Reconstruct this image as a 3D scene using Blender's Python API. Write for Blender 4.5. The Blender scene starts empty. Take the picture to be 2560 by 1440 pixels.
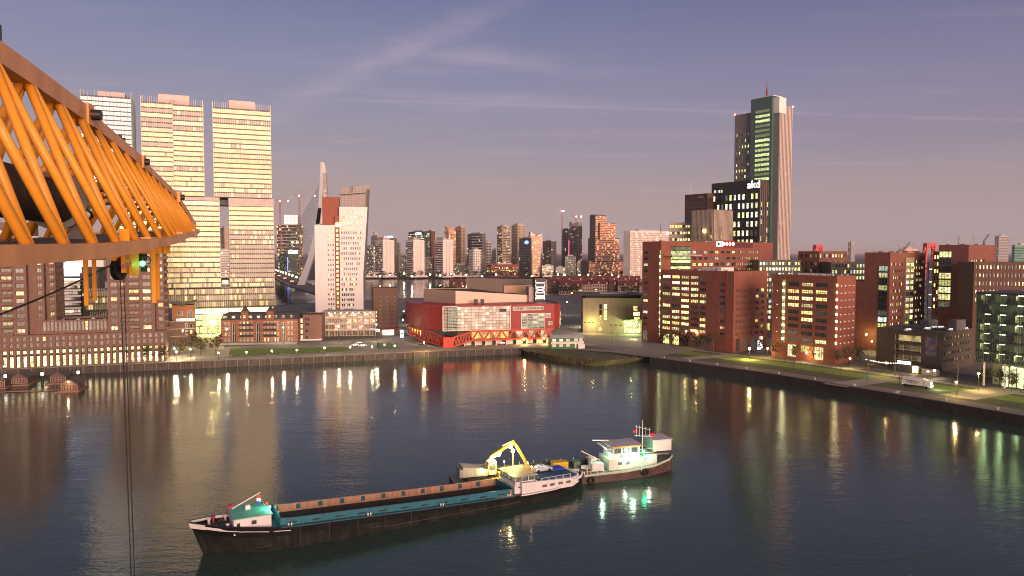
import bpy, math, random
from mathutils import Vector, Matrix
R = random.Random(11)
rad = math.radians
SC = bpy.context.scene
COL = SC.collection

# ------------------------------------------------------------------ camera
F, CX, CY, H = 1830.0, 1280.0, 720.0, 50.0
PT = math.atan(88 / 1830.0)
cp, sp = math.cos(PT), math.sin(PT)
cam_d = bpy.data.cameras.new('camera')
cam_d.sensor_width = 36.0
cam_d.lens = F / 2560.0 * 36.0
cam_d.clip_start = 0.2
cam_d.clip_end = 60000
cam = bpy.data.objects.new('camera', cam_d)
cam.location = (0, 0, H)
cam.rotation_euler = (rad(90) - PT, 0, 0)
COL.objects.link(cam)
SC.camera = cam
# ------------------------------------------------------------------ sky
SUN_AZ = rad(152)      # compass bearing from +Y towards +X: low behind the camera, to its right
SUN_EL = rad(3.2)
world = bpy.data.worlds.new('World')
SC.world = world
world.use_nodes = True
def make_world():
    nt = world.node_tree
    N, L = nt.nodes, nt.links
    N.clear()
    out = N.new('ShaderNodeOutputWorld')
    bg = N.new('ShaderNodeBackground')
    bg.inputs['Strength'].default_value = 0.085
    sky = N.new('ShaderNodeTexSky')
    sky.sky_type = 'NISHITA'
    sky.sun_disc = False
    sky.sun_elevation = SUN_EL
    sky.sun_rotation = SUN_AZ
    sky.altitude = 50
    sky.air_density = 1.6
    sky.dust_density = 2.6
    sky.ozone_density = 3.0
    tc = N.new('ShaderNodeTexCoord')
    sep = N.new('ShaderNodeSeparateXYZ')
    L.new(tc.outputs['Generated'], sep.inputs[0])
    # colour of the dusk air by height above the horizon, the same all round
    ramp = N.new('ShaderNodeValToRGB')
    e = ramp.color_ramp.elements
    e[0].position = 0.0; e[0].color = (2.45, 2.0, 2.1, 1)
    e[1].position = 1.0; e[1].color = (.22, .18, .32, 1)
    for p, c in ((0.03, (2.25, 1.90, 2.06, 1)), (0.075, (1.78, 1.42, 1.80, 1)), (0.14, (1.20, .84, 1.55, 1)), (0.33, (.44, .17, .84, 1)), (0.55, (.34, .24, .50, 1))):
        k = e.new(p); k.color = c
    ab = N.new('ShaderNodeMath'); ab.operation = 'ABSOLUTE'
    L.new(sep.outputs['Z'], ab.inputs[0])
    L.new(ab.outputs[0], ramp.inputs[0])
    mul = N.new('ShaderNodeMix'); mul.data_type = 'RGBA'; mul.blend_type = 'ADD'
    mul.inputs['Factor'].default_value = 1.0
    L.new(sky.outputs[0], mul.inputs['A'])
    L.new(ramp.outputs[0], mul.inputs['B'])
    # thin cirrus and old condensation trails
    def plane_uv():
        zz = N.new('ShaderNodeMath'); zz.operation = 'MAXIMUM'; zz.inputs[1].default_value = 0.02
        L.new(sep.outputs['Z'], zz.inputs[0])
        dx = N.new('ShaderNodeMath'); dx.operation = 'DIVIDE'
        dy = N.new('ShaderNodeMath'); dy.operation = 'DIVIDE'
        L.new(sep.outputs['X'], dx.inputs[0]); L.new(zz.outputs[0], dx.inputs[1])
        L.new(sep.outputs['Y'], dy.inputs[0]); L.new(zz.outputs[0], dy.inputs[1])
        cb = N.new('ShaderNodeCombineXYZ')
        L.new(dx.outputs[0], cb.inputs[0]); L.new(dy.outputs[0], cb.inputs[1])
        return cb
    uv = plane_uv()
    def math2(op, a, b=None, c=None):
        m = N.new('ShaderNodeMath'); m.operation = op
        for i, v in enumerate((a, b, c)):
            if v is None: continue
            if hasattr(v, 'links') or hasattr(v, 'is_linked'): L.new(v, m.inputs[i])
            else: m.inputs[i].default_value = v
        return m.outputs[0]
    mp = N.new('ShaderNodeMapping'); mp.inputs['Scale'].default_value = (0.22, 0.75, 1)
    mp.inputs['Rotation'].default_value = (0, 0, rad(12))
    L.new(uv.outputs[0], mp.inputs[0])
    n1 = N.new('ShaderNodeTexNoise'); n1.inputs['Scale'].default_value = 1.1
    n1.inputs['Detail'].default_value = 7; n1.inputs['Roughness'].default_value = .62
    n1.inputs['Distortion'].default_value = 0.8
    L.new(mp.outputs[0], n1.inputs['Vector'])
    cir = N.new('ShaderNodeMapRange'); cir.interpolation_type = 'SMOOTHSTEP'
    cir.inputs['From Min'].default_value = .50; cir.inputs['From Max'].default_value = .82
    cir.inputs['To Max'].default_value = .30
    L.new(n1.outputs['Fac'], cir.inputs[0])
    nb = N.new('ShaderNodeTexNoise'); nb.inputs['Scale'].default_value = 2.4
    nb.inputs['Detail'].default_value = 8; nb.inputs['Roughness'].default_value = .7
    L.new(uv.outputs[0], nb.inputs['Vector'])
    total = cir.outputs[0]
    def trail(px0, py0, px1, py1, width, amp, wob, breakup):
        """a trail along the great circle through two directions of the sky"""
        def dr(px, py):
            k, v = (px - CX) / F, (CY - py) / F
            return Vector((k, cp + v * sp, -sp + v * cp)).normalized()
        nrm = dr(px0, py0).cross(dr(px1, py1)).normalized()
        vm = N.new('ShaderNodeVectorMath'); vm.operation = 'DOT_PRODUCT'
        L.new(tc.outputs['Generated'], vm.inputs[0]); vm.inputs[1].default_value = nrm
        d = math2('ADD', vm.outputs['Value'], math2('MULTIPLY', math2('SUBTRACT', nb.outputs['Fac'], .5), wob))
        d = math2('DIVIDE', math2('ABSOLUTE', d), width)
        g = math2('POWER', 2.718, math2('MULTIPLY', math2('MULTIPLY', d, d), -1.0))
        bk = N.new('ShaderNodeMapRange'); bk.inputs['From Min'].default_value = breakup
        bk.inputs['From Max'].default_value = breakup + .28; L.new(n1.outputs['Fac'], bk.inputs[0])
        g = math2('MULTIPLY', g, math2('MULTIPLY', bk.outputs[0], amp))
        # only in front of a half sky, fading to both ends
        return g
    for a in ((740, 255, 1270, 0, .016, .26, .06, .36), (880, 250, 1700, 275, .0018, .26, .004, .38),
              (850, 350, 1050, 300, .010, .26, .03, .46)):
        total = math2('MAXIMUM', total, trail(*a))
    lo = N.new('ShaderNodeMapRange'); lo.inputs['From Min'].default_value = .03
    lo.inputs['From Max'].default_value = .14; L.new(sep.outputs['Z'], lo.inputs[0])
    total = math2('MULTIPLY', total, lo.outputs[0])
    mx = N.new('ShaderNodeMix'); mx.data_type = 'RGBA'
    L.new(total, mx.inputs['Factor']); L.new(mul.outputs['Result'], mx.inputs['A'])
    mx.inputs['B'].default_value = (4.2, 3.1, 3.4, 1)
    L.new(mx.outputs['Result'], bg.inputs['Color'])
    L.new(bg.outputs[0], out.inputs[0])
make_world()
# ------------------------------------------------------------------ sun
sun_d = bpy.data.lights.new('sun', 'SUN')
sun_d.energy = 3.8
sun_d.angle = rad(52)
sun_d.color = (1.0, 0.66, 0.50)
sun = bpy.data.objects.new('sun', sun_d)
sun.rotation_euler = Vector((math.sin(SUN_AZ) * math.cos(SUN_EL), math.cos(SUN_AZ) * math.cos(SUN_EL),
                             math.sin(SUN_EL))).to_track_quat('Z', 'Y').to_euler()
COL.objects.link(sun)
SC.view_settings.view_transform = 'Standard'
SC.view_settings.look = 'None'
SC.view_settings.exposure = 1.0
SC.view_settings.gamma = 1.0
SC.render.engine = 'CYCLES'
SC.cycles.use_denoising = True
SC.cycles.denoising_prefilter = 'ACCURATE'
SC.cycles.filter_width = 1.0
SC.cycles.max_bounces = 5
SC.cycles.diffuse_bounces = 2
SC.cycles.glossy_bounces = 4
SC.cycles.transmission_bounces = 2
SC.cycles.sample_clamp_indirect = 6.0
SC.cycles.caustics_reflective = False
SC.cycles.caustics_refractive = False

# ------------------------------------------------------------------ plan helpers
def G(x, y, z=3.0):
    k, v = (x - CX) / F, (CY - y) / F
    t = (z - H) / (-sp + v * cp)
    return (k * t, (cp + v * sp) * t)
def hz(y, Y):
    v = (CY - y) / F
    return H + Y * (v * cp - sp) / (cp + v * sp)
def colt(x, A, d, z=3.0):
    k = (x - CX) / F
    return (k * (A[1] * cp - (z - H) * sp) - A[0]) / (d[0] - k * d[1] * cp)
def XY(x, Y, z=3.0):
    return ((x - CX) / F * (Y * cp - (z - H) * sp), Y)
UA = rad(21.0)                     # bearing of the pier
U = (math.cos(UA), math.sin(UA)); V = (-U[1], U[0])
WA = rad(-53.13)                   # bearing of the other bank
W = (math.cos(WA), math.sin(WA)); M_ = (-W[1], W[0])
def padd(p, d, t): return (p[0] + d[0] * t, p[1] + d[1] * t)

# ------------------------------------------------------------------ materials
MATS = {}
def pm(name, col, rough=.7, metal=0., var=.18, vs=.25, bump=0., bs=3., streak=0., spec=.4, coat=0.):
    """painted, rendered, brick or metal surface: colour with patchy variation, rain streaks and fine relief"""
    if name in MATS: return MATS[name]
    m = bpy.data.materials.new(name); m.use_nodes = True
    nt = m.node_tree; N, L = nt.nodes, nt.links
    b = N['Principled BSDF']
    b.inputs['Roughness'].default_value = rough
    b.inputs['Metallic'].default_value = metal
    b.inputs['Specular IOR Level'].default_value = spec
    b.inputs['Coat Weight'].default_value = coat
    tc = N.new('ShaderNodeTexCoord')
    n = N.new('ShaderNodeTexNoise'); n.inputs['Scale'].default_value = vs
    n.inputs['Detail'].default_value = 6; n.inputs['Roughness'].default_value = .65
    L.new(tc.outputs['Object'], n.inputs['Vector'])
    mr = N.new('ShaderNodeMapRange'); mr.inputs['From Min'].default_value = .25; mr.inputs['From Max'].default_value = .75
    mr.inputs['To Min'].default_value = 1 - var; mr.inputs['To Max'].default_value = 1 + var
    L.new(n.outputs['Fac'], mr.inputs[0])
    fac = mr.outputs[0]
    if streak:
        mp = N.new('ShaderNodeMapping'); mp.inputs['Scale'].default_value = (1.6, 1.6, .12)
        L.new(tc.outputs['Object'], mp.inputs[0])
        n2 = N.new('ShaderNodeTexNoise'); n2.inputs['Scale'].default_value = 1.0; n2.inputs['Detail'].default_value = 5
        L.new(mp.outputs[0], n2.inputs['Vector'])
        m2 = N.new('ShaderNodeMapRange'); m2.inputs['From Min'].default_value = .4; m2.inputs['From Max'].default_value = .72
        m2.inputs['To Min'].default_value = 1.0; m2.inputs['To Max'].default_value = 1 - streak
        L.new(n2.outputs['Fac'], m2.inputs[0])
        mm = N.new('ShaderNodeMath'); mm.operation = 'MULTIPLY'
        L.new(fac, mm.inputs[0]); L.new(m2.outputs[0], mm.inputs[1]); fac = mm.outputs[0]
    vm = N.new('ShaderNodeVectorMath'); vm.operation = 'SCALE'
    vm.inputs[0].default_value = col[:3]; L.new(fac, vm.inputs['Scale'])
    L.new(vm.outputs[0], b.inputs['Base Color'])
    if bump:
        nb = N.new('ShaderNodeTexNoise'); nb.inputs['Scale'].default_value = bs; nb.inputs['Detail'].default_value = 4
        L.new(tc.outputs['Object'], nb.inputs['Vector'])
        bp = N.new('ShaderNodeBump'); bp.inputs['Strength'].default_value = bump; bp.inputs['Distance'].default_value = .1
        L.new(nb.outputs['Fac'], bp.inputs['Height']); L.new(bp.outputs[0], b.inputs['Normal'])
    MATS[name] = m
    return m
def em(name, col, s):
    """a thing that gives off light"""
    if name in MATS: return MATS[name]
    m = bpy.data.materials.new(name); m.use_nodes = True
    b = m.node_tree.nodes['Principled BSDF']
    b.inputs['Base Color'].default_value = (.6, .6, .6, 1)
    b.inputs['Emission Color'].default_value = (*col[:3], 1)
    b.inputs['Emission Strength'].default_value = s
    m.cycles.emission_sampling = 'NONE'
    MATS[name] = m
    return m
def glass(name, tint=(.02, .025, .03), rough=.06, spec=1.0, cell=0., blotch=1.1, metal=0., gain=.55, flat=.18):
    """window glass: reflects the sky; rooms behind it glow with the object's own colour (alpha = how much).
    cell > 0 splits the glow into rooms of that width, lit or dark one by one"""
    if name in MATS: return MATS[name]
    m = bpy.data.materials.new(name); m.use_nodes = True
    nt = m.node_tree; N, L = nt.nodes, nt.links
    b = N['Principled BSDF']
    b.inputs['Base Color'].default_value = (*tint, 1)
    b.inputs['Roughness'].default_value = rough
    b.inputs['Metallic'].default_value = metal
    b.inputs['Specular IOR Level'].default_value = spec
    b.inputs['IOR'].default_value = 1.6
    oi = N.new('ShaderNodeObjectInfo'); tc = N.new('ShaderNodeTexCoord')
    sc = N.new('ShaderNodeVectorMath'); sc.operation = 'ADD'
    L.new(tc.outputs['Object'], sc.inputs[0])
    rv = N.new('ShaderNodeMath'); rv.operation = 'MULTIPLY'; rv.inputs[1].default_value = 137.0
    L.new(oi.outputs['Random'], rv.inputs[0])
    L.new(rv.outputs[0], sc.inputs[1])
    n = N.new('ShaderNodeTexNoise'); n.inputs['Scale'].default_value = blotch; n.inputs['Detail'].default_value = 3
    n.inputs['Roughness'].default_value = .7
    L.new(sc.outputs[0], n.inputs['Vector'])
    mr = N.new('ShaderNodeMapRange'); mr.inputs['From Min'].default_value = .36; mr.inputs['From Max'].default_value = .66
    mr.inputs['To Min'].default_value = flat; mr.inputs['To Max'].default_value = 1.5 if flat < .5 else 1.15
    L.new(n.outputs['Fac'], mr.inputs[0])
    fac = mr.outputs[0]
    al = oi.outputs['Alpha']
    if cell:
        sx = N.new('ShaderNodeSeparateXYZ'); L.new(tc.outputs['Object'], sx.inputs[0])
        dv = N.new('ShaderNodeMath'); dv.operation = 'DIVIDE'; dv.inputs[1].default_value = cell
        L.new(sx.outputs['X'], dv.inputs[0])
        fl = N.new('ShaderNodeMath'); fl.operation = 'FLOOR'; L.new(dv.outputs[0], fl.inputs[0])
        cb = N.new('ShaderNodeCombineXYZ'); L.new(fl.outputs[0], cb.inputs[0]); L.new(rv.outputs[0], cb.inputs[1])
        wn = N.new('ShaderNodeTexWhiteNoise'); wn.noise_dimensions = '2D'; L.new(cb.outputs[0], wn.inputs['Vector'])
        lt = N.new('ShaderNodeMath'); lt.operation = 'LESS_THAN'
        L.new(wn.outputs['Value'], lt.inputs[0]); L.new(oi.outputs['Alpha'], lt.inputs[1])
        sc3 = N.new('ShaderNodeSeparateColor'); L.new(wn.outputs['Color'], sc3.inputs[0])
        mr3 = N.new('ShaderNodeMapRange'); mr3.inputs['To Min'].default_value = .35 if flat < .5 else .72; mr3.inputs['To Max'].default_value = 1.15; L.new(sc3.outputs[1], mr3.inputs[0])
        mm3 = N.new('ShaderNodeMath'); mm3.operation = 'MULTIPLY'; L.new(fac, mm3.inputs[0]); L.new(mr3.outputs[0], mm3.inputs[1]); fac = mm3.outputs[0]
        mm = N.new('ShaderNodeMath'); mm.operation = 'MULTIPLY'
        dim = N.new('ShaderNodeMapRange'); dim.inputs['To Min'].default_value = .0 if flat < .5 else .16; L.new(lt.outputs[0], dim.inputs[0])  # flat glass: cells not lit still get a faint added glow
        L.new(fac, mm.inputs[0]); L.new(dim.outputs[0], mm.inputs[1]); fac = mm.outputs[0]
        al = None
    if al is not None:
        mm = N.new('ShaderNodeMath'); mm.operation = 'MULTIPLY'
        L.new(fac, mm.inputs[0]); L.new(al, mm.inputs[1]); fac = mm.outputs[0]
    ge = N.new('ShaderNodeMath'); ge.operation = 'MULTIPLY'; ge.inputs[1].default_value = gain; L.new(fac, ge.inputs[0])
    L.new(oi.outputs['Color'], b.inputs['Emission Color'])
    L.new(ge.outputs[0], b.inputs['Emission Strength'])
    m.cycles.emission_sampling = 'NONE'
    MATS[name] = m
    return m

# ------------------------------------------------------------------ mesh collector
class MB:
    def __init__(s): s.v = []; s.f = []; s.m = []
    def quad(s, a, b, c, d, m=0):
        i = len(s.v); s.v += [a, b, c, d]; s.f.append((i, i + 1, i + 2, i + 3)); s.m.append(m); return s
    def poly(s, pts, m=0):
        i = len(s.v); s.v += list(pts); s.f.append(tuple(range(i, i + len(pts)))); s.m.append(m); return s
    def box(s, x0, x1, y0, y1, z0, z1, m=0):
        s.hexa([(x0, y0, z0), (x1, y0, z0), (x1, y1, z0), (x0, y1, z0), (x0, y0, z1), (x1, y0, z1), (x1, y1, z1), (x0, y1, z1)], m)
        return s
    def hexa(s, p, m=0):
        i = len(s.v); s.v += [tuple(q) for q in p]
        for f in ((0, 3, 2, 1), (4, 5, 6, 7), (0, 1, 5, 4), (1, 2, 6, 5), (2, 3, 7, 6), (3, 0, 4, 7)):
            s.f.append(tuple(i + k for k in f)); s.m.append(m)
        return s
    def prism(s, pts, z0, z1, m=0, mt=None):
        """pts: outline seen from above, anticlockwise; z0, z1 numbers or lists"""
        n = len(pts); i = len(s.v)
        a = z0 if hasattr(z0, '__len__') else [z0] * n
        b = z1 if hasattr(z1, '__len__') else [z1] * n
        s.v += [(p[0], p[1], a[k]) for k, p in enumerate(pts)] + [(p[0], p[1], b[k]) for k, p in enumerate(pts)]
        s.f.append(tuple(i + k for k in range(n))[::-1]); s.m.append(m)
        s.f.append(tuple(i + n + k for k in range(n))); s.m.append(m if mt is None else mt)
        for k in range(n):
            j = (k + 1) % n
            s.f.append((i + k, i + j, i + n + j, i + n + k)); s.m.append(m)
        return s
    def tube(s, p, q, r0, r1=None, n=8, m=0, cap=True):
        p, q = Vector(p), Vector(q); r1 = r0 if r1 is None else r1
        d = (q - p).normalized()
        x = d.cross(Vector((0, 0, 1)) if abs(d.z) < .95 else Vector((1, 0, 0))).normalized(); y = d.cross(x)
        i = len(s.v)
        for c, r in ((p, r0), (q, r1)):
            for k in range(n):
                a = 2 * math.pi * (k + .5) / n
                s.v.append(tuple(c + x * (r * math.cos(a)) + y * (r * math.sin(a))))
        for k in range(n):
            j = (k + 1) % n
            s.f.append((i + j, i + k, i + n + k, i + n + j)); s.m.append(m)
        if cap:
            s.f.append(tuple(i + k for k in range(n))); s.m.append(m)
            s.f.append(tuple(i + n + k for k in range(n))[::-1]); s.m.append(m)
        return s
    def bar(s, p, q, w, h, m=0, up=(0, 0, 1)):
        p, q = Vector(p), Vector(q); d = (q - p).normalized()
        up = Vector(up)
        if abs(d.dot(up)) > .98: up = Vector((0, 1, 0))
        x = d.cross(up).normalized(); y = x.cross(d)
        P = []
        for c in (p, q):
            for a, b in ((-1, -1), (1, -1), (1, 1), (-1, 1)):
                P.append(tuple(c + x * (a * w / 2) + y * (b * h / 2)))
        s.hexa(P, m); return s
    def path(s, pts, r, n=6, m=0):
        for a, b in zip(pts, pts[1:]): s.tube(a, b, r, r, n, m)
        return s
    def ball(s, c, r, m=0, nu=10, nv=6, sz=1.0):
        i = len(s.v)
        for a in range(nv + 1):
            t = math.pi * a / nv
            for k in range(nu):
                p = 2 * math.pi * k / nu
                s.v.append((c[0] + r * math.sin(t) * math.cos(p), c[1] + r * math.sin(t) * math.sin(p), c[2] + r * sz * math.cos(t)))
        for a in range(nv):
            for k in range(nu):
                j = (k + 1) % nu
                s.f.append((i + a * nu + k, i + (a + 1) * nu + k, i + (a + 1) * nu + j, i + a * nu + j)); s.m.append(m)
        return s
    def loft(s, rings, m=0, closed=True, cap=True):
        i = len(s.v); n = len(rings[0])
        for r in rings: s.v += [tuple(p) for p in r]
        e = n if closed else n - 1
        for a in range(len(rings) - 1):
            for k in range(e):
                j = (k + 1) % n
                s.f.append((i + a * n + k, i + a * n + j, i + (a + 1) * n + j, i + (a + 1) * n + k)); s.m.append(m)
        if cap and closed:
            s.f.append(tuple(i + k for k in range(n))[::-1]); s.m.append(m)
            s.f.append(tuple(i + (len(rings) - 1) * n + k for k in range(n))); s.m.append(m)
        return s
    def mesh(s, name, mats, smooth=False):
        me = bpy.data.meshes.new(name)
        me.from_pydata(s.v, [], s.f)
        for mm in (mats if isinstance(mats, (list, tuple)) else [mats]): me.materials.append(mm)
        me.polygons.foreach_set('material_index', s.m)
        if smooth: me.polygons.foreach_set('use_smooth', [True] * len(s.f))
        me.update()
        return me
    def build(s, name, mats, parent=None, loc=(0, 0, 0), rz=0., smooth=False):
        return put(name, s.mesh(name, mats, smooth), parent, loc, rz)
def put(name, me, parent=None, loc=(0, 0, 0), rz=0., color=None):
    o = bpy.data.objects.new(name, me)
    o.location = loc
    if rz: o.rotation_euler = (0, 0, rz)
    o.parent = parent
    if color: o.color = color
    COL.objects.link(o)
    return o
def tag(o, label=None, cat=None, group=None, kind=None):
    if label: o['label'] = label
    if cat: o['category'] = cat
    if group: o['group'] = group
    if kind: o['kind'] = kind
    return o
def root(name, label, cat, loc=(0, 0, 0), rz=0., group=None):
    o = bpy.data.objects.new(name, None)
    o.empty_display_size = .5
    o.location = loc; o.rotation_euler = (0, 0, rz)
    COL.objects.link(o)
    return tag(o, label, cat, group)
def kids(o): return [c for c in COL.objects if c.parent == o]
def copy_tree(o, loc=None, rz=None, label=None, parent=None, tree=None):
    c = o.copy(); COL.objects.link(c); c.parent = parent
    if loc is not None: c.location = loc
    if rz is not None: c.rotation_euler = (0, 0, rz)
    if label: c['label'] = label
    for ch in o.children: copy_tree(ch, parent=c)
    return c
def point_light(parent, loc, power, col, size=.15):
    d = bpy.data.lights.new('lamp_light', 'POINT'); d.energy = power; d.color = col; d.shadow_soft_size = size
    o = bpy.data.objects.new('lamp_light', d); o.location = loc; o.parent = parent; COL.objects.link(o)
    return o

# ------------------------------------------------------------------ windows and facades
WARM = (1.0, .72, .26); YEL = (1.0, .86, .38); GRN = (.86, .95, .36); WHT = (1.0, .92, .70); COOL = (.80, 1.0, .86)
OFFG = glass('office_glass', spec=.35, gain=.62); FRAME = pm('window_frame_grey', (.10, .10, .10), .5, var=.1)
FRAMEW = pm('window_frame_white', (.62, .60, .56), .5, var=.1)
WIN = {}
def window_mesh(w, h, nx, ny, fr, gl, fw=.12, dep=.14):
    k = (round(w, 2), round(h, 2), nx, ny, fr.name, gl.name)
    if k in WIN: return WIN[k]
    b = MB()
    b.quad((-w / 2, 0, 0), (w / 2, 0, 0), (w / 2, 0, h), (-w / 2, 0, h), 1)
    b.box(-w / 2, w / 2, -dep, -.004, 0, fw, 0); b.box(-w / 2, w / 2, -dep, -.004, h - fw, h, 0)
    for i in range(nx + 1):
        x = -w / 2 + fw / 2 + (w - fw) * i / nx
        b.box(x - fw / 2, x + fw / 2, -dep + .01, -.006, fw, h - fw, 0)
    for i in range(1, ny):
        z = h * i / ny
        b.box(-w / 2 + fw, w / 2 - fw, -dep + .02, -.008, z - fw / 2, z + fw / 2, 0)
    WIN[k] = b.mesh('window', [fr, gl])
    return WIN[k]
def rnd_color(lit, pal=(WARM, YEL, GRN), lo=.7, hi=2.2):
    if R.random() < lit:
        c = R.choice(pal); j = R.uniform(.9, 1.1)
        return (c[0], min(1, c[1] * j), c[2] * R.uniform(.7, 1.2), R.uniform(lo, hi))
    if R.random() < .35: return (1, .9, .6, R.uniform(.02, .16))
    return (0, 0, 0, 0)
class Bld:
    """a building: an Empty at its base; a along its front, b into the depth, z up"""
    def __init__(s, name, label, cat, A, ang, z=3.0, group=None):
        s.o = root(name, label, cat, (A[0], A[1], z), ang, group); s.A = A; s.ang = ang; s.z = z; s.n = 0
    def part(s, name, mb, mats, smooth=False, label=None, parent=None):
        o = mb.build(name, mats, parent or s.o, smooth=smooth)
        if label: o['label'] = label
        return o
    def box(s, name, a0, a1, b0, b1, z0, z1, mat, parent=None):
        return s.part(name, MB().box(a0, a1, b0, b1, z0, z1), mat, parent=parent)
    def face(s, mb, p, d, Wd, z0, z1, rects, reveal=.3, mi=0):
        """wall from p along d (seen left to right from outside) with real openings"""
        n = (d[1], -d[0])
        def P(x, y, z): return (p[0] + d[0] * x - n[0] * y, p[1] + d[1] * x - n[1] * y, z)
        xs = sorted({0, Wd} | {round(r[0], 3) for r in rects} | {round(r[1], 3) for r in rects})
        zs = sorted({z0, z1} | {round(r[2], 3) for r in rects} | {round(r[3], 3) for r in rects})
        xi = {x: i for i, x in enumerate(xs)}; zi = {z: i for i, z in enumerate(zs)}
        hole = set()
        for r in rects:
            for i in range(xi[round(r[0], 3)], xi[round(r[1], 3)]):
                for j in range(zi[round(r[2], 3)], zi[round(r[3], 3)]): hole.add((i, j))
        for j in range(len(zs) - 1):
            i = 0
            while i < len(xs) - 1:
                if (i, j) in hole: i += 1; continue
                k = i
                while k < len(xs) - 1 and (k, j) not in hole: k += 1
                mb.quad(P(xs[i], 0, zs[j]), P(xs[k], 0, zs[j]), P(xs[k], 0, zs[j + 1]), P(xs[i], 0, zs[j + 1]), mi)
                i = k
        for r in rects:
            x0, x1, a, c = r[:4]; e = reveal
            mb.quad(P(x0, 0, a), P(x0, e, a), P(x0, e, c), P(x0, 0, c), mi)
            mb.quad(P(x1, e, a), P(x1, 0, a), P(x1, 0, c), P(x1, e, c), mi)
            mb.quad(P(x0, e, a), P(x0, 0, a), P(x1, 0, a), P(x1, e, a), mi)
            mb.quad(P(x0, 0, c), P(x0, e, c), P(x1, e, c), P(x1, 0, c), mi)
    def panes(s, p, d, rects, reveal=.3, lit=.4, pal=(WARM, YEL, GRN), nx=1, ny=1, fr=None, gl=None, name='window', lo=.7, hi=2.2, limit=300):
        n = (d[1], -d[0]); rz = math.atan2(d[1], d[0])
        for r in rects:
            w, h = r[1] - r[0], r[3] - r[2]
            x = (r[0] + r[1]) / 2
            me = window_mesh(w, h, nx, ny, fr or FRAME, gl or OFFG)
            l = r[4] if len(r) > 4 else lit
            s.n += 1
            put(name, me, s.o, (p[0] + d[0] * x - n[0] * (reveal - .002), p[1] + d[1] * x - n[1] * (reveal - .002), r[2]), rz,
                rnd_color(l, pal, lo, hi))
    def block(s, a0, a1, b0, b1, z0, z1, wall, roof, f=None, l=None, r=None, k=None, reveal=.3, parapet=.7, name='wall', **kw):
        """a box with parapet and flat roof; f l r k: rects on the front, left, right and back"""
        mb = MB()
        sides = {'f': ((a0, b0), (1, 0), a1 - a0), 'r': ((a1, b0), (0, 1), b1 - b0),
                 'k': ((a1, b1), (-1, 0), a1 - a0), 'l': ((a0, b1), (0, -1), b1 - b0)}
        rr = {'f': f or [], 'l': l or [], 'r': r or [], 'k': k or []}
        for q, (p, d, wd) in sides.items():
            s.face(mb, p, d, wd, z0, z1, rr[q], reveal)
        t = .35
        for (x0, x1, y0, y1) in ((a0, a1, b0, b0 + t), (a0, a1, b1 - t, b1), (a0, a0 + t, b0 + t, b1 - t), (a1 - t, a1, b0 + t, b1 - t)):
            mb.quad((x0, y0, z1), (x1, y0, z1), (x1, y1, z1), (x0, y1, z1))
        x0, x1, y0, y1, zp = a0 + t, a1 - t, b0 + t, b1 - t, z1 - parapet
        for q0, q1 in (((x0, y0), (x1, y0)), ((x1, y0), (x1, y1)), ((x1, y1), (x0, y1)), ((x0, y1), (x0, y0))):
            mb.quad((q1[0], q1[1], zp), (q0[0], q0[1], zp), (q0[0], q0[1], z1), (q1[0], q1[1], z1))
        s.part(name, mb, wall)
        rb = MB(); rb.quad((x0, y0, zp), (x1, y0, zp), (x1, y1, zp), (x0, y1, zp))
        s.part('roof', rb, roof)
        for q, (p, d, wd) in sides.items():
            if rr[q]: s.panes(p, d, rr[q], reveal, **kw)
def grid(x0, x1, nx, wfrac, z0, z1, nz, hfrac, lit=None, skip=None, zoff=.5):
    out = []
    px, pz = (x1 - x0) / nx, (z1 - z0) / nz
    for j in range(nz):
        for i in range(nx):
            if skip and skip(i, j): continue
            a = x0 + px * (i + .5 - wfrac / 2); c = z0 + pz * (j + (1 - hfrac) * zoff)
            q = (round(a, 3), round(a + px * wfrac, 3), round(c, 3), round(c + pz * hfrac, 3))
            out.append(q if lit is None else q + (lit(i, j),))
    return out
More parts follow.
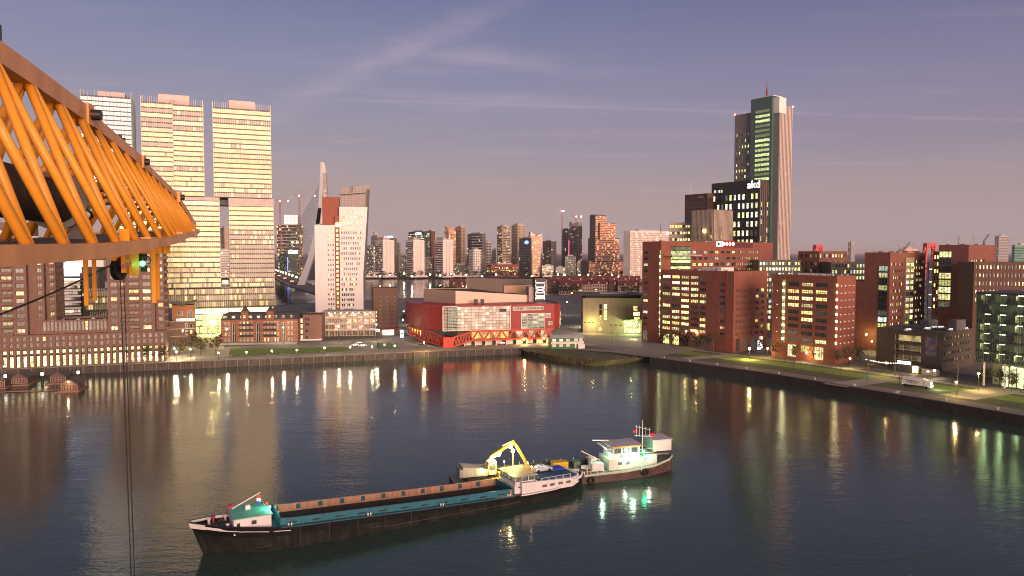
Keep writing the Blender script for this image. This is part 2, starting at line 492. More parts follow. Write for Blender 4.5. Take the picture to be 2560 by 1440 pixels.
# ================================================================== ground, water, quays
def water_mat():
    m = bpy.data.materials.new('harbour_water'); m.use_nodes = True
    nt = m.node_tree; N, L = nt.nodes, nt.links
    b = N['Principled BSDF']
    b.inputs['Base Color'].default_value = (.034, .060, .046, 1)
    b.inputs['Roughness'].default_value = .11
    b.inputs['IOR'].default_value = 1.34
    b.inputs['Specular Tint'].default_value = (.72, .95, .80, 1)
    b.inputs['Specular IOR Level'].default_value = .62
    tc = N.new('ShaderNodeTexCoord')
    def wave(scale, rot, stretch, det, amp):
        mp = N.new('ShaderNodeMapping'); mp.inputs['Rotation'].default_value = (0, 0, rot)
        mp.inputs['Scale'].default_value = (scale / stretch, scale, scale)
        L.new(tc.outputs['Object'], mp.inputs[0])
        n = N.new('ShaderNodeTexNoise'); n.inputs['Scale'].default_value = 1.0; n.inputs['Detail'].default_value = det
        n.inputs['Roughness'].default_value = .55; n.inputs['Distortion'].default_value = .4
        L.new(mp.outputs[0], n.inputs['Vector'])
        ml = N.new('ShaderNodeMath'); ml.operation = 'MULTIPLY'; ml.inputs[1].default_value = amp
        L.new(n.outputs['Fac'], ml.inputs[0]); return ml.outputs[0]
    a = wave(.14, rad(8), 2.4, 2, .34); c = wave(.75, rad(-14), 2.2, 3, .19); d = wave(2.3, rad(16), 1.8, 2, .085)
    big = N.new('ShaderNodeTexNoise'); big.inputs['Scale'].default_value = .018; big.inputs['Detail'].default_value = 3
    L.new(tc.outputs['Object'], big.inputs['Vector'])
    gm = N.new('ShaderNodeMapRange'); gm.inputs['From Min'].default_value = .35; gm.inputs['From Max'].default_value = .65
    gm.inputs['To Min'].default_value = .35; gm.inputs['To Max'].default_value = 1.1; L.new(big.outputs['Fac'], gm.inputs[0])
    s1 = N.new('ShaderNodeMath'); s1.operation = 'ADD'; L.new(a, s1.inputs[0]); L.new(c, s1.inputs[1])
    s2 = N.new('ShaderNodeMath'); s2.operation = 'ADD'; L.new(s1.outputs[0], s2.inputs[0]); L.new(d, s2.inputs[1])
    s3 = N.new('ShaderNodeMath'); s3.operation = 'MULTIPLY'; L.new(s2.outputs[0], s3.inputs[0]); L.new(gm.outputs[0], s3.inputs[1])
    bp = N.new('ShaderNodeBump'); bp.inputs['Strength'].default_value = WATER_BUMP; bp.inputs['Distance'].default_value = 1.0
    L.new(s3.outputs[0], bp.inputs['Height']); L.new(bp.outputs[0], b.inputs['Normal'])
    return m
WATER_BUMP = .30
wb = MB(); wb.quad((-30000, -400, 0), (30000, -400, 0), (30000, 50000, 0), (-30000, 50000, 0))
tag(wb.build('water', water_mat()), kind='structure')

pave = pm('quay_paving', (.34, .30, .24), .75, var=.3, vs=.12, bump=.3, bs=2)
land_m = pm('city_ground', (.20, .185, .165), .9, var=.35, vs=.02)
stone = pm('quay_stone', (.085, .07, .062), .85, var=.4, vs=.35, bump=.5, bs=1.5, streak=.5)
darkstone = pm('quay_basalt', (.035, .033, .03), .85, var=.5, vs=.5, bump=.6, bs=2, streak=.3)
asph = pm('asphalt', (.11, .10, .088), .8, var=.25, vs=.15)
grass_m = pm('lawn_grass', (.15, .22, .035), .95, var=.35, vs=.25, bump=.5, bs=4)
grass_d = pm('rough_turf', (.075, .085, .032), .95, var=.4, vs=.3, bump=.5, bs=4)
pathm = pm('pale_path', (.30, .27, .21), .85, var=.2, vs=.2)
concrete = pm('concrete', (.28, .265, .24), .8, var=.2, vs=.2, streak=.25)
QN = [(-420, 219), (-205.6, 292.0), (-41.7, 345.4), (4.0, 360.0)]
QR = [(62.2, 328.0), (97.9, 287.0), (132.2, 235.2), (147.6, 209.0), (215, 95), (230, 40)]
BAY = [(4, 360), (26, 356), (48, 343), (62.2, 328.0)]
NSH = [(150, 830), (40, 806), (-110, 762), (-230, 640), (-700, 430)]
outline = QN + BAY[1:-1] + QR + [(5000, 40), (5000, 2400), (420, 1900), (300, 900)] + NSH
gb = MB(); gb.poly([(x, y, 3.0) for x, y in outline])
tag(gb.build('ground', land_m), kind='structure')
fb = MB(); fb.poly([(-9000, 1150, 3), (-700, 1330, 3), (-100, 1440, 3), (330, 1450, 3), (430, 1905, 3), (5000, 2405, 3), (30000, 3000, 3), (30000, 48000, 3), (-30000, 48000, 3), (-30000, 1100, 3)])
tag(fb.build('terrain', pm('far_ground', (.05, .05, .045), .95, var=.4, vs=.004)), kind='structure')
def wall_strip(name, pts, mat, z0=-1.0, z1=3.0, thick=1.2, lip=.0):
    mb = MB()
    for p, q in zip(pts, pts[1:]):
        d = Vector((q[0] - p[0], q[1] - p[1])).normalized(); n = (d.y, -d.x)
        o = .35
        P = [(p[0] + n[0] * o, p[1] + n[1] * o), (q[0] + n[0] * o, q[1] + n[1] * o), (q[0] - n[0] * thick, q[1] - n[1] * thick), (p[0] - n[0] * thick, p[1] - n[1] * thick)]
        mb.hexa([(*c, z0) for c in P] + [(*c, z1) for c in P])
    return tag(mb.build(name, mat), kind='structure')
qw = wall_strip('quay_wall', QN, stone, z1=3.06)
qr = wall_strip('quay_wall', QR, darkstone, z1=3.08)
wall_strip('shore_edge', NSH, darkstone, z1=3.05)
wall_strip('shore_edge', [(5000, 2405), (430, 1905), (330, 1450), (-100, 1440), (-700, 1330), (-9000, 1150)][::-1], darkstone, z1=3.05)
# timber fenders along the pier wall, one by one
fpost = MB().box(-.22, .22, -.45, 0, -2.8, .35).mesh('fender_post', pm('fender_timber', (.17, .12, .10), .8, var=.3))
fcap = MB().box(-2.2, 2.2, -.12, .55, 0, .22).mesh('coping_stone', pm('coping', (.24, .2, .17), .8, var=.3))
for (p, q) in zip(QN[:3], QN[1:]):
    d = Vector((q[0] - p[0], q[1] - p[1])); ln = d.length; d.normalize(); n = Vector((d.y, -d.x))
    k = 0
    while k * 4.6 < ln:
        c = Vector(p) + d * (k * 4.6 + 2) + n * .36
        if c.x > -245:
            put('fender_post', fpost, qw, (c.x, c.y, 3.0), math.atan2(d.y, d.x))
            e = Vector(p) + d * (k * 4.6 + 4.3) - n * .2
            put('coping_stone', fcap, qw, (e.x, e.y, 3.06), math.atan2(d.y, d.x))
        k += 1
capr = MB().box(-2.9, 2.9, -.2, .9, 0, .16).mesh('coping_stone', pm('coping_grey', (.15, .125, .11), .8, var=.3))
for (p, q) in zip(QR[:4], QR[1:]):
    d = Vector((q[0] - p[0], q[1] - p[1])); ln = d.length; d.normalize(); n = Vector((d.y, -d.x)); k = 0
    while k * 6 + 3 < ln:
        c = Vector(p) + d * (k * 6 + 3) + n * .2
        put('coping_stone', capr, qr, (c.x, c.y, 3.08), math.atan2(d.y, d.x)); k += 1
def sheet(name, pts, mat, z, parent=None):
    mb = MB(); mb.poly([(x, y, z) for x, y in pts]); o = mb.build(name, mat)
    return tag(o, kind='structure')
def off(p, q, a, b, s0=0., s1=1.):
    d = Vector((q[0] - p[0], q[1] - p[1])); v = Vector((-d.y, d.x)).normalized()
    P, Q = Vector(p) + d * s0, Vector(p) + d * s1
    return [tuple(P + v * a), tuple(Q + v * a), tuple(Q + v * b), tuple(P + v * b)]
# pier: promenade along the water, lawn, plaza
sheet('promenade', off(QN[0], QN[1], .9, 16) , pave, 3.004)
sheet('promenade', off(QN[1], QN[2], .9, 40), pave, 3.008)
sheet('promenade', [(-41.7, 346.5), (4, 361), (20, 366), (44, 372), (60, 420), (20, 460), (-60, 445), (-75, 384)], pave, 3.012)
sheet('lawn', [G(572, 893), G(880, 878), G(872, 868), G(575, 870)], grass_m, 3.03)
sheet('quay_road', [G(500, 872), G(1040, 838), G(1045, 826), G(500, 862)], asph, 3.016)
sheet('forecourt', [G(440, 885), G(560, 876), G(560, 838), G(470, 838)], pathm, 3.022)
# other bank: strips between the quay and the offices
def strip(name, a, b, mat, z):
    pts = [QR[0], QR[1], QR[2], QR[3], QR[4]]
    lo, hi = [], []
    for i, p in enumerate(pts):
        ds = []
        if i: ds.append(Vector((p[0] - pts[i - 1][0], p[1] - pts[i - 1][1])).normalized())
        if i < len(pts) - 1: ds.append(Vector((pts[i + 1][0] - p[0], pts[i + 1][1] - p[1])).normalized())
        d = sum(ds, Vector((0, 0))).normalized(); v = Vector((-d.y, d.x))
        lo.append((p[0] + v.x * a, p[1] + v.y * a)); hi.append((p[0] + v.x * b, p[1] + v.y * b))
    return sheet(name, lo + hi[::-1], mat, z)
quayp = pm('quay_cobbles', (.17, .14, .125), .8, var=.3, vs=.6, bump=.4, bs=3)
strip('quay_path', 1.0, 8.5, quayp, 3.02)
strip('turf', 8.5, 19.5, grass_d, 3.012)
strip('lawn', 19.5, 30, grass_m, 3.018)
strip('turf', 30, 34, grass_d, 3.014)
strip('footpath', 34, 37.5, pathm, 3.022)
strip('street', 37.5, 62, asph, 3.01)
# cross paths over the lawn
for k, (px, py, w) in enumerate(((1745, 893, 7), (2120, 957, 9), (2420, 985, 11))):
    c = G(px, py)
    A0 = padd(padd(c, M_, -9), W, -w / 2); 
    pts = [A0, padd(A0, W, w), padd(padd(A0, W, w + 5), M_, 30), padd(padd(A0, W, 5), M_, 30)]
    sheet('cross_path', pts, pathm, 3.026 + k * .003)
sheet('tram_street', [G(1395, 852), G(1604, 870), G(1604, 846), G(1452, 834)], pathm, 3.036)
# rails of the tram line
railm = pm('rail_steel', (.3, .27, .24), .35, 1.0)
for a in (40, 41.4, 44, 45.4): strip('tram_rail', a, a + .12, railm, 3.03)
# the green spit of land with its reed bank
gp = [G(1300, 871), G(1372, 869), G(1462, 866), G(1530, 872), G(1622, 889)]
lowp = [(x, z) for x, z in (G(1310, 884, 0), G(1350, 894, 0), G(1400, 905, 0), G(1470, 914, 0), G(1512, 915, 0), G(1560, 908, 0), G(1624, 900, 0))]
midp = [G(1312, 878, 2.3), G(1355, 884, 2.3), G(1405, 893, 2.3), G(1470, 900, 2.3), G(1510, 902, 2.3), G(1560, 897, 2.3), G(1621, 891, 2.6)]
sb = MB()
sb.poly([(x, y, 3.04) for x, y in gp][::-1] + [(x, y, 2.3) for x, y in midp])
for i in range(len(midp) - 1):
    sb.quad((*lowp[i], -.4), (*lowp[i + 1], -.4), (*midp[i + 1], 2.3), (*midp[i], 2.3))
tag(sb.build('grass_spit', grass_d), kind='structure')
# reeds on its edge
rb = MB()
for i in range(len(midp) - 1):
    for _ in range(230):
        t, s = R.random(), R.random() ** .8
        x = (lowp[i][0] * (1 - t) + lowp[i + 1][0] * t) * (1 - s) + (midp[i][0] * (1 - t) + midp[i + 1][0] * t) * s
        y = (lowp[i][1] * (1 - t) + lowp[i + 1][1] * t) * (1 - s) + (midp[i][1] * (1 - t) + midp[i + 1][1] * t) * s
        z = -.4 + 2.7 * s; h = R.uniform(.5, 1.5); w = R.uniform(.05, .16); a = R.uniform(0, 6.28); l = R.uniform(-.4, .4)
        rb.quad((x - w * math.cos(a), y - w * math.sin(a), z), (x + w * math.cos(a), y + w * math.sin(a), z),
                (x + w * .4 * math.cos(a) + l, y + w * .4 * math.sin(a), z + h), (x - w * .4 * math.cos(a) + l, y - w * .4 * math.sin(a), z + h), R.randrange(3))
tag(rb.build('reeds', [pm('reed_straw', (.20, .13, .07), .9), pm('reed_brown', (.12, .075, .045), .9), pm('reed_green', (.07, .08, .03), .9)]),
    'brown and straw reeds fringing the green spit', 'reeds', kind='stuff')
# ================================================================== the pier: towers and waterfront houses
roof_m = pm('roof_felt', (.05, .048, .045), .9, var=.3, vs=.3)
roof_l = pm('roof_grey', (.20, .185, .175), .85, var=.25, vs=.3)
brick_p = pm('brick_pinkbrown', (.185, .108, .082), .85, var=.16, vs=.6, bump=.3, bs=6, streak=.15)
brick_d = pm('brick_dark', (.125, .075, .058), .85, var=.15, vs=.4, streak=.15)
brick_w = pm('brick_warehouse', (.22, .085, .05), .85, var=.2, vs=.5, streak=.2)
sandst = pm('sandstone_band', (.42, .30, .23), .8, var=.15)
whitep = pm('white_panel', (.70, .66, .66), .45, var=.06, vs=.1, streak=.06)
alu = pm('aluminium_fin', (.42, .36, .33), .45, .2, var=.08)
dark = pm('dark_metal', (.03, .03, .032), .5, var=.2)
black = pm('black_steel', (.012, .012, .013), .45, var=.2)
steelw = pm('white_steel', (.68, .66, .62), .45, var=.08)

# ---- the slab of three glass towers on one plinth
DA = rad(22.0)
DU = (math.cos(DA), math.sin(DA)); DV = (-DU[1], DU[0])
D0 = padd(G(520, 835), DU, 0)
tower_g = glass('tower_glass', (.07, .06, .055), .14, .45, cell=1.15, blotch=.12, metal=.05, gain=.60, flat=.7)  # emission carries golden sunset reflection as well as lit rooms
tower_b = glass('tower_glass_blue', (.11, .18, .21), .16, .9, cell=1.15, blotch=.12, metal=.12, gain=.62, flat=.7)
spand = pm('spandrel_bronze', (.055, .042, .03), .5, var=.2)
bl = Bld('tower_block', 'three pale glass towers with white fins standing on one long glass plinth', 'tower block', D0, DA)
def dz(row, px):
    t = colt(px, D0, DU, 60); return hz(row, D0[1] + DU[1] * t) - 3
def da(px, row):
    z = 60.
    for _ in range(4):
        t = colt(px, D0, DU, z); z = hz(row, D0[1] + DU[1] * t)
    return t
def fin_tower(a0, a1, b0, b1, z0, z1, nfl, lits, crown=3.6, gl=None, fin=True, cap=True, pal=((1, .72, .26), (1, .67, .22), (1, .76, .32)), top_blank=0., fmat=None, fpitch=1.15):
    bl.box('core', a0 + .1, a1 - .1, b0 + .35, b1 - .35, z0, z1 - .2, spand)
    ph = (z1 - top_blank - z0) / nfl
    m = MB(); h = ph * .74; w = a1 - a0
    m.quad((0, 0, 0), (w, 0, 0), (w, 0, h), (0, 0, h)); m.quad((w, 0, 0), (w, b1 - b0, 0), (w, b1 - b0, h), (w, 0, h))
    m.quad((0, b1 - b0, 0), (0, 0, 0), (0, 0, h), (0, b1 - b0, h)); m.quad((w, b1 - b0, 0), (0, b1 - b0, 0), (0, b1 - b0, h), (w, b1 - b0, h))
    me = m.mesh('window_band', gl or tower_g)
    for i in range(nfl):
        l = lits(i / nfl); c = R.choice(pal); s = R.uniform(.62, 1.1)
        put('window_band', me, bl.o, (a0, b0 + .22, z0 + ph * (i + .14)), 0, (c[0] * s, c[1] * s, c[2] * s * R.uniform(.8, 1.3), l))
    if top_blank:
        bl.box('fascia', a0, a1, b0 + .2, b1, z1 - top_blank + .1, z1, pm('fascia_pink', (.5, .42, .38), .5))
    f = MB(); n = int(round(w / fpitch)); zt = z1 + crown
    for i in range(n + 1):
        x = a0 + w * i / n
        f.box(x - .08, x + .08, b0 - .28, b0 + .2, z0 + .1, zt)
    k = int((b1 - b0) / fpitch)
    for i in range(1, k):
        y = b0 + (b1 - b0) * i / k
        f.box(a1 - .2, a1 + .28, y - .11, y + .11, z0 + .1, zt); f.box(a0 - .28, a0 + .2, y - .11, y + .11, z0 + .1, zt)
    tag(bl.part('fin', f, fmat or alu), kind='stuff')
    if cap:
        bl.box('parapet', a0 + .3, a1 - .3, b0 + .5, b1 - .5, z1 - .2, z1 + .6, spand)
# tower edges
t3a, t3b = da(532, 300), da(676.5, 300)
t2a, t2m, t2b = da(353, 300), da(431, 300), da(507, 300)
t1a, t1b = da(199, 300), da(326, 300)
zs = dz(494, 600)
z3 = dz(272, 600)
fin_tower(t3a, t3b, 2, 27, zs, z3, 18, lambda t: R.choice((1.2, 1.2, 1.2, .9, .1)) if t < .8 else R.choice((.25, .5, .1, 1.2)))
z2 = dz(258, 390); z2r = dz(264, 470)
fin_tower(t2a, t2m, -1.5, 25, zs, z2, 19, lambda t: R.choice((1.2, 1.2, 1.2, .9, .1)) if t < .78 else R.choice((.05, .0, 1.1, .1)))
fin_tower(t2m + .3, t2b, .5, 25, zs, z2r, 18, lambda t: R.choice((1.2, 1.2, .12, 1.2, .9)))
z1 = dz(238, 260)
fin_tower(t1a, t1b, 4, 28, zs - 2, z1, 22, lambda t: R.choice((.0, .02, .05)), gl=tower_b, pal=(WHT,), fmat=pm('fin_bluegrey', (.22, .27, .30), .45, .2), fpitch=1.7)
# lower blocks and plinth
l2a, l2b, l3a, l3b = da(300, 600), da(549, 560), da(573.5, 560), da(684, 560)
zp = dz(718, 620); zq = dz(766, 620)
fin_tower(l2a, l2b, 0, 27, zp, zs - .3, 17, lambda t: .8 if t < .25 else 1.2, crown=0, top_blank=2.0, cap=False)
fin_tower(l3a, l3b, 1, 27, zp, zs - .3, 17, lambda t: (.65 if t < .10 else (.02 if t < .5 else (.3 if t < .7 else 1.2))), crown=0, top_blank=4.6, cap=False)
la, lb = da(215, 740), da(687, 740)
fin_tower(la, lb, -1, 32, zq, zp - .3, 3, lambda t: .16, crown=.3, cap=False)
# plant rooms on the roofs
plant = pm('plant_room_clad', (.52, .42, .38), .6, var=.1)
for (pa, pb, rw, bb) in ((572, 638, 247, (6, 20)), (394, 473, 233, (4, 18)), (238, 308, 221, (9, 22))):
    a0, a1 = da(pa, 250), da(pb, 250)
    bl.box('plant_room', a0, a1, bb[0], bb[1], (z3 if pa > 500 else z2r if pa > 390 else z1) - .2, dz(rw, (pa + pb) / 2), plant)
# link between towers, skybridge roof
bl.box('link_beam', l2b + .3, l3a - .3, 6, 20, zs - 4.2, zs - 1.2, dark)
bl.box('terrace_floor', l2b + .3, l3a - .3, 1.5, 24, zp - .25, zp + .3, concrete)
bl.box('terrace_light', l2b + 1.2, l3a - 1.2, 9, 9.6, zp + 2.2, zp + 4.0, em('terrace_glow', (.9, 1, .4), 2.2))
bl.box('soffit', la, lb + .4, -1.2, 32.4, zq - .35, zq - .05, spand)
# glowing recess under the plinth: floors of light behind glass, and the lobby
glow = em('lobby_glow', (1.0, .92, .30), 1.75); glow2 = em('lobby_glow_pale', (1., .95, .45), 1.25)
ra, rb_ = da(484, 800), da(686, 780)
for (r0, r1, mt) in ((771, 783, glow), (786, 797, glow), (799, 812, glow2)):
    bl.box('light_band', ra, rb_ - .6, 3.2, 4.0, dz(r1, 600), dz(r0, 600), mt)
    bl.box('floor_slab', ra, rb_ - .3, 2.6, 6, dz(r1, 600) - .6, dz(r1, 600) - .02, spand)
bl.box('lobby_back', ra, rb_, 6.1, 26, 0, zq - .4, pm('lobby_wall', (.3, .26, .12), .7))
lob = glass('lobby_glass', (.05, .05, .03), .1, .8, cell=0, blotch=.5)
for i in range(9):
    a = ra + 1 + i * 2.1
    put('lobby_pane', window_mesh(1.9, 10.2, 1, 3, FRAME, lob), bl.o, (a + .95, 3.0, .2), 0, (1., .9, .35, 1.5))
for i in range(5):
    x = ra + .5 + i * 4.6
    bl.part('column', MB().tube((x, .6, 0), (x, .6, zq - .4), .38, n=10), concrete)
point_light(bl.o, (ra + 10, -6, 6), 14000, (1, .86, .3), 1.5)

# ---- brick apartment complex by the water, far left
C0 = G(414, 903)
cx = Bld('apartment_complex', 'pink brown brick apartment towers on a long podium of lit shops by the quay', 'apartment block', C0, UA)
def ca(px, row=760):
    z = hz(row, C0[1]); return colt(px, C0, U, z)
def cz(row, px):
    t = colt(px, C0, U, 30); return hz(row, C0[1] + U[1] * t) - 3
aL = ca(-70)
shop_h = cz(869, 200); pod_h = cz(834, 200)
# podium: shops below, two rows of square windows above
n = 30; pw = -aL / n
rects = []
for i in range(n):
    x = i * pw
    for (f0, f1) in ((.03, .42), (.53, .92)):
        rects.append((round(x + .55, 3), round(x + pw - .55, 3), round(shop_h + .6 + (pod_h - shop_h - .9) * f0, 3), round(shop_h + .6 + (pod_h - shop_h - .9) * f1, 3), .02))
mb = MB(); cx.face(mb, (aL, 0), (1, 0), -aL, shop_h, pod_h, rects, .45)
cx.face(mb, (0, 0), (0, 1), 26, 0, pod_h, [(2, 5, 11, 13.5, .1), (2, 5, 7, 9.5, .1)], .4)
mb.quad((aL, 0, pod_h), (0, 0, pod_h), (0, 26, pod_h), (aL, 26, pod_h))
cx.part('wall', mb, brick_p)
cx.panes((aL, 0), (1, 0), rects, .45, nx=1, gl=glass('loggia_glass', (.05, .035, .025), .2, .5))
shopg = glass('shop_glass', (.03, .03, .02), .1, .5, blotch=.9, gain=1.5)
for i in range(n):
    x = aL + i * pw
    cx.part('pier_column', MB().box(x - .45, x + .45, -.05, .9, 0, shop_h), brick_p)
    c = R.choice(((1, .88, .34), (1, .92, .4), (.95, 1, .45), (1, .85, .45)))
    red = i > n * .72 and i != n - 4
    if red: c = (1., R.uniform(.55, .72), R.uniform(.3, .42))
    put('transom_window', window_mesh(pw - 1.1, 1.5, 2, 1, FRAME, shopg), cx.o, (x + pw / 2, .7, shop_h - 1.9), 0, (1, .88, .35, R.choice((1.2, 1.5, .8, .5)) * (.25 if i in (10, 16, 17) else 1)))
    put('shop_window', window_mesh(pw - 1.1, shop_h - 2.9, 3, 2, FRAME, shopg), cx.o, (x + pw / 2, .75, .15), 0, (*c, R.choice((1.0, 1.5, 1.7, .8)) * (.3 if i in (16,) else 1)))
cx.box('canopy_beam', aL, 0, -.3, .9, shop_h - .05, shop_h + .5, brick_p)
cx.box('band', aL, 0, .55, .95, shop_h - 2.35, shop_h - 1.95, brick_p)
# glazed upper floor between the towers
ga, gb2 = ca(84, 815), ca(272, 815)
gz = cz(801, 180)
gr = grid(2.5, gb2 - ga - 1, 17, .8, pod_h + 1.0, gz - .6, 1, 1.0, lit=lambda i, j: .9 if i == 11 else 0.03)
cx.block(ga, gb2, 3, 20, pod_h, gz, brick_p, roof_m, f=gr, gl=MATS['loggia_glass'], reveal=.25)
for i in range(7):
    cx.part('roof_light', MB().ball((ga + 9 + i * 5.2, 8 + (i % 3) * 3, gz - .5), .8, sz=.5), pm('dome_light', (.6, .6, .55), .4))
def brick_tower(a0, a1, b0, b1, z0, z1, cols, rowh, litf):
    rects = []; nr = int((z1 - z0) / rowh)
    for j in range(nr):
        for (x0, x1, kind) in cols:
            rects.append((round(x0, 3), round(x1, 3), round(z0 + j * rowh + .75, 3), round(z0 + j * rowh + 2.55, 3), litf))
    sr = grid(1.5, b1 - b0 - 1.5, 4, .55, z0, z0 + nr * rowh, nr, .6, lit=lambda i, j: .18)
    cx.block(a0, a1, b0, b1, z0, z1, brick_p, roof_m, f=rects, r=sr, reveal=.5, nx=2, lit=litf, pal=(WARM, YEL, (1, .8, .5)), lo=.35, hi=1.5, gl=glass('flat_glass', (.035, .03, .028), .12, .35, blotch=.8))
    bal = {}
    for j in range(nr):
        for (x0, x1, kind) in cols:
            if kind:
                k = round(x1 - x0, 1)
                if k not in bal:
                    q = MB(); q.box(-.2, x1 - x0 + .2, -1.0, 0, 0, .22); q.box(-.2, x1 - x0 + .2, -1.05, -.9, .22, 1.15); bal[k] = q.mesh('balcony', brick_p)
                put('balcony', bal[k], cx.o, (a0 + x0, b0 - .004, z0 + j * rowh + .05))
tz = pod_h
ta, tb = ca(268, 760), ca(386, 760)
w_ = tb - ta
brick_tower(ta, tb, 1.2, 22, tz, cz(602, 340), [(w_ * .06, w_ * .2, 0), (w_ * .25, w_ * .38, 1), (w_ * .45, w_ * .66, 1), (w_ * .74, w_ * .92, 0)], 3.1, .3)
ta2, tb2 = tb + .02, ca(409, 760)
w2 = tb2 - ta2
brick_tower(ta2, tb2, 4.5, 22, tz, cz(606, 340), [(w2 * .28, w2 * .85, 0)], 3.1, .22)
for j in range(16):     # stepped corner balconies
    cx.part('corner_balcony', MB().box(tb2, tb2 + 1.4, 5, 9, tz + j * 3.1, tz + j * 3.1 + 1.2), brick_p)
ua, ub = ca(-70, 760), ca(66, 760)
w_ = ub - ua
brick_tower(ua, ub, 1.2, 24, tz, cz(556, 60), [(w_ * .06, w_ * .22, 1), (w_ * .30, w_ * .44, 1), (w_ * .52, w_ * .72, 1), (w_ * .79, w_ * .95, 0)], 3.1, .3)
va, vb = ub + .02, ca(106, 760)
wv = vb - va
brick_tower(va, vb, 4.0, 24, tz, cz(612, 90), [(wv * .55, wv * .85, 0)], 3.1, .2)
wa_, wb_ = vb + .02, ca(131, 760)
brick_tower(wa_, wb_, 7.0, 24, tz, cz(640, 110), [((wb_ - wa_) * .35, (wb_ - wa_) * .8, 1)], 3.1, .2)
cx.box('penthouse', va - 4, wb_ - 6, 9, 20, cz(612, 90), cz(590, 90), pm('penthouse_white', (.6, .56, .5), .6))

# ---- cruise hotel behind, seen between the brick towers
A = XY(127, 395)
hb = Bld('harbour_hotel', 'white banded building with blue lit glass dome between the brick towers', 'building', A, UA)
wd = colt(262, A, U, 30)
wl = colt(200, A, U, 30)
hzr = lambda r: hz(r, A[1] + 8) - 3
hb.box('wall', 0, wl, 1, 20, 0, hzr(700), dark)
for i, r in enumerate((786, 771, 756, 741, 727, 713, 704)):
    hb.box('balcony_band', -.3, wl + .3, 0, 2.2, hzr(r), hzr(r) + .9, whitep)
for i, r in enumerate((780, 762, 749, 735, 720, 708)):
    o = hb.box('window_band', .2, wl - .2, .7, .9, hzr(r), hzr(r) + 1.5, glass('hotel_glass', (.03, .03, .03), .1, .8, cell=2.2))
    o.color = (1, .85, .45, .25 if 0 < i < 5 else .95)
hb.box('lit_floor', -.2, wl, .3, 1, hzr(704), hzr(695), em('hotel_warm', (1, .72, .35), 1.2))
hb.box('lit_floor', -.2, wl, .4, 1, hzr(690), hzr(683), em('hotel_violet', (.75, .72, 1.), .9))
dm = MB()
nr = 12
for j in range(4):
    r0, r1 = math.cos(j * .42), math.cos((j + 1) * .42); y0, y1 = math.sin(j * .42), math.sin((j + 1) * .42)
    c, rr, hh = (wl * .5, 9, hzr(683)), 8.2, hzr(655) - hzr(683)
    for k in range(nr):
        a, e = 2 * math.pi * k / nr, 2 * math.pi * (k + 1) / nr
        dm.quad((c[0] + rr * r0 * math.cos(a), c[1] + rr * r0 * math.sin(a), c[2] + hh * y0), (c[0] + rr * r0 * math.cos(e), c[1] + rr * r0 * math.sin(e), c[2] + hh * y0),
                (c[0] + rr * r1 * math.cos(e), c[1] + rr * r1 * math.sin(e), c[2] + hh * y1), (c[0] + rr * r1 * math.cos(a), c[1] + rr * r1 * math.sin(a), c[2] + hh * y1), (k + j) % 2)
hb.part('glass_dome', dm, [em('dome_blue', (.35, .55, 1.), .85), em('dome_white', (.75, .85, 1.), 1.1)])
hb.box('tower_wall', wl + .5, wd - 3, 3, 22, 0, hzr(668), dark)
hb.box('sign_block', wl * .4, wd - 2, 12, 22, hzr(668), hzr(651), whitep)
hb.box('sign_panel', wl * .62, wl * .83, 11.7, 11.95, hzr(664), hzr(655), em('sign_red', (.55, .02, .03), .7))
sgm = em('sign_letter_white', (1, .95, .9), 1.3)
def stroke_text(parent, strokes, ox, oz, w, h, th, y, mat, name='letter', dep=.12):
    """letters as strokes in a unit square; each letter one child"""
    for i, ss in enumerate(strokes):
        b = MB()
        for (x0, z0, x1, z1) in ss:
            b.bar((ox[i] + x0 * w, y, oz[i] + z0 * h), (ox[i] + x1 * w, y, oz[i] + z1 * h), dep, th, up=(0, 1, 0) if abs(x1 - x0) < 1e-6 else (0, 0, 1))
        b.build(name, mat, parent)
N_ = [(0, 0, 0, 1), (0, 1, 1, 0), (1, 0, 1, 1)]; C_ = [(1, 1, 0, 1), (0, 1, 0, 0), (0, 0, 1, 0)]; A_ = [(0, 0, .5, 1), (.5, 1, 1, 0), (.2, .4, .8, .4)]
lw = wl * .21
stroke_text(hb.o, [A_, N_, C_], [wl * .63, wl * .63 + lw * .32, wl * .63 + lw * .64], [hzr(662.5)] * 3, lw * .24, hzr(656.5) - hzr(662.5), .16, 11.6, sgm)
for i in range(9):
    hb.part('fin', MB().box(wl + 4 + i * .95, wl + 4.3 + i * .95, 2.4, 2.9, 0, hzr(722)), steelw)
fl = hb.box('window_band', wl + .6, wd - 3.1, 2.6, 2.95, hzr(740), hzr(733), MATS['hotel_glass']); fl.color = (1, .9, .5, .8)

# ---- corner house with glass penthouse
A = G(425, 868)
sb_ = Bld('corner_house', 'small brown brick house with tilted roof and glazed orange penthouse', 'house', A, UA)
wd = colt(487, A, U, 12)
z = lambda r: hz(r, A[1] + 4) - 3
sb_.block(0, wd, 0, 16, 0, z(802), brick_d, roof_m,
          f=[(wd * .62, wd * .72, z(836), z(825), .2), (wd * .8, wd * .9, z(836), z(825), .2), (wd * .62, wd * .72, z(820), z(808), .2), (wd * .8, wd * .9, z(820), z(808), .2), (wd * .08, wd * .2, .2, z(850), .1), (wd * .7, wd * .82, z(857), z(847), .5)], fr=FRAMEW)
for r in (803, 821, 839): sb_.box('string_course', -.15, wd + .15, -.15, .0, z(r) - .15, z(r) + .15, sandst)
pz0 = z(802) + .02
orange = pm('cedar_orange', (.32, .13, .05), .7)
sb_.block(wd * .1, wd * .98, 2, 13, pz0, z(763), orange, roof_m, f=[(wd * .22, wd * .42, pz0 + 2.5, pz0 + 5, .1), (wd * .6, wd * .8, pz0 + .6, pz0 + 5, .1)], parapet=.2, fr=FRAMEW, nx=2)
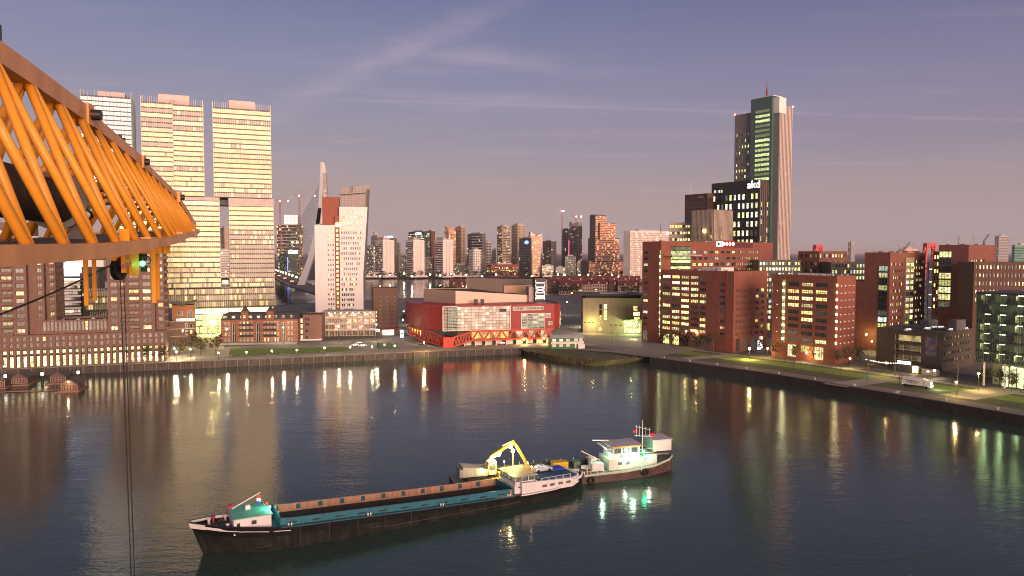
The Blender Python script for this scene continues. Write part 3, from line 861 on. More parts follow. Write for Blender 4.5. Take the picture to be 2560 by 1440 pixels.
sb_.box('balustrade', wd * .25, wd + .1, .2, .35, pz0, pz0 + 1.3, glass('balustrade_glass', (.02, .025, .025), .08, 1.))
rf = MB(); zz = z(763)
rf.hexa([(-.5, .5, zz + 1.2), (wd * .55, .5, zz - .2), (wd * .55, 14, zz - .2), (-.5, 14, zz + 1.2), (-.5, .5, zz + 1.6), (wd * .55, .5, zz + .25), (wd * .55, 14, zz + .25), (-.5, 14, zz + 1.6)])
rf.hexa([(wd * .551, .5, zz - .2), (wd + .6, .5, zz + 1.9), (wd + .6, 14, zz + 1.9), (wd * .551, 14, zz - .2), (wd * .551, .5, zz + .25), (wd + .6, .5, zz + 2.3), (wd + .6, 14, zz + 2.3), (wd * .551, 14, zz + .25)])
sb_.part('butterfly_roof', rf, dark)

# ---- old warehouse
A = G(553, 860)
wh = Bld('warehouse', 'old red brick warehouse with pale stone bands and two turreted gables', 'warehouse', A, rad(8))
hd = (math.cos(rad(8)), math.sin(rad(8)))
wd = colt(745, A, hd, 12)
z = lambda r: hz(r, A[1] + 3) - 3
zt = z(799)
rects = []
for f in (.17, .48, .81):                               # tall loading bays
    rects.append((round(wd * f - .9, 3), round(wd * f + .9, 3), .3, round(zt - 1.6, 3), .25))
fl = [.8, 4.0, 7.0, 9.6]
for j, zz in enumerate(fl):
    for f in (.06, .10, .255, .30, .345, .40, .565, .61, .655, .70, .735, .875, .92):
        rects.append((round(wd * f - .45, 3), round(wd * f + .45, 3), zz, round(zz + (1.9 if j else 2.2), 3), .2))
for q in rects[3:]: assert q[3] < zt
wh.block(0, wd, 0, 18, 0, zt, brick_w, roof_m, f=rects, l=[(3, 4, 2, 4, .3), (9, 10, 2, 4, .2), (3, 4, 7, 9, .3), (9, 10, 7, 9, .2)], parapet=.2, nx=2, ny=2, fr=FRAMEW, lit=.2)
for i in range(9):
    zz = .25 + i * (zt - .6) / 8.6
    for (x0, x1) in ((0, .125), (.215, .435), (.525, .765), (.855, 1.0)):
        if any(abs(zz - q) < .0 for q in fl): continue
        wh.box('stone_band', wd * x0, wd * x1, -.05, -.002, zz - .07, zz + .07, sandst)
for (f0, f1) in ((.24, .42), (.55, .72)):
    for zz in (3.7, 6.7, 9.4):
        wh.part('iron_balcony', MB().box(wd * f0, wd * f1, -1.1, -.01, zz, zz + .14).box(wd * f0, wd * f1, -1.1, -1.03, zz + .14, zz + 1.0), black)
mans = MB()
mans.hexa([(0, .3, zt), (wd, .3, zt), (wd, 18, zt), (0, 18, zt), (.8, 2.6, zt + 3.0), (wd - .8, 2.6, zt + 3.0), (wd - .8, 16, zt + 3.0), (.8, 16, zt + 3.0)])
wh.part('mansard_roof', mans, pm('slate', (.045, .045, .05), .7, var=.3))
for i in range(9):
    x = wd * (.05 + .108 * i)
    o = put('skylight', window_mesh(1.6, 1.5, 2, 1, FRAMEW, OFFG), wh.o, (x, .95, zt + .55), 0, (1, .9, .6, R.choice((.05, .6, 1.1, .1))))
for f in (.305, .635):
    x = wd * f
    g = MB(); g.prism([(x - 1.7, -.15), (x + 1.7, -.15), (x + 1.7, 3.5), (x - 1.7, 3.5)], zt - .1, zt + 4.0)
    g.box(x - 1.95, x + 1.95, -.4, 3.7, zt + 4.0, zt + 4.4)
    wh.part('gable_turret', g, brick_w)
    r_ = MB(); b0 = zt + 4.4
    for (p, q) in (((x - 1.7, -.1), (x + 1.7, -.1)), ((x + 1.7, -.1), (x + 1.7, 3.4)), ((x + 1.7, 3.4), (x - 1.7, 3.4)), ((x - 1.7, 3.4), (x - 1.7, -.1))):
        r_.poly([(*p, b0), (*q, b0), (x, 1.65, b0 + 3.2)])
    wh.part('turret_roof', r_, MATS['slate'])
    put('round_window', window_mesh(1.2, 1.4, 1, 1, FRAMEW, OFFG), wh.o, (x, -.25, zt + 1.0), 0, (1, .85, .6, 1.2))
tb_ = wh.box('terrace', -.5, wd, -5, -.2, -.1, .9, concrete)

# ---- plain brown block and gallery flats
A = G(745, 852)
bb = Bld('brown_block', 'plain windowless brown brick block between the warehouse and gallery flats', 'building', A, rad(8))
wd = colt(805, A, hd, 10); zt = hz(787, A[1]) - 3
bb.block(2.6, wd, 0, 15, 0, zt, pm('brick_plain', (.19, .105, .085), .85, var=.1, vs=.3), roof_m,
         f=[(1.2, 2.1, zt - 3.2, zt - 1.6, .1), (2.4, 3.3, zt - 3.2, zt - 1.6, .1), (1.2, 2.1, zt - 6, zt - 4.4, .1), (2.4, 3.3, zt - 6, zt - 4.4, .1), (1.2, 2.6, .3, 2.6, 0), (1.2, 2.6, zt - 9.4, zt - 8, 0)], parapet=.4)
for i in range(4):
    bb.box('stair_window', 0.05, 2.5, .6, .8, .6 + i * 3, 2.9 + i * 3, em('stair_glow', (1, .72, .3), .8 if i else .3))
bb.box('awning', 1.5, wd, -3, -.02, -1.0 + 1.4, 1.0, steelw)
gx = Bld('roof_hut', 'dark green plant hut on the roof behind the brown block', 'hut', G(752, 840), rad(8), z=hz(790, 410))
gx.box('wall', 0, 4.6, 0, 4, 0, 3.2, pm('hut_green', (.02, .045, .03), .7)); gx.box('base', -.5, 5.2, -.5, 5, -14, 0, brick_d)
A = G(806, 842)
gf = Bld('gallery_flats', 'low apartment block with open pink concrete balcony grid and warm lights', 'apartment block', A, rad(6))
h6 = (math.cos(rad(6)), math.sin(rad(6)))
wd = colt(938, A, h6, 10); zt = hz(781, A[1]) - 3
gf.box('wall', 0, wd, 1.9, 14, 0, zt, pm('gallery_wall', (.30, .2, .15), .8)); gf.box('roof', -.2, wd + .2, -.2, 14.2, zt + .01, zt + .45, pm('gallery_roof', (.42, .36, .34), .8))
conc_p = pm('pink_concrete', (.50, .36, .30), .75, var=.12)
nb, nf = 9, 4
fw_, fh = wd / nb, zt / nf
for i in range(nb + 1): gf.box('pier', i * fw_ - .14, i * fw_ + .14, 0, 1.95, 0, zt, conc_p)
for j in range(1, nf):
    gf.box('gallery_floor', 0.15, wd - .15, .05, 1.9, j * fh - .12, j * fh + .12, conc_p)
gl_ = glass('gallery_glass', (.05, .045, .035), .15, .7, blotch=.9)
for j in range(nf):
    for i in range(nb):
        if j: gf.box('parapet', i * fw_ + .15, (i + 1) * fw_ - .15, .08, .16, j * fh + .12, j * fh + 1.0, conc_p if (i * 7 + j) % 3 else FRAMEW)
        put('window', window_mesh(fw_ - .5, fh - .55, 2, 1, FRAMEW, gl_), gf.o, ((i + .5) * fw_, 1.85, j * fh + .2), 0, (1, R.uniform(.62, .85), R.uniform(.3, .5), R.choice((.15, .5, .9, 1.2, .3)) if j else .08))
for i in range(nb):
    gf.part('lamp', MB().ball((i * fw_ + .6, -.05, zt - .4), .28), em('gallery_lamp', (1, .85, .5), 4.0))
# ---- dark brick tower block beside the gallery flats
A = G(934, 838)
db = Bld('dark_block', 'tall plain dark brown brick apartment block with a lit shop below', 'apartment block', A, rad(14))
h14 = (math.cos(rad(14)), math.sin(rad(14)))
wd = colt(995, A, h14, 15); zt = hz(720, A[1]) - 3
db.block(0, wd, 0, 17, 0, zt, brick_d, roof_m, l=grid(1, 16, 4, .7, 3, zt - 1, 7, .62, lit=lambda i, j: .45), reveal=.3, pal=(WARM, (1, .8, .5)),
         f=[(1.1, 2.0, zt - 12.5 - 2.2 * k, zt - 11.2 - 2.2 * k, .4) for k in range(5)], parapet=.5)
for j in range(8):
    for i in range(3):
        put('wall_light', window_mesh(.32, .32, 1, 1, FRAMEW, OFFG), db.o, (4.2 + i * 3.9, -.03, 5.2 + j * 2.35), 0, (1, .85, .7, 1.3 if (i + j) % 3 else .5))
db.box('shop_front', 5.2, 11.2, -1.5, -.05, .3, 3.0, em('shop_white', (1, .96, .75), 2.4)); db.box('shop_canopy', 4.6, 15.3, -2.4, -.04, 3.05, 3.6, pm('canopy_red', (.4, .02, .02), .5))
db.box('sign_board', 0.2, 3.6, -.6, -.06, 1.6, 4.4, dark); 
stroke_text(db.o, [[(0, 1, 1, 1), (1, 1, 1, .3), (1, .3, .2, 0)], C_, [(0, 0, 1, 1), (0, 1, 1, 0)]], [.6, 1.7, 2.7], [2.2] * 3, .7, 1.2, .22, -.7, em('sign_neon', (1, 1, .9), 4))
# ---- white office tower with the leaning facade
A = XY(789, 545)
kt = Bld('leaning_office_tower', 'white office tower with leaning facade, red brown core and yellow lit seam', 'office tower', A, rad(11))
K = (math.cos(rad(11)), math.sin(rad(11)))
kz = lambda r: hz(r, 548) - 3
ka = lambda px, r: colt(px, A, K, hz(r, 548))
x0, x1, x2, x3 = 0, ka(838, 700), ka(850, 700), ka(902, 775)
xt = ka(918.5, 516); zl, zr, zc = kz(563), kz(517), kz(492)
kw = dict(fr=FRAME, nx=1, pal=(YEL, WARM, GRN))
mb = MB()
rl = grid(ka(818, 650), x1 - .3, 3, .52, 3, zl - 2, 17, .42, lit=lambda i, j: .9 if j > 13 else .28)
kt.face(mb, (x0, 0), (1, 0), x1, 0, zl, rl, .3)
mb.quad((x0, 14, 0), (x0, 0, 0), (x0, 0, zl), (x0, 14, zl)); mb.quad((x0, 0, zl), (x1, 0, zl), (x1, 14, zl), (x0, 14, zl)); mb.quad((x1, 0, 0), (x1, 14, 0), (x1, 14, zl), (x1, 0, zl))
kt.part('wall', mb, whitep); kt.panes((x0, 0), (1, 0), rl, .3, **kw)
sg = MB(); 
gpan = glass('side_glass', (.05, .06, .065), .08, 1.0, cell=0)
n = 12
for j in range(n):                                     # grey banded glass flank
    o = put('flank_glass', window_mesh(13.6, zl / n - .12, 1, 1, FRAME, gpan), kt.o, (-.06, 7, j * zl / n + .05), rad(-90), (1, .95, .4, 1.2 if j == 3 else 0))
# right slab, wider at the top: the outer edge leans out
mb = MB()
nr = 20
def xr(zv): return x3 + (xt - x3) * zv / zr
wl_ = []
for j in range(nr):
    zz = 3 + j * (zr - 4) / nr; ee = xr(zz) - x2
    nw = 9 if j > 8 else 8 if j > 4 else 7
    for i in range(nw):
        q0 = 1.2 + i * (ee - 3.6) / 9.
        wl_.append((round(q0, 3), round(q0 + .95, 3), round(zz, 3), round(zz + 2.0, 3), 1.0 if j > 15 else .18))
wmax = max(q[1] for q in wl_) + .1
kt.face(mb, (x2, 0), (1, 0), wmax, 0, zr, wl_, .3)
zz = [0, zr]
mb.quad((x2 + wmax, 0, 0), (xr(0), 0, 0), (xr(zr), 0, zr), (x2 + wmax, 0, zr)) if xr(0) > x2 + wmax else mb.poly([(x2 + wmax, 0, zr * (x2 + wmax - x3) / (xt - x3)), (xr(zr), 0, zr), (x2 + wmax, 0, zr)])
mb.quad((xr(0), 0, 0), (xr(0), 16, 0), (xr(zr), 16, zr), (xr(zr), 0, zr)); mb.quad((x2, 0, zr), (xr(zr), 0, zr), (xr(zr), 16, zr), (x2, 16, zr)); mb.quad((x2, 16, 0), (x2, 0, 0), (x2, 0, zr), (x2, 16, zr))
kt.part('leaning_wall', mb, whitep)
kt.panes((x2, 0), (1, 0), wl_, .3, **kw)
# leaning glass curtain behind, rising above the roof
scr = MB(); zs1 = kz(468); e0, e1 = ka(848, 516) + 1.5, ka(925, 470)
def sx(t, z): return (x2 + 2 + (e0 - x2 - 2) * z / zr, )[0] * (1 - t) + (xr(0) + 2.0 + (e1 - xr(0) - 2.0) * z / zs1) * t
for j in range(14):
    zq0 = zr - 1 + (zs1 - zr + 1) * j / 13
    scr.bar((sx(0, zq0), 4, zq0), (sx(1, zq0), 4, zq0 + (2.4 * j / 13)), .22, .22)
for i in range(9):
    t = i / 8; scr.bar((sx(t, zr - 1), 4, zr - 1), (sx(t, zs1), 4, zs1 + 2.4 * t), .28, .28)
kt.part('screen_grid', scr, pm('screen_steel', (.2, .17, .16), .5, .3))
pn = MB(); pn.quad((sx(0, zr - 1), 4.3, zr - 1), (sx(1, zr - 1), 4.3, zr - 1), (sx(1, zs1), 4.3, zs1 + 2.2), (sx(0, zs1), 4.3, zs1 - .2))
kt.part('screen_glass', pn, pm('screen_glass_grey', (.27, .22, .21), .35, var=.1))
ed = MB(); ed.hexa([(xr(0) + .6, 2, 0), (xr(0) + 2.2, 2, 0), (xr(0) + 2.2, 15, 0), (xr(0) + .6, 15, 0), (e1 - 2, 2, zs1 - 1), (e1 - .2, 2, zs1 - 1), (e1 - .2, 15, zs1 - 1), (e1 - 2, 15, zs1 - 1)])
kt.part('leaning_glass_front', ed, pm('front_glass', (.05, .045, .045), .5))
kt.part('mast_arm', MB().bar((ka(848, 486), 3, kz(486)), (ka(915, 480), 3, kz(480)), .5, .5).bar((ka(876, 480), 3, kz(480)), (ka(878, 462), 3, kz(462)), .25, .25).bar((ka(880, 480), 3, kz(480)), (ka(882, 462), 3, kz(462)), .25, .25), dark)
# core
core_m = pm('core_redbrown', (.26, .075, .045), .7, var=.1)
kt.part('core', MB().box(ka(805, 530), x2 - .05, 3, 15, zl * .6, zc), core_m)
kt.part('core_front', MB().box(x1 + .1, x2 - .1, 1.0, 2.9, 0, kz(540)), core_m)
for j in range(19):
    zz = 2 + j * 3.35
    o = put('seam_light', window_mesh(ka(846, 700) - ka(839.5, 700), 2.3, 1, 1, FRAME, gl_), kt.o, ((x1 + x2) / 2, .95, zz), 0, (1, .78, .22, R.choice((1.6, 1.1, .6, 1.8))))
kt.part('roof_beacon', MB().ball((ka(843, 562), .4, kz(562)), 1.7), em('beacon_yellow', (1, .75, .15), 3.5))
# ================================================================== theatre, museum house, red brick offices
red_m = pm('theatre_red', (.27, .018, .022), .45, var=.08, vs=.15)
truss_m = pm('truss_orange_red', (.43, .045, .018), .45, var=.08)
peach = pm('theatre_cladding_lit', (.68, .50, .39), .6, var=.05, vs=.1)
clad_shaded = pm('theatre_cladding_shaded', (.30, .225, .18), .6, var=.06, vs=.1)  # shade of the left faces put into a darker cladding colour
zinc = pm('theatre_zinc', (.085, .065, .062), .5, var=.15)
P0 = (-32.0, 363.5); LA = rad(15.0)
lx = Bld('theatre', 'red theatre on orange red zigzag truss with LUXOR sign tower and beige roof volumes', 'theatre', P0, LA)
L_ = (math.cos(LA), math.sin(LA)); LV = (-L_[1], L_[0])
def la_(px, row):
    z = hz(row, 371); return colt(px, P0, L_, z)
def lz(row, px=1250): 
    t = colt(px, P0, L_, 15); return hz(row, P0[1] + L_[1] * t) - 3
def loc(x, y):       # world plan to theatre plan
    dx, dy = x - P0[0], y - P0[1]
    return (dx * L_[0] + dy * L_[1], dx * LV[0] + dy * LV[1])
zb, zt = lz(824), lz(762)
a1 = la_(1386, 800)
# main red body: curved left flank, straight front, rounded right end
left = [(0, 0), (-3.5, 3.5), (-7.5, 9), (-11.5, 16), (-14, 23), (-15, 30), (-15, 48)]
right = [(a1, 0), (a1 + 3.0, 1.2), (a1 + 4.6, 4), (a1 + 5, 10), (a1 + 5, 44)]
plan = left[::-1] + right
plan = plan[:]           # anticlockwise seen from above
ga0, ga1 = la_(1108, 790), la_(1275, 790)
wn = [(la_(1304, 800), la_(1361, 800), lz(822, 1330), lz(784, 1330)), (la_(1283, 770), la_(1357, 770), lz(774.5, 1320), lz(767.5, 1320)),
      (la_(1365, 800), la_(1376, 800), lz(793, 1370), lz(784, 1370))]
rects = [(round(ga0, 3), round(ga1, 3), round(zb + .3, 3), round(zt - .7, 3))] + [tuple(round(v, 3) for v in q) for q in wn]
mb = MB()
lx.face(mb, (0, 0), (1, 0), a1, zb, zt, rects, .5)
for side in (left[::-1], right):
    for p, q in zip(side, side[1:]):
        mb.quad((*p, zb), (*q, zb), (*q, zt), (*p, zt))
mb.poly([(*p, zt - .5) for p in plan]); mb.poly([(*p, zb) for p in plan][::-1])
lx.part('wall', mb, red_m)
# glazed wall: cream panels one by one, green glass strips at its left end
cream = [pm('cream_panel', (.60, .54, .46), .35, var=.1), pm('cream_panel_pale', (.68, .62, .55), .35, var=.1), pm('cream_panel_dusk', (.46, .41, .34), .35, var=.1)]
n0 = la_(1143.5, 790); nx, nz = 15, 8
cw, ch = (ga1 - n0) / nx, (zt - zb - 1.0) / nz
pmesh = {}
litp = em('panel_lit', (1, .85, .5), .30)
for j in range(nz):
    for i in range(nx):
        k = R.randrange(3)
        dk = (i in (12, 13) and j == 6)
        ml = dark if dk else (litp if R.random() < .07 else cream[k])
        key = ml.name
        if key not in pmesh:
            pmesh[key] = MB().box(.05, cw - .05, -.12, .04, .07, ch - .07).box(.1, cw * .5, -.45, -.12, ch - .32, ch - .2).mesh('panel', [ml])
        put('panel', pmesh[key], lx.o, (n0 + i * cw, .42, zb + .3 + j * ch))
greeng = [glass('green_glass', (.03, .14, .08), .1, .35), glass('green_glass_dark', (.02, .07, .05), .1, .35)]
for j in range(8):
    for i in range(3):
        w = (n0 - ga0 - .3) / 3
        put('green_pane', window_mesh(w - .05, ch - .42, 1, 1, FRAMEW, greeng[(i + j) % 2]), lx.o, (ga0 + .15 + (i + .5) * w, .4, zb + .3 + j * ch + .1), 0, (.3, .8, .4, .12))
lx.part('white_surround', MB().box(ga0 - .35, ga0, -.35, .05, zb + .1, zt - .4).box(ga0, n0, -.35, .05, zt - .68, zt - .3).box(ga0, ga1, -.25, .04, zb - .05, zb + .28).box(ga1, ga1 + .3, -.25, .04, zb, zt - .3), steelw)
for q, nx_, ny_, lt in ((wn[0], 4, 6, .6), (wn[1], 9, 1, .5), (wn[2], 1, 3, .2)):
    x0, x1, z0, z1 = q
    lx.part('window_surround', MB().box(x0 - .25, x1 + .25, -.16, .02, z0 - .25, z0).box(x0 - .25, x1 + .25, -.16, .02, z1, z1 + .25).box(x0 - .25, x0, -.16, .02, z0, z1).box(x1, x1 + .25, -.16, .02, z0, z1), steelw)
    for i in range(nx_):
        for j in range(ny_):
            w, h = (x1 - x0) / nx_, (z1 - z0) / ny_
            put('window', window_mesh(w - .06, h - .08, 1, 1, FRAMEW, R.choice(greeng + [OFFG])), lx.o, (x0 + (i + .5) * w, .35, z0 + j * h + .04), 0, (1, .9, .6, R.choice((.0, .05, .5, .1))))
# windows of the rounded right end
for (f, r0, r1, w) in ((.2, 793, 783, 2.4), (.25, 806, 798, 2.6), (-.4, 816, 806, 2.3), (.55, 818, 808, .6)):
    q = right[1] if f > 0 else (a1 - 3.5, -.02)
    rz = rad(60) if f > 0 else 0
    x, y = (a1 + 3.9, 2.2) if f > 0 else (a1 - 2.4, -.03)
    put('window', window_mesh(w, lz(r1) - lz(r0), 3, 1, FRAMEW, OFFG), lx.o, (x + .06, y - .05, lz(r0)), rz, (1, .85, .5, R.choice((.2, 1.0, .5))))
# orange red truss under the body
tz0, tz1 = lz(848), zb - .05
tr = la_(1384, 830); tl = la_(1180, 830)
def bar(name, p, q, w=.75): return lx.part(name, MB().bar(p, q, w, w), truss_m)
bar('truss_chord', (tl, -.2, tz0), (tr, -.2, tz0), .9); bar('truss_chord', (tl - 1, -.2, tz1 - .4), (tr, -.2, tz1 - .4), .9)
nt = 7
for i in range(nt):
    x = tl + (tr - tl) * i / nt; m_ = (tr - tl) / nt
    bar('truss_brace', (x, -.2, tz0), (x + m_ / 2, -.2, tz1 - .4), .8); bar('truss_brace', (x + m_ / 2, -.2, tz1 - .4), (x + m_, -.2, tz0), .8)
# sloping ramp truss to the prow and back round the left flank
px0, px1 = 2.2, tl
zl0, zl1 = lz(868, 1130), lz(842, 1130)
bar('truss_chord', (px0, -1.6, zl0 + .4), (px1, -.2, tz0)); bar('truss_chord', (px0, -1.6, zl1 - .2), (px1, -.2, tz1 - .6))
for i in range(6):
    t, u, m_ = i / 6, (i + 1) / 6, (i + .5) / 6
    lo = lambda s: (px0 + (px1 - px0) * s, -1.6 + 1.4 * s, zl0 + .4 + (tz0 - zl0 - .4) * s)
    hi = lambda s: (px0 + (px1 - px0) * s, -1.6 + 1.4 * s, zl1 - .2 + (tz1 - .4 - zl1) * s)
    bar('truss_brace', lo(t), hi(m_), .45); bar('truss_brace', hi(m_), lo(u), .45)
lx.box('prow', -2.6, 2.6, -1.9, .6, zl0, zl1, pm('prow_red', (.50, .036, .018), .4, var=.04))
fl = [(-2.4, 1.5), (-6.5, 8), (-11.5, 16), (-14.6, 24), (-15.6, 34)]
za, zbb = [zl0 + .3, zl0 + 1.6, zl0 + 2.6, lz(846), lz(846)], [zl1, zl1 + 1.6, tz1 - .4, tz1 - .2, tz1 - .2]
for i in range(4):
    p, q = fl[i], fl[i + 1]
    bar('truss_chord', (*p, za[i]), (*q, za[i + 1])); bar('truss_chord', (*p, zbb[i]), (*q, zbb[i + 1]))
    for k in range(3):
        s, u = k / 3, (k + 1) / 3; m_ = (s + u) / 2
        f_ = lambda z, t: (p[0] + (q[0] - p[0]) * t, p[1] + (q[1] - p[1]) * t, z[i] + (z[i + 1] - z[i]) * t)
        bar('truss_brace', f_(za, s), f_(zbb, m_), .4); bar('truss_brace', f_(zbb, m_), f_(za, u), .4)
        if i > 1: lx.part('truss_lamp', MB().box(p[0] + (q[0] - p[0]) * m_ + .3, p[0] + (q[0] - p[0]) * m_ + 1.1, p[1] + (q[1] - p[1]) * m_ + .3, p[1] + (q[1] - p[1]) * m_ + .5, za[i] + 1.5, zbb[i] - .4), em('truss_warm', (1, .5, .12), 1.2))
lx.part('dark_terrace', MB().poly([(-2, .8, zl1 + .5), (14, .8, tz0 + .2), (14, 10, tz0 + .2), (-6, 10, zl1 + .5)]) or MB().box(-2, 14, .9, 6, zl1, zl1 + .3), dark)
# recessed ground floor and warm foyer behind the truss
lx.box('foyer_wall', 6, tr + 1, 7, 42, 0, zb - .1, pm('foyer_dark', (.2, .17, .12), .7))
for i in range(4):
    x0 = tl + .5 + i * 4.9
    o = lx.box('foyer_pane', x0, x0 + 4.6, 3.0, 3.2, tz0 + .3, zb - .5, glass('foyer_glass', (.1, .07, .02), .3, .5, blotch=.25)); o.color = (1, .62, .13, .95)
for i in range(3):
    x0 = tl + 24 + i * 6.6
    o = lx.box('foyer_pane', x0, x0 + 3.4, 3.0, 3.2, tz0 + .3, zb - .5, MATS['foyer_glass']); o.color = (1, .85, .6, .6)
for i in range(9):
    x = tl - 3 + i * (tr - tl + 3) / 8.5
    lx.box('ground_wall', x, x + 3.3, 3.2, 3.6, .1, tz0 - .4, pm('ground_white', (.62, .55, .48), .6))
    lx.box('column', x - .9, x - .5, .2, .7, 0, tz0 - .3, steelw)
for x in (la_(1310, 850), la_(1360, 850)):
    lx.part('wall_lamp', MB().ball((x, .2, lz(850)), .55), em('lamp_sodium', (1, .7, .2), 9)); point_light(lx.o, (x, -1.5, lz(850)), 900, (1, .72, .3), .4)
for i, dx in enumerate((0, 2.6, 4.8, 6.3, 8.2)):
    lx.part('pile', MB().tube((-1.6 + dx, -2.2 + (i % 2) * .8, -5), (-1.6 + dx, -2.2 + (i % 2) * .8, zl0 + .1), .2), steelw)
# roof volumes
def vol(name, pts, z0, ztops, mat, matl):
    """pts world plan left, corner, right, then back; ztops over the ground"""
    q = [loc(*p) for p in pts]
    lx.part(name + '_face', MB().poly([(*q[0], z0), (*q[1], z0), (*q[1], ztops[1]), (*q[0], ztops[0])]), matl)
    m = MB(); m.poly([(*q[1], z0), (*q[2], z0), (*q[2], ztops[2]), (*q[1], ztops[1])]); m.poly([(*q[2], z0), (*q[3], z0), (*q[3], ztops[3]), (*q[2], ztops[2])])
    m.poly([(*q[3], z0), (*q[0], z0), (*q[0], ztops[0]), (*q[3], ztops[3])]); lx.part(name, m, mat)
    lx.part(name + '_roof', MB().poly([(*q[i], ztops[i] - .15) for i in range(4)]) or (lambda m: (m.poly([(*q[i], ztops[i] - .1) for i in range(4)]), m)[1])(MB()), roof_m)
vol('auditorium', [(-48.5, 401), (-29.8, 386), (8.6, 402), (-14, 436)], zt - .6, [27.4, 27.0, 23.8, 26], peach, clad_shaded)
vol('fly_tower', [(-26.6, 426), (-5.0, 411), (14.0, 420), (-2, 448)], 18, [32.6, 32.4, 32.0, 32.4], zinc, clad_shaded)
q0, q1 = loc(-4.6, 410.6), loc(12.0, 418.6)
lx.part('timber_panel', MB().poly([(*q0, 18), (*q1, 18), (*q1, 28.6), (*q0, 28.6)]) or (lambda m: (m.poly([(*q0, 18), (*q1, 18), (*q1, 28.6), (*q0, 28.6)]), m)[1])(MB()), pm('timber_beige', (.42, .27, .17), .7))
q = loc(9.2, 400.0)
lx.box('stair_tower', q[0], q[0] + 2.9, q[1], q[1] + 6, zt - .5, 28.4, pm('stair_grey', (.34, .28, .27), .6))
q = loc(12.5, 399.0)
st = lx.box('sign_tower', q[0], q[0] + 6.0, q[1] - .2, q[1] + 5, zt - .4, 33.0, black)
S = {'L': [(0, 0, 0, 1), (0, 0, 1, 0)], 'U': [(0, 1, 0, 0), (0, 0, 1, 0), (1, 0, 1, 1)], 'X': [(0, 0, 1, 1), (0, 1, 1, 0)],
     'O': [(0, 0, 0, 1), (0, 1, 1, 1), (1, 1, 1, 0), (1, 0, 0, 0)], 'R': [(0, 0, 0, 1), (0, 1, 1, 1), (1, 1, 1, 0), (0, .42, 1, .42)]}
stroke_text(lx.o, [S[c] for c in 'LUXOR'], [q[0] + .4] * 5, [30.6 - i * 2.32 for i in range(5)], 5.1, 1.55, .46, q[1] - .32, em('letter_white', (1, .93, .88), .75), dep=.16)
# roof doors
for px in (1208, 1225): lx.box('roof_door', la_(px, 760) - .9, la_(px, 760) + .9, 17, 18, zt - .4, zt + 1.9, dark)

# ---- green harbour cabin
A = G(1378, 872)
hc = Bld('harbour_cabin', 'green two storey cabin with white windows, grey roof and lettered banner on the spit', 'cabin', A, rad(10))
h10 = (math.cos(rad(10)), math.sin(rad(10)))
wd = colt(1460, A, h10, 6); zt_ = 5.2
cabg = pm('cabin_green', (.02, .15, .035), .55, var=.12)
rr = [(wd * (.035 + .21 * i), wd * (.15 + .21 * i), zz, zz + 1.25, .9 if zz > 3 else .0) for i in range(3) for zz in (.9, 3.5)] + [(wd * (.70 + .15 * i), wd * (.81 + .15 * i), 3.6, 4.9, .0) for i in range(2)]
rr = [tuple(round(v, 3) for v in q) for q in rr]
hc.block(0, wd, 0, 6, 0, zt_, cabg, roof_m, f=rr, reveal=.12, parapet=.05, fr=FRAMEW, pal=(WHT, YEL), lo=.9, hi=1.4, gl=glass('cabin_blind', (.6, .57, .5), .5, .4))
rf = MB(); rf.prism([(-.3, -.35), (wd + .3, -.35), (wd + .3, 3), (-.3, 3)], [zt_ + .02, zt_ + .02, zt_ + 1.15, zt_ + 1.15], [zt_ + .14, zt_ + .14, zt_ + 1.27, zt_ + 1.27])
rf.prism([(-.3, 3.002), (wd + .3, 3.002), (wd + .3, 6.35), (-.3, 6.35)], [zt_ + 1.15, zt_ + 1.15, zt_ + .02, zt_ + .02], [zt_ + 1.27, zt_ + 1.27, zt_ + .14, zt_ + .14])
hc.part('roof_sheet', rf, pm('cabin_roof', (.45, .42, .42), .5))
hc.part('gable', MB().prism([(0, .05), (.1, .05), (.1, 5.95), (0, 5.95)], zt_, zt_ + .05), cabg)
hc.box('banner', .02, wd * .99, -.1, -.03, 2.25, 3.35, pm('banner_white', (.75, .7, .68), .7))
hc.box('door', wd * .72, wd * .77, -.06, -.02, .1, 2.2, steelw)
hc.box('white_container', wd * .80, wd * 1.0, -1.6, -.12, 0, 2.15, pm('container_white', (.66, .6, .56), .6))
def text(parent, body, loc_, size, mat, rz=0., align='LEFT', dep=.02, sx=1., name='lettering', tilt=90):
    cu = bpy.data.curves.new(name, 'FONT'); cu.body = body; cu.size = size; cu.extrude = dep; cu.align_x = align
    o = bpy.data.objects.new(name, cu); cu.materials.append(mat)
    dg = bpy.context.evaluated_depsgraph_get()
    COL.objects.link(o); bpy.context.view_layer.update()
    me = bpy.data.meshes.new_from_object(o); COL.objects.unlink(o); bpy.data.objects.remove(o)
    o = put(name, me, parent, loc_); o.rotation_euler = (rad(tilt), 0, rz); o.scale = (sx, 1, 1)
    return o
text(hc.o, 'Havenkeet de Rijnhavenkeet de Rij', (.5, -.14, 2.55), .78, pm('banner_ink', (.12, .04, .06), .7), sx=1.28 * wd / 16.5)

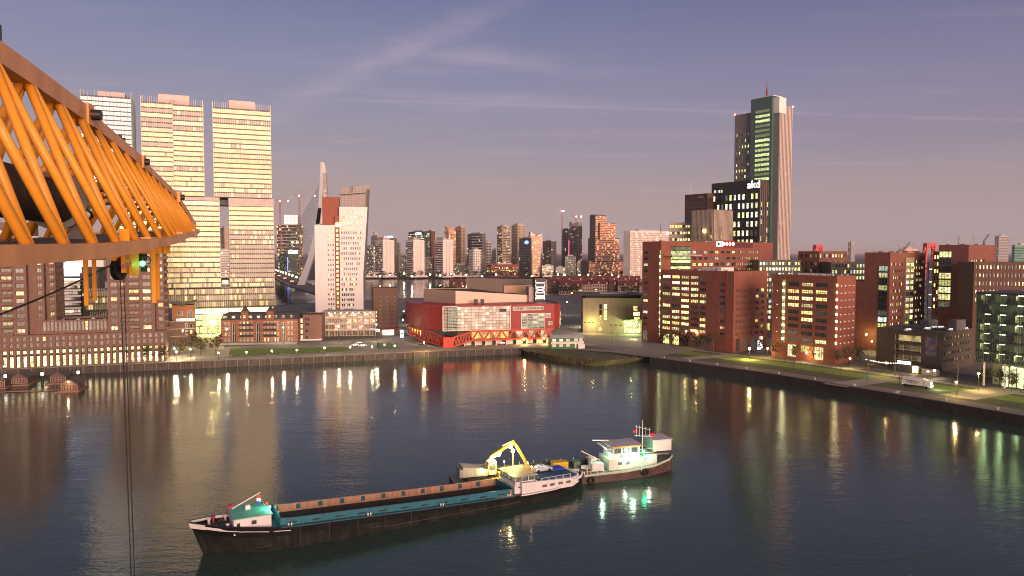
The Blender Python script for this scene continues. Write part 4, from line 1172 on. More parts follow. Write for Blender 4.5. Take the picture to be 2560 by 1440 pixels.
# ---- beige museum house with black roof, behind the cabin
A = G(1457, 832)
mh = Bld('beige_hall', 'beige stone hall with flat black overhanging roof and green lit entrance canopy', 'hall', A, rad(-3))
hm = (math.cos(rad(-3)), math.sin(rad(-3)))
wd = colt(1607, A, hm, 12); zt_ = hz(745, A[1]) - 3
ma = lambda px: colt(px, A, hm, 12)
mz = lambda r: hz(r, A[1]) - 3
rr = [(ma(1498), ma(1505), mz(r + 13), mz(r), .5) for r in (760, 774, 787)] + [(ma(1509), ma(1518), mz(r + 13), mz(r), .8) for r in (760, 774, 787)] + \
     [(ma(1496), ma(1506), mz(828), mz(817), .9), (ma(1583), ma(1594), mz(777), mz(764), .9), (ma(1583), ma(1600), mz(790), mz(779), .9), (ma(1585), ma(1600), mz(803), mz(792), .8)] + \
     [(ma(1460 + 10 * k), ma(1466 + 10 * k), mz(808), mz(805), .0) for k in range(3)] + [(ma(1524 + 12 * k), ma(1531 + 12 * k), mz(814), mz(811), .3) for k in range(3)]
rr = [tuple(round(v, 3) for v in q) for q in rr]
beige = pm('beige_stone', (.30, .255, .175), .85, var=.14, vs=.3, streak=.2)
mh.block(0, wd, 0, 24, 0, zt_, beige, roof_m, f=rr, reveal=.4, pal=(YEL, WARM))
mh.box('roof_slab', -2.5, wd + 3, -3, 22, zt_ + 1.6, zt_ + 2.3, black); mh.box('clerestory', 2, wd - 1, 2, 20, zt_ - .4, zt_ + 1.58, pm('clerestory_dark', (.06, .055, .05), .6))
mh.box('roof_light', ma(1500), ma(1570), 2, 7, zt_ + 2.32, zt_ + 3.0, pm('roof_light_grey', (.4, .38, .38), .4)); mh.box('roof_light', ma(1530), ma(1600), 10, 15, zt_ + 2.32, zt_ + 3.0, MATS['roof_light_grey'])
mh.part('entrance_canopy', MB().hexa([(ma(1552), -6, mz(800)), (ma(1601), -6, mz(798)), (ma(1601), -.1, mz(802)), (ma(1562), -.1, mz(802)), (ma(1552), -6, mz(797)), (ma(1601), -6, mz(795)), (ma(1601), -.1, mz(799)), (ma(1562), -.1, mz(799))]) or MB().box(ma(1555), ma(1601), -6, -.1, mz(801), mz(798)), pm('canopy_green_lit', (.12, .22, .05), .5))  # green light on the glass canopy put into its colour
for i in range(3): mh.part('canopy_lamp', MB().ball((ma(1560 + 14 * i), -5.5, mz(801)), .5), em('canopy_lamp_green', (.8, 1, .35), 8))
for i in range(6):
    o = put('entrance_pane', window_mesh(1.5, 6.2, 1, 2, FRAME, lob), mh.o, (ma(1564) + i * 1.6, -.06, .2), 0, (1., .95, .4, 1.7))
point_light(mh.o, (ma(1575), -8, 5), 4000, (.9, 1, .4), 1.); point_light(mh.o, (ma(1480), -4, 6), 2000, (1, .8, .3), .6)

# ================================================================== red brick office quarter
rbrick = pm('brick_red_office', (.235, .078, .054), .8, var=.2, vs=.35, streak=.10)
rbrick2 = pm('brick_red_office_b', (.215, .080, .058), .8, var=.2, vs=.35, streak=.10)
bbrick = pm('brick_brown_office', (.12, .06, .045), .82, var=.1, vs=.3)
striplamp = em('strip_lamp', (1, .92, .5), 7)
def frame(name, label, px, row, Y=None, cat='office block', ang=WA, mat=None):
    A = G(px, row) if Y is None else XY(px, Y)
    b = Bld(name, label, cat, A, ang); d = (math.cos(ang), math.sin(ang)); v = (-d[1], d[0])
    b.al = lambda p, z=25: colt(p, A, d, z)                        # along the front
    b.de = lambda p, a, z=25: colt(p, padd(A, d, a), v, z)          # depth from the front at a
    b.zr = lambda r, a, bb=0: hz(r, A[1] + d[1] * a + v[1] * bb) - 3
    return b
# ---- block A: tall slab end-on to the quay and a lower wing along it
A_ = frame('brick_office_slab', 'tallest red brick office slab with glass bay and lower wing beside the quay lawn', 1604, 852)
s1 = A_.al(1652); H1 = A_.zr(603, s1); D1 = A_.de(1932, s1, 50)
rows = [(A_.zr(r + 7, 1), A_.zr(r, 1)) for r in (628, 643, 658, 673, 688, 703, 718, 732, 747, 762, 776, 791, 806)]
fr_ = [tuple(round(v, 3) for v in (s1 * .06, s1 * .3, z0, z1)) for z0, z1 in rows] + [tuple(round(v, 3) for v in (s1 * .05, s1 * .3, .4, 6.2))]
wa0 = [A_.de(p, s1, 45) for p in (1683, 1695)]
rg = []
def zrr(r, px):      # height for a row on the slab's long face at a picture column
    dd = A_.de(px, s1, 45); return A_.zr(r, s1, dd)
for (r0, r1) in ((634, 627), (649, 642), (664, 656), (679, 671)):
    for i in range(9):
        px = 1718 + i * 14.0
        if px > 1832: break
        d0, d1 = A_.de(px, s1, 45), A_.de(px + 9, s1, 45)
        rg.append((round(d0, 3), round(d1, 3), round(A_.zr(634.5 if 0 else r0, s1, 60), 3), round(A_.zr(r1, s1, 60), 3), .42))
    for i in range(13):
        px = 1837 + i * 4.6
        d0, d1 = A_.de(px, s1, 45), A_.de(px + 2.6, s1, 45)
        rg.append((round(d0, 3), round(d1, 3), round(A_.zr(r0, s1, 60), 3), round(A_.zr(r1, s1, 60), 3), .75))
A_.block(0, s1, 0, D1, 0, H1, rbrick, roof_m, f=fr_, r=rg, reveal=.25, lit=.22, nx=2, pal=(YEL, GRN, WHT), lo=.6, hi=1.7)
for j in range(12):
    zz = A_.zr(836 - j * 17.5, s1)
    A_.part('strip_lamp', MB().box(s1 - .75, s1 - .3, -.35, -.02, zz, zz + .9), striplamp)
lit_strip = A_.box('strip_glass', s1 - .9, s1 - .15, -.06, -.01, A_.zr(842, s1), A_.zr(625, s1), glass('strip_glass_green', (.02, .03, .015), .1, .8)); lit_strip.color = (.8, 1, .25, .55)
# glass bay on the long face
g0, g1 = A_.de(1677, s1, 45), A_.de(1714, s1, 45)
for j, (r0, r1, l) in enumerate(((681, 672, .4), (671, 664, 1.2), (663, 657, .1), (656, 648, 1.5), (647, 640, 1.0), (637, 626, .7), (625, 616, .15))):
    o = A_.box('bay_floor', s1 + .05, s1 + 3.2, g0, g1, A_.zr(r0, s1, 25), A_.zr(r1, s1, 25) - .25, glass('bay_glass', (.02, .03, .02), .1, 1., cell=0, blotch=.8)); o.color = (.95, 1., .42, l)
    A_.box('bay_slab', s1 + .03, s1 + 3.4, g0 - .2, g1 + .2, A_.zr(r1, s1, 25) - .24, A_.zr(r1, s1, 25), dark)
A_.box('bay_canopy', s1 + .05, s1 + 6, g0 - 6, g1 + 6, A_.zr(638.5, s1, 25), A_.zr(637, s1, 25), steelw)
# sign panel and plant screen on the roof edge
sa, sb2 = A_.de(1787, s1, 50), A_.de(1835, s1, 50)
A_.box('sign_board', s1 + .02, s1 + .25, sa, sb2, H1 - 3.0, H1 + .9, pm('sign_red_panel', (.3, .012, .015), .5))
for i in range(4):
    y = sa + (sb2 - sa) * (.42 + .17 * i)
    b_ = MB(); n = 12
    b_.poly([(s1 + .3, y + 1.15 * math.cos(2 * math.pi * k / n), H1 - 1.0 + 1.15 * math.sin(2 * math.pi * k / n)) for k in range(n)])
    A_.part('sign_dot', b_, em('sign_white', (1, .95, .9), 1.0))
A_.box('sign_plate', s1 + .26, s1 + .34, sa + .6, sa + (sb2 - sa) * .38, H1 - 2.7, H1 + .4, em('sign_white', (1, .95, .9), 1.0))
for y0, y1 in ((.1, .22), (.28, .32)): A_.box('sign_mark', s1 + .345, s1 + .36, sa + (sb2 - sa) * y0, sa + (sb2 - sa) * y1, H1 - 1.9, H1 - .2, black)
A_.box('plant_screen', s1 + .02, s1 + .2, sb2 + .3, A_.de(1882, s1, 50), H1 - 3.0, H1 - .2, pm('screen_brown', (.1, .03, .03), .6))
# lower wing
w1 = A_.al(1836); HW = A_.zr(676, (s1 + w1) / 2)
d1 = A_.de(1918, w1, 25)
rr = []
for j in range(10):
    r0 = 828 - j * 14.4
    for i in range(5):
        p0 = 1658 + i * 23.2; a0, aa = A_.al(p0), A_.al(p0 + 19.2 if i < 4 else p0 + 15)
        rr.append((round(a0 - s1, 3), round(aa - s1, 3), round(A_.zr(r0 + (a0 - s1) * .62, s1), 3), round(A_.zr(r0 - 8.2 + (a0 - s1) * .62, s1), 3)))
# storeys are level: use one height per storey
ph = (HW - 7.8) / 10.4
rr = [(q[0], q[1], round(7.6 + (k // 5) * ph, 3), round(7.6 + (k // 5) * ph + ph * .56, 3), .66) for k, q in enumerate(rr)]
for j in range(9): rr.append((round(A_.al(1801) - s1, 3), round(A_.al(1815) - s1, 3), round(7.6 + j * ph, 3), round(7.6 + j * ph + ph * .5, 3), .35))
for i in range(5): rr.append((round(A_.al(1660 + i * 23.5) - s1, 3), round(A_.al(1676 + i * 23.5) - s1, 3), .3, 5.6, .3))
sr = []
for j in range(8):
    for i in range(7): sr.append((round(d1 * (.06 + .075 * i), 3), round(d1 * (.10 + .075 * i), 3), round(7.6 + j * ph + .2, 3), round(7.6 + j * ph + ph * .62, 3), .6))
    for i in range(2): sr.append((round(d1 * (.66 + .16 * i), 3), round(d1 * (.76 + .16 * i), 3), round(7.6 + j * ph, 3), round(7.6 + j * ph + ph * .55, 3), .4))
for i in range(4): sr.append((round(d1 * (.08 + .24 * i), 3), round(d1 * (.2 + .24 * i), 3), .2, 6.4, .25))
A_.block(s1 + .01, w1, -.6, d1, 0, HW, rbrick, roof_m, f=rr, r=sr, reveal=.3, nx=4, pal=(YEL, WARM, GRN, WHT), lo=.5, hi=2.0)
A_.box('roof_plant', s1 + 18, s1 + 30, 10, 20, HW - .7, HW + 1.4, steelw)
A_.part('chimney', MB().box(w1 - 5, w1 - 3.6, -.7, -.55, 0, HW + .4), pm('brick_pilaster', (.24, .055, .045), .8))
# ---- block B with lamp lines on its corners
B_ = frame('brick_office_cube', 'red brick office cube with lamp lines down both front corners beside tram stop', 1928, 891)
b1 = B_.al(2091); HB = B_.zr(688, b1 * .5); dB = B_.de(2138, b1, 25)
ph = (HB - 8.0) / 9.6
rr = []
for j in range(9):
    for i in range(3):
        x0 = b1 * (.255 + .215 * i); rr.append((round(x0, 3), round(x0 + b1 * .175, 3), round(8 + j * ph, 3), round(8 + j * ph + ph * .55, 3), .6 if j != 8 or i == 1 else 0))
for i in range(3): rr.append((round(b1 * (.26 + .21 * i), 3), round(b1 * (.40 + .21 * i), 3), 1.0 if i != 1 else 3.6, 6.6, 1.))
B_.block(0, b1, 0, dB, 0, HB, rbrick, roof_m, f=rr, reveal=.3, nx=5, ny=2, pal=(YEL, WARM), lo=.6, hi=2.)
for j in range(9):
    z0 = 8.3 + j * ph
    B_.part('strip_lamp', MB().box(b1 * .175, b1 * .205, -.32, -.02, z0, z0 + .9), striplamp)
    B_.part('wall_washer', MB().prism([(b1 - .1, -.35), (b1 + .3, -.35), (b1 + .3, .25), (b1 - .1, .25)], z0 + .3, z0 + 1.2), em('washer_lamp', (1, .85, .4), 8))
    for i in range(4):
        B_.part('wall_spot', MB().box(b1 + .01, b1 + .12, dB * (.22 + .22 * i), dB * (.22 + .22 * i) + .25, z0 + .2, z0 + .45), em('spot_lamp', (1, .8, .6), 2.2))
    if j % 2: B_.part('wall_spot', MB().box(b1 * .08, b1 * .08 + .25, -.1, -.01, z0 + .2, z0 + .45), MATS['spot_lamp'])
o = B_.box('strip_glass', b1 * .17, b1 * .215, -.05, -.008, 7.4, HB - 2.2, MATS['strip_glass_green']); o.color = (.8, 1, .25, .5)
for i in range(14): B_.part('roof_rail_unit', MB().box(b1 * (.35 + .04 * i), b1 * (.37 + .04 * i), 3, 3.6, HB - .6, HB + .8), steelw)
B_.part('roof_mast', MB().bar((b1 * .2, 4, HB - .6), (b1 * .17, 4, HB + 3.4), .15, .15).bar((b1 * .24, 4, HB - .6), (b1 * .23, 4, HB + 3.2), .15, .15), steelw)
# ---- glazed rear offices
def floors_block(name, label, pl, pr, rt, rb, Y, ang, nfl, nx, lit, wall, dep=18, wf=.82, hf=.62, pal=(GRN, YEL, COOL), right=None, lo=.7, hi=2.):
    b = frame(name, label, pl, 0, Y=Y, ang=ang)
    a1 = b.al(pr, hz((rt + rb) / 2, Y)); h = b.zr(rt, a1 / 2)
    z0 = max(0, b.zr(rb, a1 / 2))
    rr = grid(.4, a1 - .4, nx, wf, z0, h - .5, nfl, hf, lit=lambda i, j: lit)
    dd = dep; sr = None
    if right:
        dd = b.de(right[0], a1, 30); sr = grid(.6, dd - .6, right[1], wf, z0, h - .5, nfl, hf, lit=lambda i, j: right[2])
    b.block(0, a1, 0, dd, 0, h, wall, roof_m, f=rr, r=sr, reveal=.25, pal=pal, lo=lo, hi=hi)
    b.a1, b.h, b.dd = a1, h, dd
    return b
olive = pm('olive_spandrel', (.10, .085, .06), .6, var=.1)
floors_block('green_lit_offices', 'long low office with rows of green yellow lit windows behind the brick cube', 1894, 2002, 650, 800, 412, rad(-2), 11, 13, .72, olive)
floors_block('ribbon_office', 'flat roofed office with two bright ribbon window rows left of the stepped tower', 2074, 2164, 655, 790, 405, rad(-2), 9, 11, .75, olive, wf=.7)
# ---- pedestrian bridge between the wings
Pb = G(1850, 868); 
fbz = hz(827, Pb[1]); 
fbg = Bld('footbridge', 'glazed yellow green lit footbridge between the brick wing and the cube', 'footbridge', Pb, rad(-8), z=fbz)
h8 = (math.cos(rad(-8)), math.sin(rad(-8))); wl = colt(1926, Pb, h8, fbz)
fbg.box('deck', 0, wl, 0, 3, 0, .35, olive); fbg.box('roof', 0, wl, 0, 3, 4.0, 4.3, olive)
for i in range(10):
    fbg.part('bridge_post', MB().box(wl * i / 10, wl * i / 10 + .16, -.05, .12, .35, 4), olive)
    fbg.part('bridge_brace', MB().bar((wl * i / 10 + .1, -.02, .4 if i % 2 else 3.9), (wl * (i + 1) / 10, -.02, 3.9 if i % 2 else .4), .12, .12), olive)
o = fbg.box('bridge_glass', 0.1, wl - .1, 1.4, 1.5, .4, 3.9, glass('bridge_glass_y', (.05, .06, .02), .2, .6, blotch=.4)); o.color = (.95, .95, .3, .75)
for i in range(4): fbg.part('bridge_lamp', MB().ball((wl * (.2 + .2 * i), .4, 3.6), .35), em('bridge_lamp_w', (1, .95, .6), 6))
for x in (wl * .22, wl * .26): fbg.part('strut', MB().bar((x, 1.5, -fbz + 3), (wl * .28, 1.5, 0), .3, .3), steelw)
# ---- red office behind, with cranes of lift bridge over it
floors_block('paler_flank_office', 'red brick office with paler sunlit flank under red bridge tower behind the cube', 1992, 2046, 628, 760, 430, WA, 7, 4, .12, rbrick2, right=(2116, 9, .3), wf=.5, hf=.5)
# ---- stepped brick office with dark glass stair column
E_ = frame('stepped_brick_office', 'stepped red brick office with dark glass stair column in its face', 2112, 0, Y=362)
e1 = E_.al(2224, 35); eS = E_.al(2160, 35); HE = E_.zr(631, e1); HS = E_.zr(702, eS); dE = E_.de(2312, e1, 40)
E_.block(0, eS, 0, 20, 0, HS, rbrick2, roof_m, f=[(1, 2.4, 6 + 4 * j, 8.2 + 4 * j, .7) for j in range(5)], reveal=.25)
sr = grid(1, dE * .36, 6, .55, 8, HE - 4, 11, .5, lit=lambda i, j: .42) + grid(dE * .68, dE - 1, 6, .55, 8, HE - 3, 12, .5, lit=lambda i, j: .5)
E_.block(eS + .01, e1, 0, dE, 0, HE, rbrick2, roof_m, f=[], r=sr, reveal=.25, pal=(YEL, GRN, WHT))
gg = E_.al(2196, 35); gh = E_.al(2219, 35)
for j in range(13):
    z0 = 2 + j * (HE - 8) / 13
    o = put('stair_glass', window_mesh(gh - gg, (HE - 8) / 13 - .5, 3, 1, FRAME, OFFG), E_.o, ((gg + gh) / 2, -.05, z0), 0, rnd_color(.55, (GRN, COOL, YEL), .5, 1.4))
    E_.box('stair_spandrel', gg, gh, -.12, -.01, z0 - .48, z0 - .02, black)
yl = E_.box('lit_bay', e1 + .01, e1 + .6, dE * .40, dE * .64, 8, HE - 2.5, pm('bay_cream', (.35, .28, .18), .6))
for j in range(12):
    for i in range(2):
        put('bay_window', window_mesh(dE * .095, 1.9, 2, 1, FRAME, OFFG), E_.o, (e1 + .64, dE * (.46 + .12 * i), 9 + j * (HE - 13) / 12), rad(90), rnd_color(.75, (YEL, GRN, WHT), .8, 2))
# ---- steel stair tower
T_ = frame('steel_stair_tower', 'green lit steel lattice stair tower between two brick offices', 2307, 0, Y=372, cat='stair tower')
tw, th = 4.2, T_.zr(655, 0)
ts = pm('stair_green_steel', (.14, .2, .15), .5)
for x in (0, tw):
    for y in (0, 4.0): T_.part('post', MB().box(x - .15, x + .15, y - .15, y + .15, 0, th), ts)
nfl = 13
for j in range(nfl):
    z0, z1 = th * j / nfl, th * (j + 1) / nfl
    T_.part('landing', MB().box(0, tw, 0, 4, z1 - .2, z1), ts)
    T_.part('cross_brace', MB().bar((0, -.05, z0), (tw, -.05, z1 - .2), .16, .16).bar((tw, .1, z0), (0, .1, z1 - .2), .16, .16), ts)
    if j % 2: T_.part('landing_lamp', MB().box(1.4, 2.6, 1.8, 2.2, z1 - .45, z1 - .22), em('stair_lamp', (.7, 1, .6), 3))
# ---- far right brick tower
F_ = frame('brick_office_tower', 'large red brick office tower with dark window column behind the car park', 2322, 0, Y=352)
f1 = F_.al(2420, 40); HF = F_.zr(612, f1); dF = F_.de(2488, f1, 45); fS = F_.al(2345, 40)
F_.block(fS, f1, 0, dF, 0, HF, rbrick2, roof_m, r=grid(dF * .1, dF * .6, 6, .7, 8, HF - 6, 11, .5, lit=lambda i, j: .5), reveal=.25, pal=(YEL, GRN))
F_.block(0, fS - .01, 1.5, 20, 0, HF - 3, rbrick2, roof_m, f=grid(.5, fS - .4, 2, .8, 6, HF - 4, 12, .55, lit=lambda i, j: .5), reveal=.25, pal=(YEL, WARM, GRN))
gg, gh = F_.al(2347, 40), F_.al(2378, 40)
for j in range(8):
    z0 = HF * .42 + j * HF * .53 / 8
    put('stair_glass', window_mesh(gh - gg, HF * .53 / 8 - .5, 4, 1, FRAME, OFFG), F_.o, ((gg + gh) / 2, -.05, z0), 0, rnd_color(.5, (GRN, YEL), .5, 1.5))
floors_block('brick_office_low', 'dark brick office wing with scattered lit windows at far right above glass building', 2428, 2565, 655, 760, 322, rad(-12), 5, 14, .45, bbrick, wf=.5, hf=.5, pal=(YEL, GRN))
# ---- car park
P_ = frame('car_park', 'brown concrete multi storey car park with open decks and cars on its roof', 2190, 908, cat='car park')
p1 = P_.al(2356, 12); HP = P_.zr(823, p1 * .4); dP = P_.de(2434, p1, 12)
cpm = pm('carpark_concrete', (.095, .075, .06), .85, var=.15, vs=.3, streak=.25)
o0, o1 = P_.al(2238, 12), P_.al(2302, 12)
decks = [(round(o0, 3), round(o1, 3), round(2.2 + 4.1 * j, 3), round(4.9 + 4.1 * j, 3)) for j in range(3)]
mbp = MB(); P_.face(mbp, (0, 0), (1, 0), p1, 0, HP, decks, 3.0)
srp = grid(1, dP - 1, 11, .5, 2.2, HP - 1.0, 4, .42, lit=lambda i, j: .8 if j == 3 else .35)
P_.face(mbp, (p1, 0), (0, 1), dP, 0, HP, srp, .3); P_.face(mbp, (p1, dP), (-1, 0), p1, 0, HP, [], .3); P_.face(mbp, (0, dP), (0, -1), dP, 0, HP, [], .3)
P_.part('wall', mbp, cpm); P_.panes((p1, 0), (0, 1), srp, .3, pal=(WARM, YEL), lo=.3, hi=1.)
P_.box('roof_deck', .3, p1 - .3, .3, dP - .3, HP - 1.0, HP - .7, asph)
for j in range(3):
    o = P_.box('deck_back', o0, o1, 3.05, 3.2, 2.2 + 4.1 * j, 4.9 + 4.1 * j, glass('deck_dim', (.08, .07, .05), .6, .3, blotch=.2)); o.color = (1, .75, .3, .55 if j == 2 else .12)
    P_.box('deck_rail', o0, o1, -.04, .04, 2.9 + 4.1 * j, 3.05 + 4.1 * j, steelw)
    for i in range(4): P_.box('deck_post', o0 + (o1 - o0) * i / 3 - .08, o0 + (o1 - o0) * i / 3 + .08, -.05, .05, 2.2 + 4.1 * j, 4.9 + 4.1 * j, steelw)
bbx0, bbx1 = P_.al(2313, 10), P_.al(2342, 10)
def poster_mat():
    m = bpy.data.materials.new('poster_print'); m.use_nodes = True; N, L = m.node_tree.nodes, m.node_tree.links
    tc = N.new('ShaderNodeTexCoord'); n = N.new('ShaderNodeTexNoise'); n.inputs['Scale'].default_value = .55; n.inputs['Detail'].default_value = 3
    L.new(tc.outputs['Object'], n.inputs['Vector']); r = N.new('ShaderNodeValToRGB'); r.color_ramp.interpolation = 'CONSTANT'
    e = r.color_ramp.elements; e[0].color = (.02, .05, .16, 1); e[1].position = .62; e[1].color = (.06, .10, .18, 1)
    k = e.new(.45); k.color = (.05, .10, .25, 1); k = e.new(.52); k.color = (.30, .05, .05, 1); k = e.new(.57); k.color = (.25, .18, .16, 1)
    L.new(n.outputs['Fac'], r.inputs[0]); L.new(r.outputs[0], N['Principled BSDF'].inputs['Base Color']); return m
P_.box('billboard', bbx0, bbx1, -.15, -.02, P_.zr(888, bbx0), P_.zr(842, bbx0), poster_mat())
P_.box('lift_hut', p1 * .86, p1 * 1.0 - .4, dP * .45, dP * .75, HP - .69, HP + 4, pm('hut_grey', (.14, .13, .13), .7))
P_.box('lift_hut', p1 * .42, p1 * .55, dP * .5, dP * .8, HP - .69, HP + 3, MATS['hut_grey'])
# ---- glass office at the right edge
Q_ = frame('glass_office', 'lit glass office on slender columns at the right edge of the view', 2436, 962)
q1 = Q_.al(2640, 20); HQ = Q_.zr(735, 4); zq0 = 8.6
dq = 26
Q_.box('core', 3, q1, 7.5, dq - 1, 0, HQ - 1, pm('office_core', (.35, .36, .28), .7))
nfl, ncol = 7, 9
ph = (HQ - zq0) / nfl
gq = bpy.data.materials.new('curtain_glass'); gq.use_nodes = True
gN, gL = gq.node_tree.nodes, gq.node_tree.links; gN.clear()
g_o = gN.new('ShaderNodeOutputMaterial'); g_m = gN.new('ShaderNodeMixShader'); g_t = gN.new('ShaderNodeBsdfTransparent'); g_g = gN.new('ShaderNodeBsdfGlossy'); g_l = gN.new('ShaderNodeLayerWeight')
g_t.inputs[0].default_value = (.55, .78, .62, 1); g_g.inputs['Roughness'].default_value = .05; g_g.inputs[0].default_value = (.8, .95, .9, 1); g_l.inputs[0].default_value = .35
gL.new(g_l.outputs['Fresnel'], g_m.inputs[0]); gL.new(g_t.outputs[0], g_m.inputs[1]); gL.new(g_g.outputs[0], g_m.inputs[2]); gL.new(g_m.outputs[0], g_o.inputs[0])
gcol = (q1) / ncol
for j in range(nfl):
    for i in range(ncol):
        l = R.choice((.12, .35, .7, .25)) if j != 2 else .04
        if j in (5, 6): l *= .45
        put('curtain_pane', window_mesh(gcol - .04, ph - .1, 4, 2, FRAME, gq, .09), Q_.o, ((i + .5) * gcol, 0, zq0 + j * ph + .05), 0, (.86, 1., .5, l))
        if i < 6 and R.random() < .6: Q_.part('partition', MB().box((i + .3) * gcol, (i + .3) * gcol + .12, 1.2, 7.4, zq0 + j * ph + .02, zq0 + j * ph + ph - .6), pm('partition_wall', (.45, .42, .32), .7))
        if i < 6: Q_.part('furniture', MB().box((i + .15) * gcol, (i + .6) * gcol, 1.0, 2.2, zq0 + j * ph + .02, zq0 + j * ph + R.choice((.8, 1.3))), pm('desk_%d' % ((i + j) % 3), ((.25, .18, .1), (.12, .14, .12), (.4, .36, .28))[(i + j) % 3], .7))
    for i in range(5):
        put('curtain_pane', window_mesh(dq / 5 - .04, ph - .1, 2, 1, FRAME, gq), Q_.o, (0, dq - (i + .5) * dq / 5, zq0 + j * ph + .05), rad(-90), (.86, 1., .5, R.choice((.2, .6, .9))))
    Q_.box('floor_plate', .12, q1, .15, dq, zq0 + j * ph - .18, zq0 + j * ph, dark)
    for i in range(6): 
        if R.random() < .75: Q_.part('ceiling_lamp', MB().box(2 + i * 5, 3.4 + i * 5, 1.3, 2.6, zq0 + j * ph + ph - .5, zq0 + j * ph + ph - .3), em('ceiling_lamp_w', (1, .95, .55), 6)); point_light(Q_.o, (2.7 + i * 5, 2.2, zq0 + j * ph + ph - .8), 60 if j in (0, 1, 3) else 26, (.95, 1, .55), .2)
Q_.box('roof', -.3, q1, -.3, dq, HQ, HQ + .5, dark)
for i in range(6): Q_.part('column', MB().tube((2.5 + i * 6.5, 1.2, 0), (2.5 + i * 6.5, 1.2, zq0 - .2), .35), steelw)
for i in range(9): put('entrance_pane', window_mesh(2.2, 7.4, 1, 2, FRAME, lob), Q_.o, (8.5 + i * 2.3, 3.1, .2), 0, (.9, 1., .5, R.choice((.6, 1.1, 1.4))))
# ================================================================== the city beyond
def city_glass_mat(name, tint, rough=.12, cx_=3.0, cz_=3.2, boost=1.6, spec=.8):
    m = bpy.data.materials.new(name); m.use_nodes = True
    nt = m.node_tree; N, L = nt.nodes, nt.links; b = N['Principled BSDF']
    b.inputs['Base Color'].default_value = (*tint, 1); b.inputs['Roughness'].default_value = rough; b.inputs['Specular IOR Level'].default_value = spec
    tc = N.new('ShaderNodeTexCoord'); oi = N.new('ShaderNodeObjectInfo')
    dv = N.new('ShaderNodeVectorMath'); dv.operation = 'DIVIDE'; dv.inputs[1].default_value = (cx_, cx_, cz_)
    L.new(tc.outputs['Object'], dv.inputs[0])
    fl = N.new('ShaderNodeVectorMath'); fl.operation = 'FLOOR'; L.new(dv.outputs[0], fl.inputs[0])
    rv = N.new('ShaderNodeMath'); rv.operation = 'MULTIPLY'; rv.inputs[1].default_value = 91.7; L.new(oi.outputs['Random'], rv.inputs[0])
    ad = N.new('ShaderNodeVectorMath'); ad.operation = 'ADD'; L.new(fl.outputs[0], ad.inputs[0]); L.new(rv.outputs[0], ad.inputs[1])
    wn = N.new('ShaderNodeTexWhiteNoise'); L.new(ad.outputs[0], wn.inputs['Vector'])
    lt = N.new('ShaderNodeMath'); lt.operation = 'LESS_THAN'; al = N.new('ShaderNodeMath'); al.operation = 'MULTIPLY'; al.inputs[1].default_value = .6; L.new(oi.outputs['Alpha'], al.inputs[0]); L.new(wn.outputs['Value'], lt.inputs[0]); L.new(al.outputs[0], lt.inputs[1])
    sx = N.new('ShaderNodeSeparateColor'); L.new(wn.outputs['Color'], sx.inputs[0])
    mm = N.new('ShaderNodeMath'); mm.operation = 'MULTIPLY'; L.new(lt.outputs[0], mm.inputs[0]); L.new(sx.outputs[1], mm.inputs[1])
    m2 = N.new('ShaderNodeMath'); m2.operation = 'MULTIPLY'; L.new(mm.outputs[0], m2.inputs[0]); m2.inputs[1].default_value = boost * .8
    L.new(oi.outputs['Color'], b.inputs['Emission Color']); L.new(m2.outputs[0], b.inputs['Emission Strength'])
    m.cycles.emission_sampling = 'NONE'
    return m
cg = city_glass_mat('city_glass', (.035, .035, .035)); cgb = city_glass_mat('city_glass_blue', (.03, .05, .06)); cgp = city_glass_mat('city_glass_peach', (.25, .17, .12), .3)
c_white = pm('flats_white', (.74, .64, .60), .7, var=.06, vs=.05); c_grey = pm('flats_grey', (.42, .38, .37), .75, var=.08, vs=.05)
c_brown = pm('flats_brown', (.40, .28, .20), .8, var=.1, vs=.05); c_dark = pm('flats_dark', (.11, .10, .10), .6, var=.12, vs=.05)
c_green = pm('flats_green', (.03, .05, .045), .4, var=.1, vs=.05); c_peach = pm('flats_peach', (.72, .40, .26), .7, var=.08, vs=.05)
c_red = pm('flats_red', (.20, .06, .045), .75, var=.1, vs=.05); c_beige = pm('flats_beige', (.46, .37, .28), .7, var=.08, vs=.05)
def wins(mb, p, d, wd, z0, z1, fh, style, out=.2, pitch=3.2, frac=.5):
    n = (d[1] * out, -d[0] * out)
    def P(x, z): return (p[0] + d[0] * x + n[0], p[1] + d[1] * x + n[1], z)
    k = max(1, int((z1 - z0) / fh))
    for j in range(k):
        a = z0 + j * fh + fh * .3; c = a + fh * .5
        if style == 'band': mb.quad(P(.6, a), P(wd - .6, a), P(wd - .6, c), P(.6, c))
        elif style == 'grid':
            m_ = max(1, int(wd / pitch)); w = wd / m_
            for i in range(m_): mb.quad(P((i + .5 - frac / 2) * w, a), P((i + .5 + frac / 2) * w, a), P((i + .5 + frac / 2) * w, c), P((i + .5 - frac / 2) * w, c))
        elif style == 'edges':
            for x in (wd * .3, wd * .62): mb.quad(P(x, a + .4), P(x + 1.1, a + .4), P(x + 1.1, c), P(x, c))
